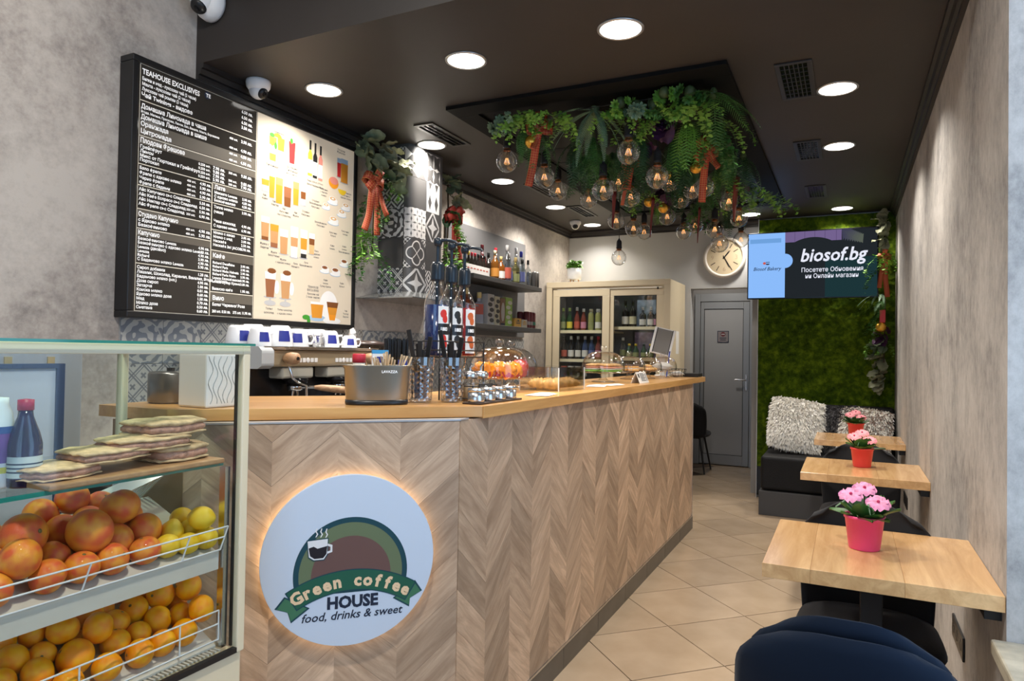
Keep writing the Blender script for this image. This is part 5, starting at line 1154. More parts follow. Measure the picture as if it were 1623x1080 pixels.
# ------------------------------------------------------------ things on the worktop
WZ = 1.1735
OC = thing('oval_caddy', 'oval grey-green metal caddy with white lettering on the counter', 'caddy', (-1.385, 1.82, WZ), PI/4)
def oval(prof, n=48, ratio=.56, p=2.6):
    mb = MB(); vs_ = []; fs = []
    for r, z in prof:
        for k in range(n):
            a = 2*PI*k/n; c, s = math.cos(a), math.sin(a); q = (abs(c)**p+abs(s)**p)**(-1/p)
            vs_.append((r*c*q, r*s*q*ratio, z))
    for j in range(len(prof)-1):
        for k in range(n): fs.append((j*n+k, j*n+(k+1) % n, (j+1)*n+(k+1) % n, (j+1)*n+k))
    return mb.add(vs_, fs, True)
oval([(0, .012), (.098, .012), (.1, .016), (.106, .115), (.114, .126), (.114, .128), (.109, .126), (.1, .11), (.094, .02), (0, .02)]).build('tub', mat('satin_bronze_metal', (.30, .285, .24), .32, .85), OC)
oval([(0, 0), (.1, 0), (.102, .004), (.101, .016), (0, .016)]).build('base_ring', M['black'], OC)
P = Print(OC, (.03, -.0628, .104), (1, 0, 0), (0, -.05, 1)); P.text(0, 0, 'LAVAZZA', .0115, LETTER, align='CENTER', off=.02); P.done()
# contents
random.seed(3)
SK = thing('stirrer_bundle', 'bundle of pale wooden stirrers standing in the oval caddy', 'stirrers', (-1.362, 1.83, WZ+.02))
for k in range(26):
    a = random.uniform(-.35, .35); b = random.uniform(-.35, .35); x = random.uniform(-.035, .035); y = random.uniform(-.025, .025)
    T = Matrix.Translation((x, y, 0)) @ Matrix.Rotation(a, 4, 'X') @ Matrix.Rotation(b, 4, 'Y')
    MB().box(-.003, .003, -.0008, .0008, 0, random.uniform(.13, .155), M=T).build('stirrer', M['stick'], SK)
RJ = thing('red_lidded_jar', 'small jar with bright red lid in the oval caddy', 'jar', (-1.437, 1.79, WZ+.02))
MB().lathe([(0, 0), (.018, 0), (.02, .004), (.02, .115), (0, .115)], 20).build('jar_body', mat('ivory_jar', (.65, .6, .5), .4), RJ)
MB().lathe([(0, .115), (.0215, .115), (.0215, .14), (.019, .144), (0, .144)], 20).build('lid', mat('bright_red_lid', (.6, .03, .05), .4), RJ)
SP = thing('sugar_box', 'white and blue packet of sugar sticks in the oval caddy', 'packet', (-1.395, 1.845, WZ+.02), PI/4)
MB().box(-.026, .026, -.012, .012, 0, .155).build('packet', M['paper'], SP, .002)
MB().box(-.0265, .0265, -.0125, .0125, .145, .157).build('blue_top', mat('sky_blue_print', (.05, .3, .55), .5), SP)
MB().box(-.012, .008, -.0128, -.0122, .115, .135).build('printed_square', M['navy'], SP)
for k, (dx, dz) in enumerate(((.0, .12), (.03, .11))): pass
NK = thing('napkin_packet', 'dark blue sugar packet at the right end of the oval caddy', 'packet', (-1.325, 1.875, WZ+.02), .9)
MB().box(-.015, .015, -.004, .004, 0, .125).build('packet', M['navy'], NK, .001)

SGl = thing('straw_glass', 'wide glass packed with black straws behind the oval caddy', 'glass', (-1.455, 2.02, WZ))
MB().lathe([(0, 0), (.044, 0), (.047, .004), (.052, .155), (.050, .155), (.045, .008), (0, .008)], 28, cap=False).build('tumbler', M['glass'], SGl)
ST_ = thing('black_straws', 'dense bunch of black drinking straws in the wide glass', 'straws', (-1.455, 2.02, WZ+.009))
random.seed(5)
for k in range(58):
    rr = .041*math.sqrt(random.random()); a = random.uniform(0, 2*PI)
    x, y = rr*math.cos(a), rr*math.sin(a); MB().cyl((x*.9, y*.9, 0), (x*1.12, y*1.12, .205+random.uniform(-.008, .008)), .0034, n=7).build('straw', M['black'], ST_)
def crystal(loc, lb, h, r):
    t = thing('crystal_vase', lb, 'glass', loc, 0, 'cut crystal glasses with utensils'); mb = MB(); n = 24; m = 16; vs_ = []; fs = []
    for j in range(m+1):
        v = j/m
        for k in range(n):
            cut = .06*((k+j) % 2)*(1 if .05 < v < .8 else .1)
            rr = r*(.86+.14*v)*(1-cut); a = 2*PI*k/n; vs_.append((rr*math.cos(a), rr*math.sin(a), .006+h*v-.006*v))
    for j in range(m):
        for k in range(n):
            k2 = (k+1) % n; q = (j*n+k, j*n+k2, (j+1)*n+k2, (j+1)*n+k)
            if (k+j) % 2: fs += [(q[0], q[1], q[2]), (q[0], q[2], q[3])]
            else: fs += [(q[0], q[1], q[3]), (q[1], q[2], q[3])]
    mb.add(vs_, fs, False); mb.build('cut_glass', glass('cut_glass_facets', (.93, .95, .98), .22, .6, .03, 1.5) if 'cut_glass_facets' not in bpy.data.materials else bpy.data.materials['cut_glass_facets'], t)
    MB().lathe([(0, 0), (r*.8, 0), (r*.82, .008), (r*.7, .012), (0, .012)], 24).build('foot', M['dome_glass'], t)
    return t
crystal((-1.325, 1.985, WZ), 'cut crystal glass of blue packets beside the oval caddy', .155, .046)
crystal((-1.235, 2.045, WZ), 'cut crystal glass of blue packets beside the steel tins', .155, .046)
for i, (x, y) in enumerate(((-1.325, 1.985), (-1.235, 2.045))):
    t = thing('utensil_bunch', 'black spoons and blue packets in the %s crystal glass' % ('left' if i == 0 else 'right'), 'utensils', (x, y, WZ+.013))
    random.seed(11+i)
    for k in range(12):
        a = random.uniform(0, 6.28); T = Matrix.Rotation(a, 4, 'Z') @ Matrix.Rotation(random.uniform(-.12, .12), 4, 'X')
        MB().box(-.010, .010, -.002, .002, .0, random.uniform(.08, .115), M=Matrix.Translation((.012*math.cos(a), .012*math.sin(a), 0)) @ T).build('sugar_stick', bm('slate_blue_packet', (.03, .05, .11), .4), t)
    for k, (ax, ay, L) in enumerate(((-.16, .1, .24), (.14, -.05, .215), (.05, .12, .20), (.1, .1, .17), (-.06, -.12, .16), (-.1, -.04, .19))):
        T = Matrix.Rotation(ax, 4, 'Y') @ Matrix.Rotation(ay, 4, 'X'); p0 = T @ Vector((0, 0, .01)); p1 = T @ Vector((0, 0, L))
        MB().box(-.009, .009, -.0018, .0018, .01, L, M=T).build('spoon_handle', M['black'], t, .001)

# syrup rack
RK = thing('wire_syrup_rack', 'black wire rack holding three pump syrup bottles', 'rack', (-1.38, 2.265, WZ))
rk = MB(); xa, xb, ya, yb = -.058, .058, -.165, .165
for x in (xa, xb):
    for y in (ya, yb): MB().cyl((x, y, 0), (x, y, .215), .003, n=8).build('leg', M['black'], RK)
for z in (.155, .18, .213):
    MB().tube([(xa, ya, z), (xb, ya, z), (xb, yb, z), (xa, yb, z), (xa, ya, z)], .0028, 6).build('rail', M['black'], RK)
for k in range(6): MB().cyl((xa, ya+.03+k*.054, .153), (xb, ya+.03+k*.054, .153), .002, n=6).build('cross_wire', M['black'], RK)
def syrup(y, liquid, lb, pic, dx=0):
    t = thing('syrup_bottle', lb, 'bottle', (-1.38, y, WZ+.156), 0, 'pump syrup bottles in the wire rack'); t.scale = (1.04, 1.04, 1.13)
    MB().lathe([(0, 0), (.042, 0), (.046, .005), (.046, .165), (.043, .185), (.030, .215), (.019, .235), (.0165, .262), (0, .262)], 30).build('glass_body', M['dome_glass'], t)
    MB().lathe([(0, .003), (.041, .003), (.0435, .008), (.0435, .17), (0, .17)], 30).build('syrup', liquid, t)
    MB().lathe([(0, .25), (.023, .25), (.024, .256), (.024, .30), (.018, .312), (0, .313)], 20).build('pump_collar', bm('petrol_black_plastic', (.012, .02, .03), .3), t)
    MB().cyl((0, 0, .04), (0, 0, .375), .006, n=10).build('pump_stem', bm('petrol_black_plastic', (.012, .02, .03), .3), t)
    h = MB(); h.lathe([(0, .365), (.012, .365), (.016, .375), (.016, .39), (0, .394)], 14); hd = h.build('pump_head', bm('petrol_black_plastic', (.012, .02, .03), .3), t)
    MB().tube([(0, 0, .383), (.03, .01, .386), (.06, .02, .38), (.066, .022, .372)], [.006, .0055, .005, .0045], 8).build('nozzle', bm('petrol_black_plastic', (.012, .02, .03), .3), hd)
    def arcpatch(a0, a1, z0, z1, m, nm, rr=.0468):
        return MB().grid(lambda u, v: (rr*math.cos(a0+(a1-a0)*u), rr*math.sin(a0+(a1-a0)*u), z0+(z1-z0)*v), 8, 1).build(nm, m, t)
    c = R(-22)
    L = arcpatch(c-R(28), c+R(28), .012, .165, M['paper'], 'paper_label')
    def sub(a0, a1, z0, z1, m, nm, rr): MB().grid(lambda u, v: (rr*math.cos(a0+(a1-a0)*u), rr*math.sin(a0+(a1-a0)*u), z0+(z1-z0)*v), 6, 1).build(nm, m, L)
    sub(c-R(28), c+R(28), .072, .108, M['black'], 'label_band', .0471)
    for zc in (.132, .05):
        mb = MB(); rr = .0472
        for (ca, cz, ra, rz_) in ((c-R(3), zc+.008, R(17), .014), (c+R(5), zc-.009, R(14), .013)):
            mb.grid(lambda u, v: (rr*math.cos(ca+ra*(2*u-1)), rr*math.sin(ca+ra*(2*u-1)), cz+rz_*math.sqrt(max(0, 1-(2*u-1)**2))*(2*v-1)), 10, 2)
        mb.build('label_picture', pic, L)
    v, f = text_geo('1883', .016, .03, 0, 'CENTER'); mb = MB(); rr = .0474
    mb.add([(rr*math.cos(c+x/rr), rr*math.sin(c+x/rr), .085+yy) for x, yy, _ in v], f); mb.build('lettering', LETTER, L)['kind'] = 'stuff'
syrup(2.165, bm('dark_blue_syrup', (.015, .03, .12), .15), 'pump syrup bottle with strawberry label, nearest of the three', bm('strawberry_ink', (.65, .03, .02), .5))
syrup(2.265, bm('black_syrup', (.012, .01, .012), .15), 'pump syrup bottle with black pod label in the middle of the rack', bm('black_pod_ink', (.02, .02, .02), .5))
syrup(2.365, bm('red_syrup', (.28, .01, .012), .15), 'red pump syrup bottle, farthest of the three', bm('nut_ink', (.55, .12, .03), .5))

# shakers, tins and their caddies
JC = thing('shaker_rack', 'low black wire rack with a sign plate around the glass shakers', 'rack', (-1.215, 2.175, WZ))
for z in (.012, .055): MB().tube([(-.04, -.09, z), (.04, -.09, z), (.04, .09, z), (-.04, .09, z), (-.04, -.09, z)], .0025, 6).build('rail', M['black'], JC)
for x in (-.04, .04):
    for y in (-.09, .09): MB().cyl((x, y, 0), (x, y, .058), .0025, n=6).build('post', M['black'], JC)
MB().box(.0415, .0445, -.05, .05, .04, .062).build('sign_plate', M['black'], JC)
P = Print(JC, (.0446, 0, .044), (0, 1, 0), (0, 0, 1)); P.text(-.012, 0, 'Qn', .018, LETTER); P.done()
for k, (y, lb) in enumerate(((2.135, 'glass sugar shaker nearest to the crystal glasses'), (2.215, 'glass sugar shaker farther from the crystal glasses'))):
    t = thing('sugar_shaker', lb, 'shaker', (-1.215, y, WZ), 0, 'sugar shakers')
    MB().lathe([(0, 0), (.03, 0), (.033, .005), (.033, .06), (.027, .082), (0, .082)], 22).build('jar', M['dome_glass'], t)
    MB().lathe([(0, .003), (.029, .003), (.03, .055), (0, .058)], 20).build('sugar', bm('brown_sugar', (.45, .30, .14), .8), t)
    lid = MB().lathe([(0, .08), (.029, .08), (.029, .096), (.02, .106), (0, .107)], 22).build('lid', M['steel'], t)
    MB().tube([(0, 0, .105), (0, 0, .122), (.008, 0, .132)], [.005, .0045, .004], 8).build('spout', M['steel'], lid)
TC_ = thing('tin_tray', 'long brown tray under the row of steel tins', 'tray', (-1.13, 2.155, WZ))
MB().box(-.035, .035, -.16, .165, 0, .006).build('tray', bm('dark_brown_tray', (.05, .03, .02), .5), TC_, .002)
for k, y in enumerate((2.03, 2.11, 2.19, 2.275)):
    t = thing('steel_tin', ['round steel tin nearest to the camera', 'second round steel tin in the row', 'third round steel tin in the row', 'round steel tin farthest along the tray'][k], 'tin', (-1.13, y, WZ+.0065), 0, 'steel tins in a row')
    MB().lathe([(0, 0), (.028, 0), (.029, .002), (.029, .034), (0, .034)], 30).build('tin_body', M['steel'], t)
    MB().lathe([(0, .0345), (.03, .0345), (.03, .042), (.028, .046), (0, .0465)], 30).build('lid', M['steel'], t)

# ---- cake stands under domes
def cake_stand(loc, lb, r, ph, dh):
    t = thing('cake_stand', lb, 'cake stand', loc, 0, 'glass cake stands with domes')
    MB().lathe([(0, 0), (r*.5, 0), (r*.52, .004), (r*.2, .014), (.018, .025), (.016, ph-.012), (r*.3, ph-.006), (r*.97, ph-.004), (r*1.03, ph+.004), (r*.99, ph+.006), (0, ph+.002)], 36).build('stand', M['dome_glass'], t)
    n = 12
    prof = [(r*.95, ph+.007)]+[(r*.95*math.cos(PI/2*(k/n))**.62 if k < n else 0, ph+.007+.02+(dh-.02)*math.sin(PI/2*k/n)) for k in range(n+1)]
    d_ = MB().lathe(prof, 40, cap=False).build('dome', M['dome_glass'], t)
    k_ = MB().lathe([(0, ph+dh+.004), (.009, ph+dh+.006), (.008, ph+dh+.012), (.019, ph+dh+.022), (.021, ph+dh+.032), (.014, ph+dh+.042), (0, ph+dh+.043)], 18); k_.build('knob', M['dome_glass'], d_)
    return loc[2]+ph+.003
A_ = cake_stand((-1.42, 2.76, WZ), 'nearest glass cake dome, over orange pastries', .145, .062, .132)
B_ = cake_stand((-1.53, 3.10, WZ), 'glass cake dome right behind the orange pastries', .145, .062, .132)
C_ = cake_stand((-1.38, 4.11, WZ), 'glass cake dome over salad sandwiches, middle of the counter', .142, .062, .122)
D_ = cake_stand((-1.40, 4.74, WZ), 'glass dome over chocolate cakes', .122, .055, .10)
E_ = cake_stand((-1.335, 5.00, WZ), 'glass dome over round golden cookies', .11, .055, .095)
F_ = cake_stand((-1.29, 5.28, WZ), 'farthest glass dome on the counter', .112, .055, .10)
def lump(name, loc, lb, cat, grp, rx, ry, rz_, m, amp=.2, f=3.0, liner=None, rot=0):
    t = thing(name, lb, cat, loc, rot, grp); sd = Vector((loc[0]*7, loc[1]*7, loc[2]*7))
    MB().ell((0, 0, rz_*.95), rx, ry, rz_, 20, 14, fn=lambda d: 1+amp*noise.noise(d*f+sd)).build('pastry', m, t)
    if liner: MB().lathe([(0, .001), (rx*.62, .001), (rx*.95, rz_*.7), (rx*.93, rz_*.7), (0, .004)], 22, smooth=False).build('paper_liner', liner, t)
    return t
org = mat('orange_glaze', (.85, .28, .01), .25, coat=.4, var=.25, vscale=25); rdl = mat('red_paper_liner', (.5, .02, .03), .5); cherry = mat('raspberry_glaze', (.6, .06, .05), .25, coat=.4)
for k, (dx, dy) in enumerate(((.075, -.05), (.055, .055), (-.02, -.09), (-.01, .02), (-.09, -.02), (-.05, .09))):
    lump('orange_pastry', (-1.42+dx*.9, 2.76+dy*.9, A_), 'orange glazed pastry in a red liner, %s of the nearest dome' % ('near right', 'far right', 'near edge', 'centre', 'left edge', 'far left')[k], 'pastry', 'orange pastries under the nearest dome', .036, .036, .034, org, .6, 3.2, rdl)
lump('raspberry_pastry', (-1.36, 2.86, A_), 'pinkish red glazed pastry under the nearest dome', 'pastry', None, .036, .036, .04, cherry, .3, 2.6, rdl)
crust = mat('croissant_crust', (.74, .42, .13), .4, var=.35, vscale=30, bump=.2, bscale=40)
# croissants in a clear box
CB = thing('acrylic_box', 'clear acrylic box of croissants near the front of the counter', 'box', (-1.285, 3.07, WZ))
a, b_, h = .1, .17, .108; w = .003
for nm, g in (('wall', (-a, a, -b_, -b_+w, 0, h)), ('wall', (-a, a, b_-w, b_, 0, h)), ('wall', (-a, -a+w, -b_+w, b_-w, 0, h)), ('wall', (a-w, a, -b_+w, b_-w, 0, h)), ('lid', (-a-.002, a+.002, -b_-.002, b_+.002, h, h+.004))): MB().box(*g).build(nm, M['dome_glass'], CB)
MB().box(-a+w, a-w, -b_+w, b_-w, 0, .003).build('bottom', M['glass'], CB)
eg = MB()
for x in (-a, a-w):
    for y in (-b_, b_-w): MB().box(x-.0005, x+w+.0005, y-.0005, y+w+.0005, 0, h).build('edge', bm('bright_acrylic_edge', (.75, .78, .78), .1), CB)
def croissant(loc, rz, s, lb):
    t = thing('croissant', lb, 'croissant', loc, rz, 'croissants in the clear box'); mb = MB(); pts = []; rr = []
    n = 22
    for k in range(n+1):
        u = k/n*2-1; a_ = u*1.25; pts.append((.055*s*math.sin(a_), -.03*s*math.cos(a_)+.02, .026*s))
        rr.append((.006+.024*(1-abs(u)**1.7)+.0035*math.sin(k*2.1))*s)
    mb.tube(pts, rr, 14); mb.build('pastry', crust, t)
for k, (x, y, rz, s, lb) in enumerate(((-1.25, 2.98, .3, .95, 'croissant at the near end of the clear box'), (-1.25, 3.08, .2, 1, 'croissant in the middle of the clear box'), (-1.245, 3.17, .1, 1, 'croissant at the far end of the clear box'), (-1.34, 3.03, .5, .95, 'croissant behind the others in the clear box'), (-1.335, 3.14, .0, .9, 'croissant in the far back corner of the clear box'))): croissant((x, y, WZ+.0035), rz, s, lb)
lump('pink_roll', (-1.36, 2.55, WZ), 'small pinkish bread roll beside the first cake stand', 'roll', None, .032, .026, .022, mat('pale_pink_crust', (.6, .32, .22), .5), .15)
# salad sandwiches
sal = [mat('sandwich_bread', (.6, .36, .14), .7, var=.3, vscale=40), mat('lettuce', (.18, .4, .05), .5, bump=.6, bscale=60), mat('salmon_slice', (.7, .32, .22), .4), mat('soft_cheese', (.75, .72, .62), .6)]
for k, (dx, dy, rz) in enumerate(((.05, -.055, .2), (.055, .05, -.1), (-.05, -.045, .5), (-.05, .06, -.3))):
    t = thing('salad_sandwich', 'salad sandwich with salmon at the %s under the middle dome' % ('near right', 'far right', 'near left', 'far left')[k], 'sandwich', (-1.38+dx, 4.11+dy, C_), rz, 'sandwiches under the middle dome')
    for nm, z0, z1, kk, m in (('lettuce', 0, .012, 1.1, sal[1]), ('cheese', .012, .022, .98, sal[3]), ('salmon', .022, .032, 1.04, sal[2]), ('bread', .032, .05, .95, sal[0])):
        mb = MB(); mb.ell((0, 0, (z0+z1)/2), .05*kk, .042*kk, (z1-z0)*.62, 18, 8, fn=lambda d: 1+.12*noise.noise(d*4+Vector((k, z0*50, 0)))); mb.build(nm, m, t)
choc = mat('chocolate_cake', (.10, .045, .025), .5, bump=.3); 
for k, (dx, dy) in enumerate(((.045, -.035), (-.04, -.02), (.01, .05))):
    t = thing('cake_slice', 'layered chocolate and cream cake at the %s of the fourth dome' % ('near right', 'left', 'far side')[k], 'cake', (-1.40+dx, 4.74+dy, D_), k*.7, 'cakes under the fourth dome')
    for nm, z0, z1, m in (('sponge', 0, .016, crust), ('cream', .016, .022, sal[3]), ('sponge', .022, .036, crust), ('icing', .036, .044, choc)):
        MB().lathe([(0, z0), (.034, z0), (.035, (z0+z1)/2), (.034, z1), (0, z1)], 20).build(nm, m, t)
for k in range(6):
    a_ = k*1.05; t = thing('cookie', 'round golden cookie %s under the fifth dome' % ('on top of the others', 'at the far right', 'at the far left', 'at the left', 'at the near left', 'at the near right')[k], 'cookie', (-1.335+.052*math.cos(a_)*(k > 0), 5.0+.052*math.sin(a_)*(k > 0), E_+(0 if k else .022)), a_, 'cookies under the fifth dome')
    MB().ell((0, 0, .011), .034, .034, .013, 16, 8, fn=lambda d: 1+.08*noise.noise(d*5+Vector((k, 0, 0)))).build('biscuit', crust, t)
lump('meringue', (-1.29, 5.28, F_), 'white meringue heap under the farthest dome', 'meringue', None, .07, .07, .03, mat('white_meringue', (.7, .68, .64), .6), .35, 3)
# papers and cards
for k, (x, y, rz, lb) in enumerate(((-1.22, 3.52, .25, 'loose white paper sheet beside the clear box'), (-1.20, 3.70, -.2, 'folded leaflet in front of the middle cake stand'), (-1.15, 2.62, .15, 'thin white napkin lying by the steel tins'))):
    t = thing('paper_sheet', lb, 'paper', (x, y, WZ), rz, 'papers on the counter')
    MB().grid(lambda u, v: ((u-.5)*.1, (v-.5)*.16, .002+.006*math.sin(u*3)*v), 6, 6).build('sheet', M['paper'], t)
TT = thing('tent_card', 'white folded tent card in front of the cake stands', 'card', (-1.16, 4.17, WZ))
for s in (-1, 1):
    T = Matrix.Translation((s*.028, 0, 0)) @ Matrix.Rotation(-s*R(22), 4, 'Y'); MB().box(-.0008, .0008, -.105, .105, 0, .072, M=T).build('leaf', M['paper'], TT)
P = Print(TT, (.0292, 0, .002), (0, 1, 0), (-.404, 0, 1))
for k in range(6): P.rect(-.05, .035 if k % 2 else .05, .012+k*.009, .016+k*.009, M['navyink'], 'printed_line', .0006)
P.rect(-.09, -.065, .035, .06, bm('charcoal_print', (.06, .06, .065), .5), 'printed_picture', .0006, True); P.rect(.06, .095, .01, .06, bm('pale_grey_box', (.45, .45, .45), .5), 'printed_picture', .0006, True); P.done()
# till screen, basket, tray at the far end
PS = thing('till_screen', 'tilted white till tablet at the far end of the counter', 'tablet', (-1.37, 5.58, WZ), R(20))
MB().lathe([(0, 0), (.06, 0), (.06, .012), (0, .014)], 24).build('base', M['white'], PS)
MB().box(-.02, .02, -.01, .01, .012, .19).build('stem', M['white'], PS)
T = Matrix.Translation((0, -.02, .285)) @ Matrix.Rotation(R(-18), 4, 'X') @ Matrix.Rotation(R(14), 4, 'Y')
MB().box(-.085, .085, -.006, .006, -.115, .115, M=T).build('tablet', M['white'], PS, .004)
MB().box(-.06, .06, -.0075, -.006, -.105, .105, M=T).build('screen', mat('grey_screen', (.22, .21, .2), .2), PS)
MB().box(-.066, -.06, -.008, -.006, -.11, .11, M=T).box(.06, .066, -.008, -.006, -.11, .11, M=T).build('screen_edge', M['black'], PS)
BK = thing('wire_basket', 'small black wire basket of packets at the far end', 'basket', (-1.235, 5.52, WZ))
for z, q in ((.005, .75), (.035, .9), (.065, 1)): MB().tube([(.075*q*math.cos(2*PI*k/20), .06*q*math.sin(2*PI*k/20), z) for k in range(20)], .0022, 6, closed=True).build('ring_wire', M['black'], BK)
for k in range(16):
    a_ = 2*PI*k/16; MB().cyl((.056*math.cos(a_), .045*math.sin(a_), .005), (.075*math.cos(a_), .06*math.sin(a_), .065), .0015, n=5).build('wire', M['black'], BK)
lump('packet_heap', (-1.235, 5.52, WZ+.003), 'pale packets heaped in the wire basket', 'packets', None, .05, .04, .022, M['paper'], .4, 4)
BT_ = thing('black_tray', 'flat black tray at the very end of the worktop', 'tray', (-1.14, 5.68, WZ))
MB().box(-.06, .06, -.1, .1, 0, .03).build('tray', M['black'], BT_, .004)
BP = thing('blue_pen', 'bright blue pen standing by the till', 'pen', (-1.30, 5.44, WZ)); MB().cyl((0, 0, 0), (.02, .01, .19), .005, n=8).build('barrel', bm('bright_blue', (.03, .08, .5), .4), BP); MB().cyl((.02, .01, .19), (.022, .011, .205), .0055, n=8).build('cap', M['navy'], BP)
# ------------------------------------------------------------ cafe tables along the right wall
def cafe_table(y0, y1, lb):
    t = thing('cafe_table', lb, 'table', (.07, (y0+y1)/2, 0), 0, 'wall tables'); h = (y1-y0)/2; x0, x1 = -.227-.07, .371-.07
    cuts = [-h, -h+.0] ; w = (x1-x0); xs = [x0, x0+w*.22, x0+w*.62, x1]
    for k in range(3):
        o = MB().box(y0-(y0+y1)/2, h, -xs[k+1]+.0001, -xs[k]-.0001, .693, .735).build('plank', M['table'], t, .0012); o.rotation_euler = (0, 0, PI/2)
    MB().box(-.032, .032, -.032, .032, .02, .69).build('post', M['black'], t, .003)
    MB().box(-.2, .2, -.2, .2, 0, .012).build('foot_plate', M['black'], t, .003)
    MB().box(-.15, .15, -.15, .15, .684, .693).build('top_plate', M['black'], t)
    MB().box(.262, .301, -h+.05, h-.05, .655, .693).build('wall_rail', M['black'], t)
cafe_table(2.175, 2.79, 'nearest oak cafe table fixed to the grey wall')
cafe_table(3.985, 4.605, 'middle oak cafe table fixed to the grey wall')
cafe_table(5.62, 6.18, 'far oak cafe table in front of the black sofa')

# ------------------------------------------------------------ chairs
def chair(name, loc, rz, lb, fab, grp=None, pad=False):
    t = thing(name, lb, 'chair', loc, rz, grp)
    def seat(u, v):
        a = 2*PI*u; c, s = math.cos(a), math.sin(a); q = (abs(c)**3.4+abs(s)**3.4)**(-1/3.4)
        return (c*q*v, s*q*v)
    n = 40; prof = [(0, .405), (.17, .405), (.215, .418), (.225, .44), (.215, .462), (.17, .475), (0, .47)]
    mb = MB(); vs_ = []; fs = []
    for r, z in prof:
        for k in range(n):
            x, y = seat(k/n, r); vs_.append((x*(.98+.06*(-y)), y-.01, z-.012*(x*x)*20*.3+(.012 if y < -.15 and r < .2 else 0)))
    for j in range(len(prof)-1):
        for k in range(n): fs.append((j*n+k, j*n+(k+1) % n, (j+1)*n+(k+1) % n, (j+1)*n+k))
    mb.add(vs_, fs, True); mb.build('seat', fab, t)
    def back(u, v, off=0, sc=1.0, zt=.82):
        s = u*2-1
        zz = .43+(zt-.43)*v
        wd = (.20+.012*math.sin(v*PI))*sc
        edge = max(0, (v-.68)/.32); wd *= math.sqrt(max(1e-4, 1-edge**3.2*.5))
        x = wd*s
        drop = .05*abs(s)**3*edge
        y = .215+.065*v-(.085*abs(s)**2.2)*(1-.25*v)-off
        return (x, y, zz-drop)
    sh = MB(); sh.slab(lambda u, v: back(1-u, v), 22, 14, lambda u, v: .022*(1-.75*max(abs(u*2-1)**6, max(0, v-.5)**4*16)))
    sh.build('backrest', fab, t)
    if pad:
        pd = MB(); pd.slab(lambda u, v: back(u, v*.98+.02, .022, .9, .845), 20, 12, lambda u, v: .028*(1-.8*max(abs(u*2-1)**4, abs(v*2-1)**6))); pd.build('back_pad', fab, t)
    for sx in (-1, 1):
        for sy in (-1, 1):
            MB().cyl((sx*.13, sy*.13, .41), (sx*.2, sy*.2+.0, 0), .013, .009, 10).build('leg', M['black'], t)
    MB().box(-.14, .14, -.14, .14, .392, .41).build('seat_frame', M['black'], t)
    return t
velvet_k = mat('black_velvet', (.010, .010, .012), .8, sheen=.12); velvet_b = mat('navy_velvet', (.001, .0065, .019), .85, spec=.25, sheen=.03)
chair('velvet_chair', (0.0, 1.73, 0), PI, 'navy blue velvet chair with padded back, nearest to the camera', velvet_b, None, True)
chair('velvet_chair', (.06, 2.58, 0), 0, 'black velvet chair tucked under the nearest table', velvet_k, 'black velvet chairs')
chair('velvet_chair', (.07, 4.50, 0), 0, 'black velvet chair at the far side of the middle table', velvet_k, 'black velvet chairs')
chair('velvet_chair', (-1.655, 8.15, 0), PI, 'black chair half hidden behind the end of the counter', velvet_k, 'black velvet chairs')

# ------------------------------------------------------------ flower pots
def flower_pot(loc, lb, pm, seed, pink):
    random.seed(seed)
    t = thing('flower_pot', lb, 'flower pot', loc, 0, 'flower pots on the tables')
    MB().lathe([(0, 0), (.044, 0), (.046, .003), (.0575, .098), (.061, .098), (.061, .108), (.056, .108), (.053, .09), (0, .09)], 28).build('pot', pm, t)
    MB().lathe([(0, .088), (.053, .088), (0, .096)], 16).build('soil', bm('moss_soil', (.03, .03, .015), .9), t)
    for k in range(18):
        a = random.uniform(0, 6.28); L = random.uniform(.065, .105); el = random.uniform(.25, 1.15); o = Vector((.022*math.cos(a), .022*math.sin(a), .092))
        dr = Vector((math.cos(a)*math.cos(el), math.sin(a)*math.cos(el), math.sin(el))); sd = Vector((-math.sin(a), math.cos(a), 0))
        w = L*.36
        def lf(u, v): 
            q = math.sin(PI*min(1, v*.95+.03))**.8; p = o+dr*(L*v)+sd*(w*q*(u*2-1))+Vector((0, 0, -.14*L*v*v+.008*(abs(u*2-1))))
            return tuple(p)
        MB().grid(lf, 4, 6).build('leaf', random.choice([M['leaf_dk'], M['leaf_md'], M['leaf_md']]), t)
    for k, (x, y, z) in enumerate(((.038, -.035, .158), (-.04, -.015, .172), (.0, .02, .19))):
        fl_ = MB(); c = Vector((x, y, z)); nrm = Vector((x*.8, y*.8-.35, .75)).normalized(); a1 = nrm.orthogonal().normalized(); b1 = nrm.cross(a1)
        for i in range(5):
            a = 2*PI*i/5; d0 = a1*math.cos(a)+b1*math.sin(a); s0 = nrm.cross(d0)
            fl_.grid(lambda u, v: tuple(c+d0*(.036*v)+s0*(.021*math.sin(PI*(v*.80+.1))**.7*(u*2-1))+nrm*(.010*v-.014*v*v+.006*math.sin(u*9+i)*v)), 4, 5)
        f_ = fl_.build('flower', pink, t); MB().ell(tuple(c+nrm*.004), .005, .005, .005, 8, 6).build('flower_centre', bm('magenta_centre', (.5, .02, .1), .5), f_)
        MB().tube([(x*.3, y*.3, .105), (x*.8, y*.8, z-.03), tuple(c)], .002, 5).build('stem', M['stem'], t)
    for k in range(5):
        a = random.uniform(0, 6.28); MB().tube([(.02*math.cos(a), .02*math.sin(a), .11), (.055*math.cos(a), .055*math.sin(a), .15), (.085*math.cos(a), .085*math.sin(a), .125)], [.003, .004, .0008], 5).build('blade', M['leaf_silver'], t)
pk = mat('pink_petal', (.80, .30, .48), .6, var=.25, vscale=60); pk2 = mat('salmon_petal', (.82, .28, .32), .6, var=.2, vscale=40)
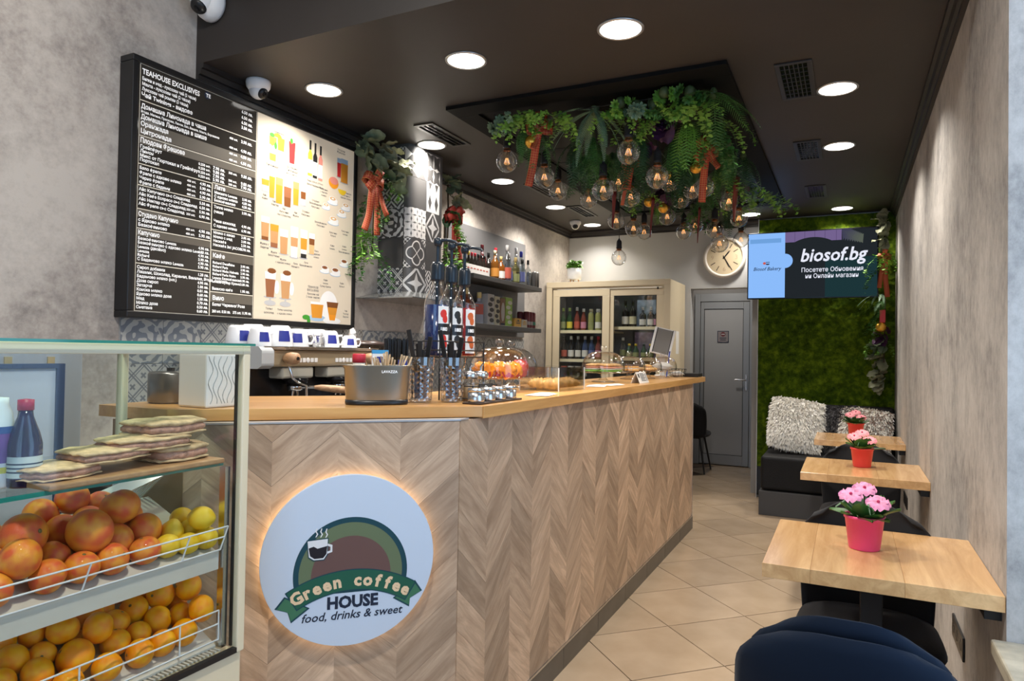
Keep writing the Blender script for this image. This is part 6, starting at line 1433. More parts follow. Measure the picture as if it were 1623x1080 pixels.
flower_pot((.05, 2.5, .7355), 'magenta pot of pink flowers on the nearest table', mat('magenta_pot', (.82, .07, .20), .4), 1, pk)
flower_pot((.073, 4.36, .7355), 'coral red flower pot on the middle table', mat('coral_pot', (.75, .06, .06), .4), 2, pk2)
flower_pot((.055, 5.98, .7355), 'coral red flower pot on the far table', bpy.data.materials['coral_pot'], 3, pk2)

# ------------------------------------------------------------ sofa and cushions
SF = thing('bench_sofa', 'low black leather bench sofa below the moss wall', 'sofa', (-.15, 6.55, 0))
lea = mat('black_leather', (.008, .008, .009), .6, spec=.3, bump=.15, bscale=90)
wp(MB().box(-.68, .365, 6.2, 6.93, 0, .205), 'base', mat('dark_grey_base', (.055, .055, .058), .5), SF, .004)
wp(MB().box(-.67, .365, 6.22, 6.78, .207, .50), 'seat', lea, SF, .03, 4)
wp(MB().box(-.67, .365, 6.78, 6.925, .207, .92), 'back', lea, SF, .03, 4)
def fur_cushion(loc, lb, sx, sz, th, cols, rx, ry, rz, seed, n=3600, L=.045):
    random.seed(seed)
    t = thing('fluffy_cushion', lb, 'cushion', loc, rz, 'fluffy cushions on the sofa'); t.rotation_euler = (rx, ry, rz)
    def P_(u, v, s):
        a, b = u*2-1, v*2-1; q = (max(0, 1-abs(a)**3)*max(0, 1-abs(b)**3))**.55
        return Vector((a*sx*(1-.06*b*b), s*th*q, b*sz*(1-.06*a*a)))
    mb = MB()
    for s in (-1, 1): mb.grid(lambda u, v: tuple(P_(u if s < 0 else 1-u, v, s)), 14, 14)
    mb.build('cover', cols[0], t)
    fu = MB()
    for k in range(n):
        u, v = random.random(), random.random(); s = -1 if random.random() < .8 else 1
        if random.random() < .25:
            if random.random() < .5: u = random.choice((.01, .99))
            else: v = random.choice((.01, .99))
        p = P_(u, v, s); d = Vector(((u-.5)*1.2, s*.8, (v-.5)*1.2-.35))+Vector((random.uniform(-.7, .7), random.uniform(-.4, .4), random.uniform(-.7, .5)))
        d.normalize(); l_ = L*random.uniform(.5, 1.1); w = d.cross(Vector((random.uniform(-.5, .5), 1, random.uniform(-.5, .5)))).normalized()*.0055
        q1 = p+d*l_*.55+Vector((0, 0, -.004)); q2 = p+d*l_+Vector((0, 0, -.018))
        fu.add([tuple(p-w), tuple(p+w), tuple(q1+w*.9), tuple(q1-w*.9), tuple(q2)], [(0, 1, 2, 3), (3, 2, 4)], True, random.randrange(len(cols)))
    fu.build('fur', cols, t)['kind'] = 'stuff'
wf = [mat('white_fur', (.93, .91, .86), .9), mat('cream_fur', (.85, .82, .75), .9)]; gf = [mat('dark_grey_fur', (.055, .052, .055), .9), mat('grey_fur', (.10, .095, .1), .9)]; pf = [wf[0], wf[1], mat('taupe_tip_fur', (.32, .24, .2), .9)]
fur_cushion((-.415, 6.60, .755), 'big white fluffy cushion at the left end of the sofa', .215, .225, .07, wf, R(-24), R(8), R(8), 1, 5200)
fur_cushion((-.08, 6.68, .715), 'dark grey fluffy cushion behind the white one', .20, .205, .06, gf, R(-14), R(-6), 0, 2, 3600)
fur_cushion((.13, 6.62, .71), 'cream and taupe fluffy cushion by the grey wall', .19, .205, .06, pf, R(-22), R(4), R(-4), 3, 4200)

# ------------------------------------------------------------ moss wall
def moss_material():
    m = bpy.data.materials.new('preserved_moss'); m.use_nodes = True; n, l = nt(m); b = n['Principled BSDF']
    tc = n.new('ShaderNodeTexCoord'); t = n.new('ShaderNodeTexNoise'); t.inputs['Scale'].default_value = 14; t.inputs['Detail'].default_value = 8; t.inputs['Roughness'].default_value = .7
    l.new(tc.outputs['Object'], t.inputs['Vector']); l.new(ramp(n, l, t.outputs['Fac'], [(.3, (.010, .024, .003)), (.5, (.055, .098, .005)), (.68, (.15, .22, .010))]), b.inputs['Base Color'])
    b.inputs['Roughness'].default_value = .95; b.inputs['Specular IOR Level'].default_value = .1; return m
M['moss'] = moss_material()
MW = thing('moss_panel', 'tall green preserved moss wall behind the sofa', 'moss wall', (-.2, 6.97, 0))
MB().box(-.585, .57, .005, .029, .02, 2.665).build('backing', M['black'], MW)
MB().box(-.588, -.583, -.02, .029, 0, 2.67).build('edge_strip', M['white'], MW)
def mossf(u, v):
    x = -.58+1.15*u; z = .3+2.36*v
    d = .5*noise.noise(Vector((x*7, z*9, 0)))+.3*noise.noise(Vector((x*18, z*20, 5)))+.2*noise.noise(Vector((x*42, z*42, 9)))
    return (x, .004-.028-.036*d, z)
MB().grid(mossf, 120, 240).build('moss_bed', M['moss'], MW)
random.seed(21); tf = MB()
for k in range(16000):
    u, v = random.random(), random.random(); p = Vector(mossf(u, v)); d = Vector((random.uniform(-1, 1), -random.uniform(.3, 1), random.uniform(-.6, .9))).normalized(); w = d.orthogonal().normalized()*.0022; L = random.uniform(.008, .02)
    tf.add([tuple(p-w), tuple(p+w), tuple(p+d*L)], [(0, 1, 2)], False)
tf.build('moss_tufts', M['moss'], MW)['kind'] = 'stuff'

# ------------------------------------------------------------ television
TV = thing('television', 'wall television showing a blue and dark bakery advert', 'television', (-.315, 6.75, 1.89))
MB().box(-.545, .545, .006, .04, -.005, .615).build('casing', M['black'], TV, .004)
MB().box(-.545, .545, -.004, .006, -.005, .615).build('bezel', M['gloss_black'], TV, .002)
MB().box(-.15, .15, .04, .175, .2, .4).build('mount', M['black'], TV)
def em(name, col, s=1.0): return emis('screen_'+name, col, s)
def tv_art():
    W_, H_ = 1.07, .6; P = Print(TV, (-.535, -.0045, .005), (1, 0, 0), (0, 0, 1)); k = W_/1215
    blue = em('blue', (.26, .50, .96), 1.0); ink = em('ink', (.01, .02, .05), 1); dk = em('dark', (.016, .02, .024), 1); dk2 = em('teal_dark', (.012, .035, .04), 1); pur = em('lilac', (.17, .12, .27), 1); pur2 = em('lilac_line', (.09, .06, .15), 1); wh = em('white', (.82, .84, .95), 1); red = em('red', (.6, .1, .08), 1)
    X_ = lambda x: (x-105)*k; Y_ = lambda y: H_-(y-290)*k*.97
    P.rect(0, W_, 0, H_, dk, 'screen', .0003, True)
    P.rect(X_(850), W_, 0, .35, dk2, 'screen_picture', .0005, True)
    P.rect(X_(468), X_(1000), Y_(400), H_, pur, 'screen_picture', .0006, True)
    for x in (560, 655, 750, 845, 950): P.rect(X_(x), X_(x+4), Y_(400), H_, pur2, 'screen_line', .0007)
    P.ell(X_(735), Y_(560), .245, .175, dk, 'screen_picture', .0009, 30, 0, PI); P.rect(X_(468), X_(1005), Y_(600), Y_(395)-.03, dk, 'screen_picture', .0008, True)
    for q in range(9): P.poly([(X_(1000)+q*.012, H_-.01*q), (X_(1090)+q*.012, H_-.0-.006*q), (X_(1010)+q*.02, H_-.10-.004*q)], em('feather_%d' % q, (.05+.006*q, .05+.008*q, .09), 1), 'screen_feather', .001)
    P.rect(0, X_(468), 0, H_, blue, 'screen_blue', .0011, True); P.ell(X_(468), Y_(597), .066, .066, blue, 'screen_blue_round', .0012, 30, -PI/2, PI/2)
    P.rect(X_(120), X_(430), H_-.09, H_-.05, em('blue_shade', (.16, .36, .72), 1), 'screen_shade', .0013, True)
    P.text(X_(915), .325, 'biosof.bg', .165, wh, off=.02, shear=.22, align='CENTER', width=.545, h=.0016)
    P.text(X_(912), .228, 'Посетете Обновения', .056, wh, off=.01, align='CENTER', width=.50, h=.0016)
    P.text(X_(910), .172, 'ни Онлайн магазин', .056, wh, off=.01, align='CENTER', width=.43, h=.0016)
    P.text(X_(290), .255, 'Biosof Bakery', .046, ink, off=.008, shear=.3, align='CENTER', width=.245, h=.0016)
    P.ell(X_(265), .322, .013, .012, red, 'screen_emblem', .0014, 12); P.ell(X_(297), .318, .018, .012, ink, 'screen_cup', .0015, 14, PI, 2*PI); P.rect(X_(278), X_(318), .328, .334, ink, 'screen_bar', .0015)
    P.done()
tv_art()

# ------------------------------------------------------------ wall clock
CK = thing('wall_clock', 'round cream wall clock with white rim above the doorway', 'clock', (-1.107, 7.0, 2.323))
Mc = Matrix.Rotation(PI/2, 4, 'X')
MB().lathe([(0, 0), (.2, 0), (.204, .01), (.204, .03), (.196, .045), (.182, .047), (.172, .04), (.17, .03), (0, .03)], 56, M=Mc, cap=False).build('rim', mat('ivory_rim', (.60, .55, .49), .35), CK)
MB().lathe([(0, .0305), (.17, .0305)], 48, M=Mc, cap=False).build('dial', mat('cream_dial', (.50, .41, .27), .5), CK)
P = Print(CK, (0, -.031, 0), (1, 0, 0), (0, 0, 1))
ink = bm('sepia_ink', (.05, .035, .025), .6); ink2 = bm('faded_ink', (.36, .27, .18), .6)
for k in range(12):
    a = PI/2-2*PI*k/12
    if k % 3: 
        c, s = math.cos(a), math.sin(a); P.open('hour_mark'); P.poly([(c*.1-s*.004, s*.1+c*.004), (c*.1+s*.004, s*.1-c*.004), (c*.15+s*.004, s*.15-c*.004), (c*.15-s*.004, s*.15+c*.004)], ink, 'hour_mark', .0006); P.close()
for k, b in enumerate(('12', '3', '6', '9')):
    a = PI/2-k*PI/2; P.text(.115*math.cos(a), .115*math.sin(a)-.022, b, .062, ink2, 'numeral', .0006, .0, align='CENTER')
P.text(0, .055, 'Antiquité de Paris', .02, ink2, align='CENTER', off=0, width=.12); P.done()
for nm, a, L, w in (('hour_hand', R(50), .085, .007), ('minute_hand', R(-62), .125, .005)):
    T = Mc @ Matrix.Rotation(a, 4, 'Z'); MB().prism([(-.02, -w*.6), (L*.7, -w), (L, 0), (L*.7, w), (-.02, w*.6)], .033 if nm[0] == 'h' else .0345, .0338 if nm[0] == 'h' else .0353, M=T).build(nm, M['black'], CK)
MB().lathe([(0, .0354), (.009, .0354), (.009, .033)], 14, M=Mc, cap=False).build('hub', M['black'], CK)

# ------------------------------------------------------------ corridor door
DR = MB().box(-1.73, -1.665, 8.7, 8.76, 0, 2.12).box(-1.075, -.99, 8.7, 8.76, 0, 2.12).box(-1.665, -1.075, 8.7, 8.76, 2.02, 2.12)
LT_ = thing('ceiling_downlight', 'added unseen downlight on the corridor ceiling to brighten the grey door', 'ceiling light', (-1.4, 7.9, 2.5)); MB().lathe([(.07, -.006), (.08, -.006), (.08, 0), (.07, 0)], 24, cap=False).build('ring', M['steel'], LT_); MB().lathe([(0, -.004), (.07, -.004)], 24, cap=False).build('diffuser', M['emit_lamp'], LT_)  # corridor lamp added out of view to lift the dark door
ld = bpy.data.lights.new('downlight', 'AREA'); ld.shape = 'DISK'; ld.size = .14; ld.energy = 10; ld.color = (1, .93, .84); lo = bpy.data.objects.new('lamp', ld); COL.objects.link(lo); lo.parent = LT_; lo.location = (0, 0, -.012)
dro = struct('door_1', DR, M['alu'], bevel=.004)
leaf_ = MB().box(-1.66, -1.62, 8.715, 8.75, .01, 2.015).box(-1.15, -1.08, 8.715, 8.75, .01, 2.015).box(-1.62, -1.15, 8.715, 8.75, 1.93, 2.015).box(-1.62, -1.15, 8.715, 8.75, .01, .13)
lo_ = leaf_.build('leaf_frame', M['alu'], dro, .003)
MB().box(-1.614, -1.156, 8.728, 8.742, .136, 1.924).build('panel', M['doorpanel'], dro)
MB().box(-1.62, -1.614, 8.72, 8.73, .13, 1.93).box(-1.156, -1.15, 8.72, 8.73, .13, 1.93).box(-1.614, -1.156, 8.72, 8.73, 1.924, 1.93).box(-1.614, -1.156, 8.72, 8.73, .13, .136).build('seal', M['black'], dro)
hp = MB().box(-1.125, -1.10, 8.703, 8.715, .93, 1.12); hh = hp.build('handle_plate', M['steel'], dro, .002)
MB().tube([(-1.112, 8.71, 1.06), (-1.112, 8.67, 1.06), (-1.125, 8.665, 1.06), (-1.24, 8.665, 1.06)], .009, 10).build('lever', M['steel'], hh)
NS = thing('door_notice', 'small framed no-entry notice on the grey corridor door', 'sign', (-1.39, 8.7275, 1.585))
MB().box(-.068, .068, -.006, 0, -.072, .072).build('plate', bm('mauve_grey_plate', (.22, .19, .19), .5), NS)
P = Print(NS, (0, -.0062, 0), (1, 0, 0), (0, 0, 1))
for a in ((-.068, .068, .064, .072), (-.068, .068, -.072, -.064), (-.068, -.06, -.064, .064), (.06, .068, -.064, .064)): P.rect(*a, M['navyink'], 'border', .0005, True)
P.ell(0, .03, .028, .028, bm('maroon_ink', (.12, .015, .02), .5), 'no_entry_disc', .0007, 20); P.rect(-.02, .02, .024, .036, bm('pale_grey_box', (.45, .45, .45), .5), 'no_entry_bar', .001, True)
P.rect(-.04, .04, -.022, -.012, M['navyink'], 'printed_line', .0005, True); P.rect(-.035, .035, -.045, -.035, M['navyink'], 'printed_line', .0005, True); P.done()

# ------------------------------------------------------------ sockets on the right wall
def socket(y0, y1, z, lb, n):
    t = thing('wall_socket', lb, 'socket', (XR, (y0+y1)/2, z), 0, 'black wall sockets'); h = (y1-y0)/2
    MB().box(-.008, 0, -h, h, -.042, .042).build('frame', M['black'], t, .003)
    for k in range(n):
        y = -h+(2*h)*(k+.5)/n; b = MB(); b.lathe([(.022, .006), (.022, .009), (.018, .009), (.017, .002), (0, .002)], 20, M=Matrix.Translation((0, y, 0)) @ Matrix.Rotation(-PI/2, 4, 'Y')); b.build('outlet', M['gloss_black'], t)
socket(2.86, 3.13, .335, 'black triple wall socket under the nearest table', 3)
socket(5.42, 5.71, .355, 'black wall socket behind the middle table', 3)
# ------------------------------------------------------------ foliage
random.seed(42)
def frond_mesh(L, W_, n, m, droop=.6, leaf_w=.22, lean=.45, name='frond'):
    """pinnate frond along +X drooping in -Z"""
    mb = MB(); pts = []
    for k in range(n+1):
        v = k/n; pts.append(Vector((L*(v-.12*v*v*droop), 0, -L*droop*v*v*.75+L*.12*v)))
    mb.tube([tuple(p) for p in pts], [.0028*(1-.75*k/n) for k in range(n+1)], 4)
    for k in range(1, n):
        v = k/n; w = W_*(math.sin(PI*(v*.86+.1))**.8); t = (pts[min(n, k+1)]-pts[k-1]).normalized(); q = L/n*leaf_w*2.2
        for s in (-1, 1):
            d = (Vector((0, s, 0))+t*lean+Vector((0, 0, -.12))).normalized(); e = t*q*.5
            a = pts[k]; mb.add([tuple(a-e), tuple(a+d*w*.5-e*1.05), tuple(a+d*w+t*q*.15), tuple(a+d*w*.5+e*1.05), tuple(a+e)], [(0, 1, 2, 3, 4)])
    return mb.mesh(name, m)
def rosette_mesh(R_, n, m, name='rosette'):
    mb = MB()
    for ring, (k_, el, sc) in enumerate(((8, .25, 1), (7, .7, .8), (5, 1.1, .55))):
        for i in range(k_):
            a = 2*PI*(i+.5*ring)/k_; dr = Vector((math.cos(a)*math.cos(el), math.sin(a)*math.cos(el), math.sin(el))); sd = Vector((-math.sin(a), math.cos(a), 0)); L = R_*sc; w = L*.27
            mb.add([(0, 0, 0), tuple(dr*L*.45+sd*w), tuple(dr*L*.85+sd*w*.6), tuple(dr*L), tuple(dr*L*.85-sd*w*.6), tuple(dr*L*.45-sd*w)], [(0, 1, 2, 3, 4, 5)])
    return mb.mesh(name, m)
def vine_mesh(L, n, m, ls=.03, name='vine', seed=0, spread=.02):
    rnd = random.Random(seed); mb = MB(); p = Vector((0, 0, 0)); pts = [tuple(p)]; a0 = rnd.uniform(0, 6.28)
    for k in range(n):
        v = k/n; p = p+Vector((math.cos(a0)*spread*(1-v), math.sin(a0)*spread*(1-v), -L/n))+Vector((rnd.uniform(-.006, .006), rnd.uniform(-.006, .006), 0)); pts.append(tuple(p))
        for s in range(3):
            a = rnd.uniform(0, 6.28); el = rnd.uniform(-.7, .4); dr = Vector((math.cos(a)*math.cos(el), math.sin(a)*math.cos(el), math.sin(el))); sd = dr.cross(Vector((0, 0, 1))).normalized(); l_ = ls*rnd.uniform(.7, 1.2); w = l_*.42; c = p+dr*.01
            mb.add([tuple(c), tuple(c+dr*l_*.3+sd*w), tuple(c+dr*l_*.75+sd*w*.7), tuple(c+dr*l_), tuple(c+dr*l_*.75-sd*w*.7), tuple(c+dr*l_*.3-sd*w)], [(0, 1, 2, 3, 4, 5)])
    mb.tube(pts, .0018, 4); return mb.mesh(name, m)
def bigleaf_mesh(L, W_, m, curl=.3, name='leaf'):
    mb = MB()
    mb.grid(lambda u, v: (L*v*(1-.12*curl*v), W_*math.sin(PI*min(1, v*.93+.05))**.6*(u*2-1), -curl*L*v*v*.7+.22*W_*abs(u*2-1)**1.5+.006*math.sin(v*19)*abs(u*2-1)), 6, 9)
    return mb.mesh(name, m)
FR_ = {k: frond_mesh(*a) for k, a in dict(dk=(.30, .058, 20, M['leaf_dk'], .8, .16), md=(.28, .055, 19, M['leaf_md'], .8, .15), lt=(.27, .05, 18, M['leaf_lt'], .8, .14), sv=(.33, .034, 30, M['leaf_silver'], .6, .3, .6), big=(.36, .085, 20, M['leaf_md'], .5, .13)).items()}
RO_ = {k: rosette_mesh(.034, 0, M[v]) for k, v in dict(lt='leaf_lt', md='leaf_md', sv='leaf_silver').items()}
VI_ = {k: vine_mesh(L, n, M[v], ls, seed=sd) for k, (L, n, v, ls, sd) in dict(lt=(.24, 14, 'leaf_lt', .032, 1), md=(.26, 15, 'leaf_md', .03, 2), dk=(.28, 15, 'leaf_dk', .034, 3), sv=(.2, 12, 'leaf_silver', .028, 4)).items()}
BL_ = {k: bigleaf_mesh(.115, .042, M[v]) for k, v in dict(gr='leaf_grey', ol='leaf_olive', pu='leaf_purple', dk='leaf_dk').items()}
PG = 'artificial plants in the ceiling panel'
def Rz(a): return Matrix.Rotation(a, 4, 'Z')
def hang(t, z): MB().cyl((0, 0, 0), (0, 0, 2.633-z), .003, n=5).build('hanger', M['stem'], t)
def fern(x, y, z, k, lb, n=9, s=1.0, tilt=.2):
    t = thing('hanging_fern', lb, 'plant', (x, y, z), 0, PG)
    MB().ell((0, 0, .0), .02, .02, .03, 8, 6).build('root_ball', M['stem'], t); hang(t, z)
    for i in range(n):
        a = 2*PI*i/n+random.uniform(-.3, .3); inst(FR_[k], 'frond', t, Rz(a) @ Matrix.Rotation(random.uniform(-.05, .75)+tilt, 4, 'Y') @ Matrix.Scale(s*random.uniform(.75, 1.1), 4))
def tuft(x, y, z, k, lb, n=6, s=1.0):
    t = thing('succulent_cluster', lb, 'plant', (x, y, z), 0, PG); n *= 2
    MB().ell((0, 0, .01), .03, .03, .03, 8, 6).build('root_ball', M['stem'], t); hang(t, z)
    for i in range(n):
        d = Vector((random.uniform(-1, 1), random.uniform(-1, 1), random.uniform(-1, .15))).normalized(); q = d.to_track_quat('Z', 'Y').to_matrix().to_4x4()
        inst(RO_[k], 'rosette', t, Matrix.Translation(Vector((d.x*.065, d.y*.05, d.z*.06))*s*random.uniform(.6, 1)) @ q @ Matrix.Scale(s*random.uniform(.7, 1.1), 4))
def ivy(x, y, z, k, lb, n=5, s=1.0):
    t = thing('trailing_ivy', lb, 'plant', (x, y, z), 0, PG)
    MB().ell((0, 0, .0), .02, .02, .02, 8, 6).build('root_ball', M['stem'], t); hang(t, z)
    for i in range(n): inst(VI_[k], 'vine', t, Matrix.Translation((random.uniform(-.06, .06), random.uniform(-.06, .06), 0)) @ Rz(random.uniform(0, 6.28)) @ Matrix.Rotation(random.uniform(0, .6), 4, 'X') @ Matrix.Scale(s*random.uniform(.6, 1.1), 4))
def bunch(x, y, z, k, lb, n=8, s=1.0):
    t = thing('leaf_bunch', lb, 'plant', (x, y, z), 0, PG)
    MB().ell((0, 0, .0), .018, .018, .02, 8, 6).build('root_ball', M['stem'], t); hang(t, z)
    for i in range(n): inst(BL_[k], 'leaf', t, Rz(random.uniform(0, 6.28)) @ Matrix.Rotation(random.uniform(-.3, 1.1), 4, 'Y') @ Rz(0) @ Matrix.Scale(s*random.uniform(.8, 1.2), 4))
# black glossy ceiling panel the plants hang from
CP = thing('ceiling_panel', 'black glossy framed ceiling panel carrying plants and bulbs', 'panel', (-1.235, 4.72, ZC))
PBK = mat('deep_black_board', (.004, .004, .004), .7, spec=.15)
a0, a1, b0, b1 = -.74, .735, -1.57, 1.58; w = .13
MB().box(a0+w, a1-w, b0+w, b1-w, -.008, 0).build('gloss_sheet', mat('black_panel_sheet', (.004, .004, .005), .45, spec=.06), CP)
for g in ((a0, a1, b0, b0+w), (a0, a1, b1-w, b1), (a0, a0+w, b0+w, b1-w), (a1-w, a1, b0+w, b1-w)): MB().box(*g, -.02, 0).build('frame_board', PBK, CP, .002)
# a mesh the plants are tied to
gr = MB()
for k in range(10): gr.cyl((a0+.18, b0+.2+k*.3, -.05), (a1-.18, b0+.2+k*.3, -.05), .003, n=5)
for k in range(4): gr.cyl((a0+.2+k*.35, b0+.18, -.05), (a0+.2+k*.35, b1-.18, -.05), .003, n=5)
for x in (a0+.2, a1-.2):
    for y in (b0+.2, 0, b1-.2): gr.cyl((x, y, -.05), (x, y, -.006), .003, n=5)
gr.build('hanging_grid', M['black'], CP)
Z0 = 2.62
tuft(-1.70, 3.27, 2.60, 'sv', 'grey-green succulent at the near left corner of the plants', 7, 1.2)
ivy(-1.66, 3.29, 2.62, 'sv', 'pale trailing ivy at the near left corner', 4, .8)
ivy(-1.56, 3.30, 2.63, 'lt', 'bright green ivy beside the first tartan bow', 7, .75)
tuft(-1.50, 3.34, 2.60, 'lt', 'bright succulent behind the first tartan bow', 5)
fern(-1.60, 3.52, 2.60, 'md', 'green fern around the golden bauble', 8, .85, .4)
fern(-1.22, 3.42, 2.64, 'sv', 'large silvery fern arching at the front of the plants', 13, 1.0, .05)
fern(-1.45, 3.72, 2.58, 'dk', 'dark fern hanging behind the first bow', 9, .95, .5)
fern(-1.36, 3.90, 2.58, 'md', 'drooping green fern below the silvery fern', 9, .95, .6)
fern(-1.14, 3.75, 2.56, 'dk', 'dark fern under the silvery fern', 9, .9, .5)
tuft(-1.05, 3.34, 2.62, 'lt', 'bright succulent right of the silvery fern', 7, 1.1)
ivy(-1.03, 3.42, 2.62, 'lt', 'bright ivy above the biggest bulb', 6, .7)
tuft(-.97, 3.36, 2.60, 'sv', 'silver succulent left of the bright centre', 5, 1.1)
tuft(-.89, 3.38, 2.60, 'md', 'green succulent in the middle of the front edge', 7, 1.1)
tuft(-.82, 3.32, 2.63, 'lt', 'bright succulent at the top of the front edge', 6, 1.0)
tuft(-.77, 3.40, 2.59, 'lt', 'bright succulent below the front edge', 7, 1.15)
tuft(-.70, 3.33, 2.62, 'md', 'green succulent under the right front fern', 7, 1.1)
fern(-.60, 3.40, 2.63, 'big', 'wide fern spreading at the right front corner', 9, .85, .0)
fern(-.76, 3.58, 2.58, 'lt', 'bright green fern hanging in front centre right', 11, 1.0, .55)
bunch(-.95, 3.55, 2.60, 'pu', 'purple leaves among the front ferns', 8, 1.0)
bunch(-1.06, 3.78, 2.55, 'pu', 'purple leaves behind the biggest bulb', 9, 1.1)
ivy(-.70, 3.72, 2.60, 'md', 'ivy beside the second tartan bow', 7, .9)
ivy(-.60, 3.84, 2.62, 'lt', 'light ivy at the right edge of the panel', 6, .8)
fern(-.64, 4.10, 2.58, 'md', 'fern hanging right of the second bow', 10, .9, .5)
fern(-.90, 4.05, 2.56, 'dk', 'dark fern in the middle of the plants', 10, 1.0, .45)
fern(-1.20, 4.25, 2.58, 'dk', 'dark fern behind the twin bulbs', 10, 1.0, .45)
fern(-1.55, 4.25, 2.60, 'dk', 'dark fern on the left edge of the panel', 9, .85, .4)
fern(-1.4, 4.65, 2.58, 'md', 'green fern over the far left bulbs', 9, .9, .45)
fern(-1.05, 4.65, 2.56, 'dk', 'dark fern over the far middle bulbs', 9, .95, .45)
fern(-.78, 4.6, 2.58, 'md', 'green fern over the far right bulbs', 9, .9, .45)
ivy(-.72, 4.55, 2.52, 'lt', 'bright ivy below the second bow', 6, .9)
ivy(-1.28, 4.75, 2.50, 'lt', 'bright ivy around the paired baubles', 6, .8)
fern(-1.3, 5.1, 2.56, 'lt', 'bright fern hanging low at the far side', 9, .85, .6)
fern(-.95, 5.15, 2.56, 'md', 'green fern near the far end of the panel', 9, .9, .5)
ivy(-1.1, 5.4, 2.52, 'md', 'green ivy trailing behind the far bulbs', 6, .9)
ivy(-.66, 5.30, 2.58, 'lt', 'light ivy hanging by the far right corner', 7, 1.0)
ivy(-.62, 5.50, 2.58, 'lt', 'light trailing ivy closest to the television', 6, 1.0)
fern(-.85, 5.6, 2.58, 'dk', 'dark fern at the far end of the panel', 8, .9, .4)
bunch(-.72, 5.0, 2.55, 'pu', 'purple leaves near the far right corner', 7, 1.0)
bunch(-1.5, 3.95, 2.55, 'dk', 'dark leaves on the left side of the plants', 8, 1.0)
bunch(-1.05, 4.35, 2.52, 'dk', 'dark leaves in the middle of the plants', 8, 1.1)

fern(-1.62, 3.40, 2.60, 'md', 'fern hanging left of the first bow, over the first bulb', 7, .7, .7)
ivy(-1.42, 3.38, 2.63, 'lt', 'bright ivy between the first bow and the silvery fern', 6, .8)
fern(-1.30, 3.62, 2.58, 'md', 'green fern hanging straight down under the silvery fern', 9, .95, .85)
fern(-1.02, 3.60, 2.57, 'dk', 'dark fern just behind the biggest bulb', 9, .9, .7)
ivy(-.86, 3.44, 2.62, 'lt', 'bright ivy hanging from the middle of the front edge', 6, .7)
ivy(-.70, 3.46, 2.62, 'lt', 'bright ivy below the wide corner fern', 6, .8)
fern(-.86, 3.75, 2.56, 'md', 'green fern hanging between the bulbs and the second bow', 9, .9, .8)
fern(-.62, 3.72, 2.60, 'md', 'green fern at the right edge below the corner fern', 8, .8, .6)
bunch(-.88, 3.60, 2.58, 'pu', 'purple broad leaves near the front centre', 8, 1.1)
bunch(-1.25, 4.0, 2.55, 'dk', 'dark broad leaves behind the hanging ferns', 9, 1.2)
bunch(-.9, 4.3, 2.55, 'dk', 'dark broad leaves over the overlapping bulbs', 9, 1.2)
bunch(-1.5, 4.45, 2.58, 'dk', 'dark broad leaves at the left rear of the plants', 9, 1.2)
bunch(-1.2, 4.95, 2.56, 'pu', 'purple broad leaves at the rear of the plants', 9, 1.2)
fern(-.60, 4.45, 2.60, 'dk', 'dark fern at the right rear edge', 8, .9, .5)

# ------------------------------------------------------------ hanging bulbs
BG_ = 'globe bulbs under the ceiling plants'
def fil(seed):
    mb = MB(); n = 5
    for i in range(n):
        a = 2*PI*i/n; mb.tube([(.006*math.cos(a), .006*math.sin(a), .02), (.017*math.cos(a), .017*math.sin(a), -.012), (.017*math.cos(a+.6), .017*math.sin(a+.6), -.014), (.006*math.cos(a+.6), .006*math.sin(a+.6), .018)], .0007, 4)
    return mb
GLB = MB().lathe([(.016, .078), (.02, .068), (.03, .0585), (.044, .0445), (.056, .028), (.0622, .006), (.0622, -.008), (.056, -.0275), (.045, -.043), (.03, -.0545), (.015, -.061), (0, -.0625)], 28, cap=False).mesh('globe', M['bulb_glass'])
SOC = MB().lathe([(0, .16), (.006, .16), (.009, .15), (.018, .142), (.022, .13), (.022, .09), (.024, .086), (.022, .078), (.018, .072), (0, .072)], 20).mesh('socket', M['blackmatte'])
COP = MB().lathe([(.0195, .0785), (.0195, .066), (.0225, .062)], 16, cap=False).mesh('collar', mat('copper_collar', (.45, .18, .08), .3, .9))
FIL = fil(0).mesh('filament', M['filament']); MNT = MB().cyl((0, 0, .06), (0, 0, -.005), .004, .0015, 8).mesh('glass_mount', M['bulb_glass'])
def bulb(x, y, z, lb, top=2.63, s=1.0, grp=BG_):
    t = thing('pendant_bulb', lb, 'light bulb', (x, y, z), random.uniform(0, 6), grp)
    for me, nm in ((GLB, 'globe'), (SOC, 'socket'), (COP, 'collar'), (FIL, 'filament'), (MNT, 'filament_mount')): inst(me, nm, t, Matrix.Scale(s, 4))
    MB().cyl((0, 0, .16*s), (0, 0, top-z), .0028, n=6).build('cord', M['black'], t)
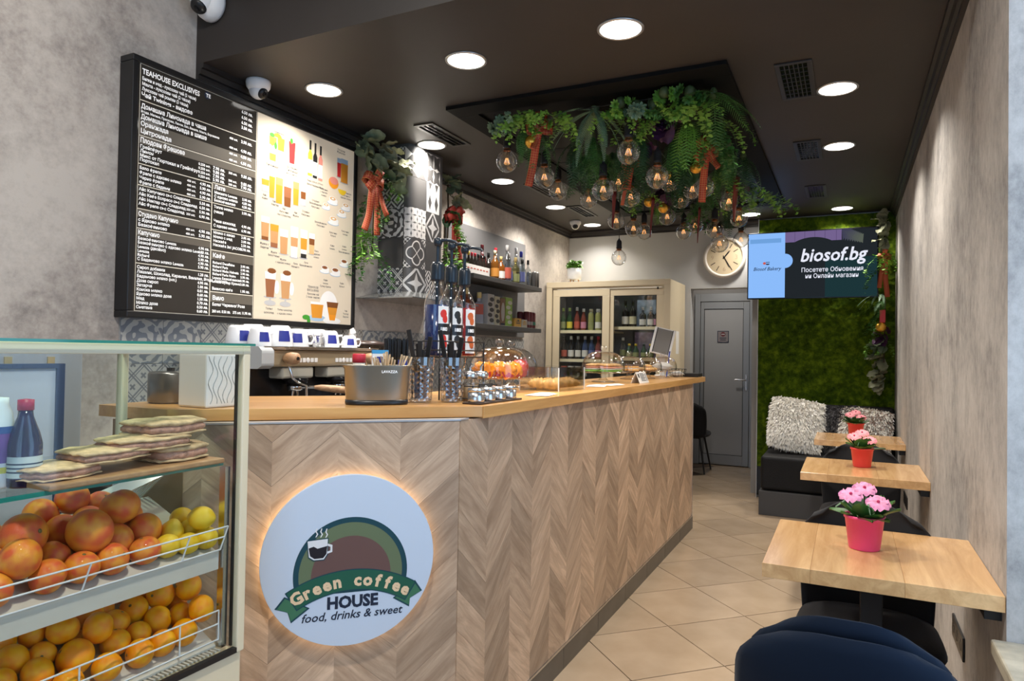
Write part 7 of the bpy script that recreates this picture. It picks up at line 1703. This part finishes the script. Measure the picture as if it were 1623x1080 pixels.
BUL = [(-1.768, 3.489, 2.445, 'globe bulb at the far left, left of the first bow'), (-1.603, 3.651, 2.377, 'globe bulb half hidden by the first tartan ribbon'), (-1.754, 4.225, 2.437, 'globe bulb right of the first ribbon tail'), (-1.637, 4.506, 2.426, 'small globe bulb at the left of the middle group'), (-1.238, 3.638, 2.268, 'large low globe bulb in the middle group'), (-1.335, 4.227, 2.456, 'globe bulb left of the second ribbon'), (-1.24, 4.18, 2.341, 'globe bulb behind the second ribbon'), (-1.023, 3.401, 2.389, 'biggest globe bulb nearest to the camera'), (-.926, 3.614, 2.302, 'large globe bulb, left of the overlapping pair'), (-1.041, 4.372, 2.461, 'globe bulb, right of the overlapping pair'), (-1.037, 4.687, 2.414, 'globe bulb low in the right-hand trio'), (-.908, 4.438, 2.417, 'globe bulb in the middle of the right-hand trio'), (-.807, 4.3, 2.392, 'globe bulb touching the second bow ribbon'), (-.726, 4.733, 2.384, 'globe bulb right of the second bow'), (-1.566, 4.914, 2.345, 'small globe bulb behind the thin dark red ribbon'), (-1.449, 4.973, 2.29, 'globe bulb left of the thin long ribbon'), (-1.481, 5.384, 2.334, 'globe bulb just left of the long thin ribbon end'), (-1.224, 5.082, 2.382, 'globe bulb alone above the far wall line'), (-1.227, 5.666, 2.365, 'far globe bulb right of the middle'), (-1.12, 5.6, 2.40, 'half hidden far globe bulb behind a thin ribbon'), (-.864, 5.008, 2.25, 'globe bulb just above the clock'), (-.709, 5.083, 2.333, 'globe bulb crossed by the last dark ribbon'), (-.832, 5.025, 2.15, 'globe bulb overlapping the rim of the clock'), (-.782, 5.729, 2.284, 'globe bulb overlapping the corner of the television')]
for x, y, z, lb in BUL: bulb(x, y, z, lb)
bulb(-1.706, 5.442, 2.144, 'single globe bulb hanging in front of the white wall', ZC, 1.0, None)

# ------------------------------------------------------------ ribbons and baubles
def strip(pts, w, m, name, parent, wdir=None, taper=0):
    """ribbon strip through pts; UV v counts tartan squares"""
    P = [Vector(p) for p in pts]; mb = MB(); L = [0]
    for a, b in zip(P, P[1:]): L.append(L[-1]+(b-a).length)
    vs_ = []; fs = []; uv = []
    for i, p in enumerate(P):
        t = (P[min(i+1, len(P)-1)]-P[max(i-1, 0)]).normalized(); wd = Vector(wdir) if wdir else t.cross(Vector((.3, -1, 0))); wd = (wd-t*wd.dot(t)).normalized()*w/2*(1-taper*i/(len(P)-1))
        vs_ += [tuple(p-wd), tuple(p+wd)]
    for i in range(len(P)-1):
        fs.append((2*i, 2*i+1, 2*i+3, 2*i+2)); k = 1/(w*.33); uv.append([(0, L[i]*k), (1, L[i]*k), (1, L[i+1]*k), (0, L[i+1]*k)])
    mb.add(vs_, fs, True, uv=uv); o = mb.build(name, m, parent)
    sd = o.modifiers.new('thick', 'SOLIDIFY'); sd.thickness = .0012
    return o
CAMDIR = Vector((.32, -.95, 0))
def wavy(p0, p1, n=10, amp=.012, ph=0, face=(1, .4, 0)):
    a, b = Vector(p0), Vector(p1); f = Vector((.3, -.95, 0))
    return [tuple(a+(b-a)*(k/n)+f*amp*math.sin(ph+k/n*7)) for k in range(n+1)]
WD = (.93, .36, 0)
def bow(loc, lb, m, tails, loops=5, lw=.045, s=1.0, wd=WD):
    t = thing('ribbon_bow', lb, 'ribbon', loc, 0, 'tartan ribbons'); U = Vector(wd).normalized(); N = Vector((U.y, -U.x, 0))
    for k in range(loops):
        a = PI*(.15+.7*k/max(1, loops-1))*1.0+(.5 if k % 2 else -.5)*.4; d = U*math.cos(a*1.6-.6)+Vector((0, 0, 1))*math.sin(a*1.6-.6)*.8+N*.25*((k % 3)-1)
        d.normalize(); L = .075*s; pts = []
        for i in range(11):
            q = i/10; th = 2*PI*q; pts.append(tuple(d*L*(.5-.5*math.cos(th))+N*(.02*s*math.sin(th))+Vector((0, 0, .012*math.sin(th)))))
        strip(pts, lw*s, m, 'loop', t, tuple(d.cross(N)))
    MB().ell((0, 0, 0), .012*s, .012*s, .016*s, 10, 8).build('knot', M['ribbon_dk'], t)
    for k, (e, w_, am) in enumerate(tails): strip(wavy((0, 0, 0), e, 12, am, k), w_, m, 'tail', t, wd)
    return t
bow((-1.52, 3.39, 2.585), 'first tartan bow with long tail at the left of the plants', M['tartan'], [((-.085, .05, -.31), .042, .012), ((-.03, -.02, -.13), .035, .01)], 5)
bow((-.72, 3.88, 2.50), 'second tartan bow at the right of the plants', M['tartan'], [((-.045, .12, -.27), .04, .012), ((.06, .05, -.10), .035, .01)], 4, .04)
bow((-1.13, 3.80, 2.46), 'tartan ribbon tail hanging in the middle of the bulbs', M['tartan'], [((-.03, .02, -.16), .05, .012), ((-.065, .06, -.24), .02, .006)], 2, .04, .8)
def tail(p0, p1, w, m, lb):
    t = thing('ribbon_tail', lb, 'ribbon', p0, 0, 'loose ribbons'); strip(wavy((0, 0, 0), tuple(Vector(p1)-Vector(p0)), 14, .012, 1), w, m, 'ribbon', t, WD, .75)
    MB().ell((0, 0, 0), w*.4, w*.4, .012, 8, 6).build('knot', M['ribbon_dk'], t); hang(t, p0[2])
tail((-1.40, 4.35, 2.42), (-1.42, 4.38, 2.19), .03, M['ribbon_dk'], 'short dark red ribbon left of the middle')
tail((-1.21, 4.62, 2.42), (-1.24, 4.66, 2.16), .024, M['ribbon_dk'], 'long thin ribbon ending over the white wall')
tail((-.98, 5.05, 2.42), (-1.0, 5.08, 2.17), .02, M['ribbon_dk'], 'thin ribbon left of the clock')
tail((-.64, 4.45, 2.47), (-.66, 4.50, 2.20), .045, mat('rust_ribbon', (.16, .025, .012), .6), 'broad rust ribbon right of the clock')
for x, y, z, lb in ((-1.575, 3.40, 2.51, 'golden bauble beside the first tartan bow'), (-.84, 4.2, 2.49, 'golden bauble behind the second bow'), (-1.25, 4.66, 2.41, 'golden bauble, left of the far pair'), (-1.18, 4.78, 2.385, 'golden bauble, right of the far pair'), (-1.0, 4.1, 2.44, 'golden bauble in the middle of the plants')):
    t = thing('golden_bauble', lb, 'bauble', (x, y, z), 0, 'golden baubles in the plants')
    MB().ell((0, 0, 0), .036, .036, .036, 20, 14).build('ball', M['gold'], t); MB().lathe([(0, .033), (.008, .033), (.008, .044), (0, .045)], 10).build('cap', goldc, t)
    MB().cyl((0, 0, .044), (0, 0, 2.63-z), .001, n=4).build('thread', M['black'], t)

# ------------------------------------------------------------ wall garlands
def garland(loc, lb, leaves, vines, seed, s=1.0, off=Vector((1, -.3, 0))):
    random.seed(seed); t = thing('leaf_garland', lb, 'garland', loc, 0, 'wall garlands'); zs = [v[2] for v in leaves]+[v[2] for v in vines]
    MB().tube([(0, 0, min(zs)-.05), (.01, 0, (min(zs)+max(zs))/2), (0, 0, max(zs))], .006, 6).build('stem', bm('brown_twig', (.06, .04, .02), .7), t)
    for (x, y, z, k, n, sc) in leaves:
        for i in range(n):
            d = Vector((random.uniform(.1, 1), random.uniform(-1, 1), random.uniform(-.9, .5))).normalized()
            if off.y < -.6: d = Vector((random.uniform(-.9, .1), random.uniform(-.8, 0), random.uniform(-.9, .5))).normalized()
            q = d.to_track_quat('X', 'Z').to_matrix().to_4x4()
            inst(BL_[k], 'leaf', t, Matrix.Translation((x*(.3 if off.y < -.6 else 1)+random.uniform(-.02, .02), y+random.uniform(-.03, .03), z+random.uniform(-.03, .03))) @ q @ Rz(0) @ Matrix.Rotation(random.uniform(-.8, .8), 4, 'X') @ Matrix.Scale(sc*random.uniform(.8, 1.15), 4))
    for (x, y, z, k, n, sc) in vines:
        for i in range(n): inst(VI_[k] if k in VI_ else FR_[k[1:]], 'sprig', t, Matrix.Translation((x*(.2 if off.y < -.6 else 1)-(.02 if off.y < -.6 else 0)+random.uniform(-.02, .02), y+random.uniform(-.04, .04), z)) @ Rz(random.uniform(0, 6.28) if off.y > -.6 else random.uniform(2.6, 4.9)) @ Matrix.Rotation(random.uniform(.0, .5)*(-.25 if off.y < -.6 and k in VI_ else 1), 4, 'Y') @ Matrix.Scale(sc*random.uniform(.8, 1.1), 4))
garland((-2.63, 3.38, 1.78), 'leafy garland with tartan bow between menu board and tiled column', [(0, -.12, .82, 'gr', 7, 1.1), (.02, -.08, .72, 'gr', 6, 1.15), (.03, .04, .78, 'ol', 8, 1.1), (.05, .14, .72, 'ol', 7, 1.1), (.04, .10, .62, 'gr', 6, 1.0), (0, 0, .6, 'dk', 6, .9)], [(.03, .07, .70, 'lt', 4, .7), (0, -.02, .52, 'md', 5, .9), (.0, -.04, .32, 'lt', 6, .9), (0, -.03, .2, 'md', 6, .85), (.03, .06, .5, 'lt', 3, .6)], 5)
bow((-2.56, 3.30, 2.36), 'tartan bow with two long tails on the garland by the menu board', M['tartan'], [((-.01, -.07, -.30), .042, .014), ((.01, .03, -.32), .042, .014), ((.03, .09, -.19), .035, .01)], 6, .05, 1.0, (.36, .93, 0))
garland((-2.615, 4.22, 1.95), 'leafy garland with red bow right of the tiled column', [(0, 0, .62, 'gr', 8, 1.1), (.02, .06, .5, 'ol', 6, 1.1), (0, -.02, .40, 'dk', 6, 1.0)], [(.02, .04, .36, 'lt', 5, .8), (.02, -.02, .2, 'lt', 5, .9), (0, 0, .12, 'md', 5, .9)], 6)
bow((-2.56, 4.24, 2.32), 'dark red bow on the garland right of the tiled column', mat('crimson_mesh_ribbon', (.28, .025, .015), .6), [((-.0, -.03, -.30), .04, .012), ((.02, .06, -.32), .04, .012)], 7, .05, 1.1, (.36, .93, 0))
garland((.275, 6.80, 1.05), 'leafy garland with orange ribbon at the edge of the moss wall', [(0, 0, 1.5, 'ol', 9, 1.05), (.03, 0, 1.35, 'ol', 7, 1.05), (0, 0, .42, 'gr', 9, 1.05), (-.02, 0, .28, 'ol', 9, 1.05), (.02, 0, .15, 'ol', 9, 1.05), (-.03, 0, .08, 'ol', 8, 1.0), (.04, 0, .5, 'pu', 7, 1.0)], [(.04, 0, 1.25, 'lt', 6, .9), (.04, -.02, 1.1, 'md', 5, .9), (-.04, -.03, .86, 'fsv', 5, .62), (.02, -.03, .8, 'fmd', 5, .62), (-.06, 0, .5, 'lt', 4, .8), (0, 0, .7, 'md', 5, .8)], 7, 1.0, Vector((0, -1, 0)))
bow((.275, 6.74, 2.24), 'orange ribbon bow on the garland beside the television', mat('orange_ribbon', (.38, .07, .025), .6), [((-.04, -.01, -.28), .035, .008), ((.02, -.01, -.36), .04, .008)], 5, .04, .75, (1, 0, 0))
t = thing('golden_bauble', 'golden red bauble in the garland on the moss wall', 'bauble', (.25, 6.74, 1.62)); MB().ell((0, 0, 0), .045, .045, .045, 20, 14).build('ball', M['gold'], t); MB().box(-.01, .035, -.02, .02, .04, .15).build('ribbon', M['red'], t, .004)
# leaves of the plant on the fridge
for i in range(26): inst(RO_['lt'], 'rosette', PT, Matrix.Translation((random.uniform(-.06, .06), random.uniform(-.06, .06), .16+random.uniform(0, .05))) @ Matrix.Rotation(random.uniform(0, 1.4), 4, 'X') @ Matrix.Rotation(random.uniform(-.7, .7), 4, 'Y') @ Matrix.Scale(random.uniform(.9, 1.3), 4))
